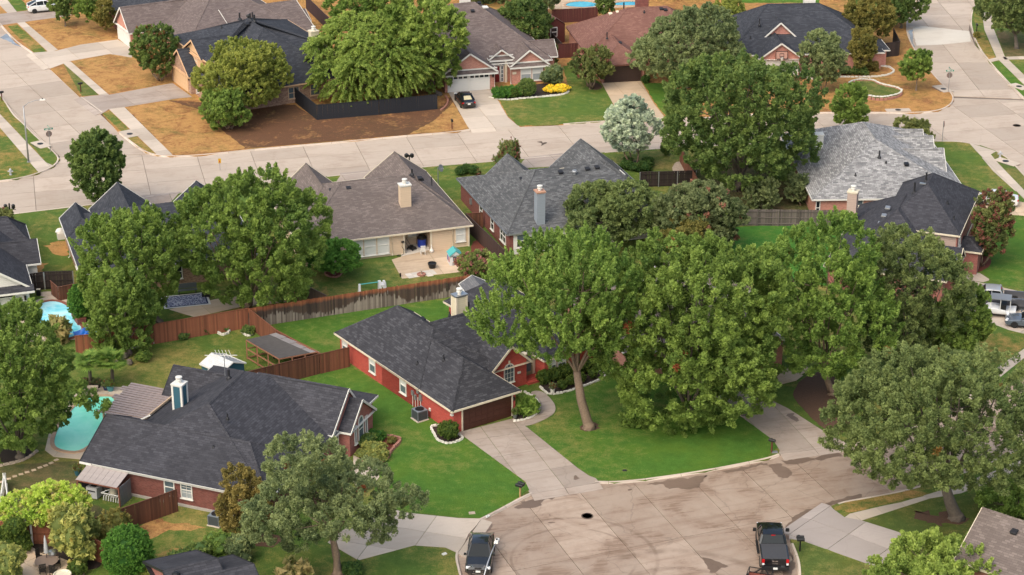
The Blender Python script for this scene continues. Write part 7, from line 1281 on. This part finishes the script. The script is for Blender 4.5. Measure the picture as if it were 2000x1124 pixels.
for x in (-.45, .45): MB().box((0, 0, .22), (.16, .36, .44)).build('leg', M['rock'], o, (x, 0, 0))
for k, (x, y) in enumerate(((168, 757), (183, 757), (192, 758))): potf(('white flowered pot behind the left end of the stone bench', 'white flowered pot behind the middle of the stone bench', 'white flowered pot behind the right end of the stone bench')[k], (x, y), .22, .4, M['black'], 'magn')
o = empty('garden_statue', G(118, 583), 0, 'white urn statue at the head of the kidney shaped pool', 'statue'); MB().lathe([(.22, 0), (.2, .1), (.1, .2), (.12, .7), (.22, .95), (.3, 1.1), (.1, 1.1)], 12).build('urn', M['white'], o)
o = empty('pool_pump_box', G(76, 577), 0, 'small black box among the rocks by the kidney shaped pool', 'speaker'); MB().box((0, 0, .3), (.4, .35, .6), 0, .95).build('box', M['black'], o); MB().box((0, 0, .62), (.36, .3, .05)).build('lid', M['cream'], o)
o = empty('pool_tarp', G(168, 652), R(20), 'crumpled bright blue tarp at the end of the kidney shaped pool', 'tarp'); b = MB(); gx = 9
P_ = [[(-1.1 + 2.2 * i / gx, -.7 + 1.4 * j / gx, max(.05, .55 * math.sin(math.pi * i / gx) * math.sin(math.pi * j / gx) + rnd.uniform(-.09, .09))) for j in range(gx + 1)] for i in range(gx + 1)]
for i in range(gx):
    for j in range(gx): b.poly([P_[i][j], P_[i + 1][j], P_[i + 1][j + 1], P_[i][j + 1]])
b.build('sheet', plain('blue_tarp', (.015, .13, .55), .4), o)
o = empty('spillway', G(154, 626), R(-65), 'brick spillway wall at the side of the kidney shaped pool', 'pool wall'); MB().box((0, 0, .3), (2.4, .8, .6)).build('wall', BR['dkred'], o); MB().box((0, 0, .63), (2.5, .9, .07)).build('capstone', copr, o)
for k, (x, y, w) in enumerate(((235, 711, .5), (243, 700, .45), (253, 712, .4), (249, 694, .5))): o = empty('garden_rock', G(x, y), k, ('flat rock at the foot of the leafy tree', 'upright brown rock behind the palms', 'small rock right of the flat one behind the palms', 'tall stacked rock by the tree foot')[k], 'rock', 'rocks at the leafy tree foot'); MB().lathe([(w * .8, 0), (w, w * .4), (w * .7, w * 1.1), (w * .1, w * 1.3)], 7, (0, 0, 0), 1, .8).build('stone', plain('brown_rock', (.14, .11, .09), .9, var=.3), o)
# stepping stones, white meter box, sprinkler lids
ss = empty('stepping_stones', G(55, 935), 0, 'curved line of pale stepping stones on the shaded yard', 'path'); B0 = G(55, 935)
for k, (x, y) in enumerate(((3, 942), (17, 936), (29, 931), (41, 927), (53, 923), (66, 919), (78, 914), (89, 910), (100, 905), (110, 899))): q = G(x, y) - B0; MB().box((0, 0, .02), (.36, .28, .05), 0, .95).build('stone', CM['patio'], ss, (q.x, q.y, 0), R(10 + 4 * k))
for label, px, sz, m in (('dark valve lid on the lush lawn near the kerb', (1220, 920), (.35, .2), M['darkm']), ('flat pale stone lying on the near lawn', (868, 1083), (.36, .25), M['white']), ('low stone cluster at the lawn tip by the court', (922, 1003), (.5, .3), M['rock']), ('grey water lid at the foot of the crooked mailbox', (1513, 884), (.5, .3), M['grey'])):
    o = empty('ground_lid', G(*px), rnd.uniform(0, 1), label, 'lid'); MB().box((0, 0, .04), (*sz, .08), 0, .9).build('lid', m, o)
sheet('painted_number_patch', GS((948, 1009), (955, 1006), (957, 1009), (950, 1013)), M['white'], .041); MB().box((0, 0, 0), (.06, .1, .004)).build('painted_number_patch', M['black'], None, G(952.5, 1009.5) + Vector((0, 0, .046)))['kind'] = 'structure'
# stone edgings
E_ = edging
E_('white stone ring round the boxwood by the brown garage door', [(847, 846), (840, 834), (857, 832), (858, 862), (877, 869), (907, 858), (897, 851)][0:0] + [(857, 832), (840, 834), (847, 847), (855, 862), (877, 869), (907, 858), (897, 850)], M['whitestone'], .34, .16, False)
E_('white stone curve round the sago palm bed', [(1026, 768), (1046, 777), (1056, 795), (1050, 810), (1030, 820), (1005, 824)], M['whitestone'], .3, .15, False); E_('white stone line in front of the dark hedge', [(1056, 758), (1077, 777), (1192, 737), (1168, 726)], M['whitestone'], .32, .15, False)
E_('red block edging of the maroon house front bed', [(711, 904), (734, 911), (758, 897), (764, 881), (781, 867), (781, 857), (741, 851)], M['redstone'], .4, .25, False); E_('white stones along the wooden fence foot', [(215, 690), (300, 671), (345, 663), (400, 652), (440, 646), (484, 640)], M['whitestone'], .42, .16, False)
E_('white stone ring of the small fence bush', [(424, 648), (430, 656), (444, 654), (448, 648)], M['whitestone'], .36, .2, False); E_('white stone ring of the corner fence bush', [(473, 650), (482, 658), (494, 654), (492, 648)], M['whitestone'], .36, .2, False); E_('pink brick ring round the clipped tree', [(632, 536), (640, 527), (655, 526), (669, 532), (664, 541), (648, 544)], M['redstone'], .3, .14)
E_('pale block edging of the white garage front bed', [(958, 191), (985, 197), (1020, 193), (1060, 190), (1100, 186), (1112, 180), (1108, 171)], M['whitestone'], .5, .16, False); E_('white stone border along the rose brick front bed', [(1562, 143), (1580, 156), (1600, 155), (1630, 151), (1700, 152), (1735, 148), (1748, 140), (1738, 132), (1722, 130)], M['whitestone'], .5, .18, False)
sheet('planting_bed', ragged(smooth(GS((1655, 170), (1668, 163), (1700, 161), (1722, 172), (1745, 176), (1762, 182), (1758, 190), (1730, 197), (1700, 196), (1668, 186)), 2), .05), LG['olive'], .30, 'structure', 0)
E_('pale capped block wall round the raised kidney bed', [(1655, 170), (1668, 163), (1700, 161), (1722, 172), (1745, 176), (1762, 182), (1758, 190), (1730, 197), (1700, 196), (1668, 186)], M['redstone'], .5, .34); E_('white cap stones on the raised kidney bed', [], M['whitestone'], .45, .1, True, [(p[0], p[1]) for p in GS((1655, 168), (1668, 161), (1700, 159), (1722, 170), (1745, 174), (1762, 180), (1758, 188), (1730, 195), (1700, 194), (1668, 184))]).location.z = .34
E_('timber edging of the dark bed at the left border', [(0, 911), (30, 905), (55, 896), (75, 880)], M['rock'], .5, .14, False); E_('tan block ring of the topiary bed', [(45, 1075), (60, 1072), (72, 1083), (74, 1098), (66, 1110)], M['rock'], .4, .2, False); E_('red edging at the corner lawn by the charcoal fence', [(862, 215), (872, 208), (876, 196), (870, 188)], M['redstone'], .4, .14, False)
o = empty('storage_box', G(122, 466), R(20), 'white storage box with a rounded cover beside the hidden house wall', 'storage box'); MB().box((0, 0, .35), (1.0, .7, .7)).build('box', M['white'], o); MB().lathe([(.5, 0), (.5, .12), (.3, .35), (.02, .42)], 12, (0, 0, 0), 1, .7).build('cover', M['white'], o, (-.15, .1, .7))
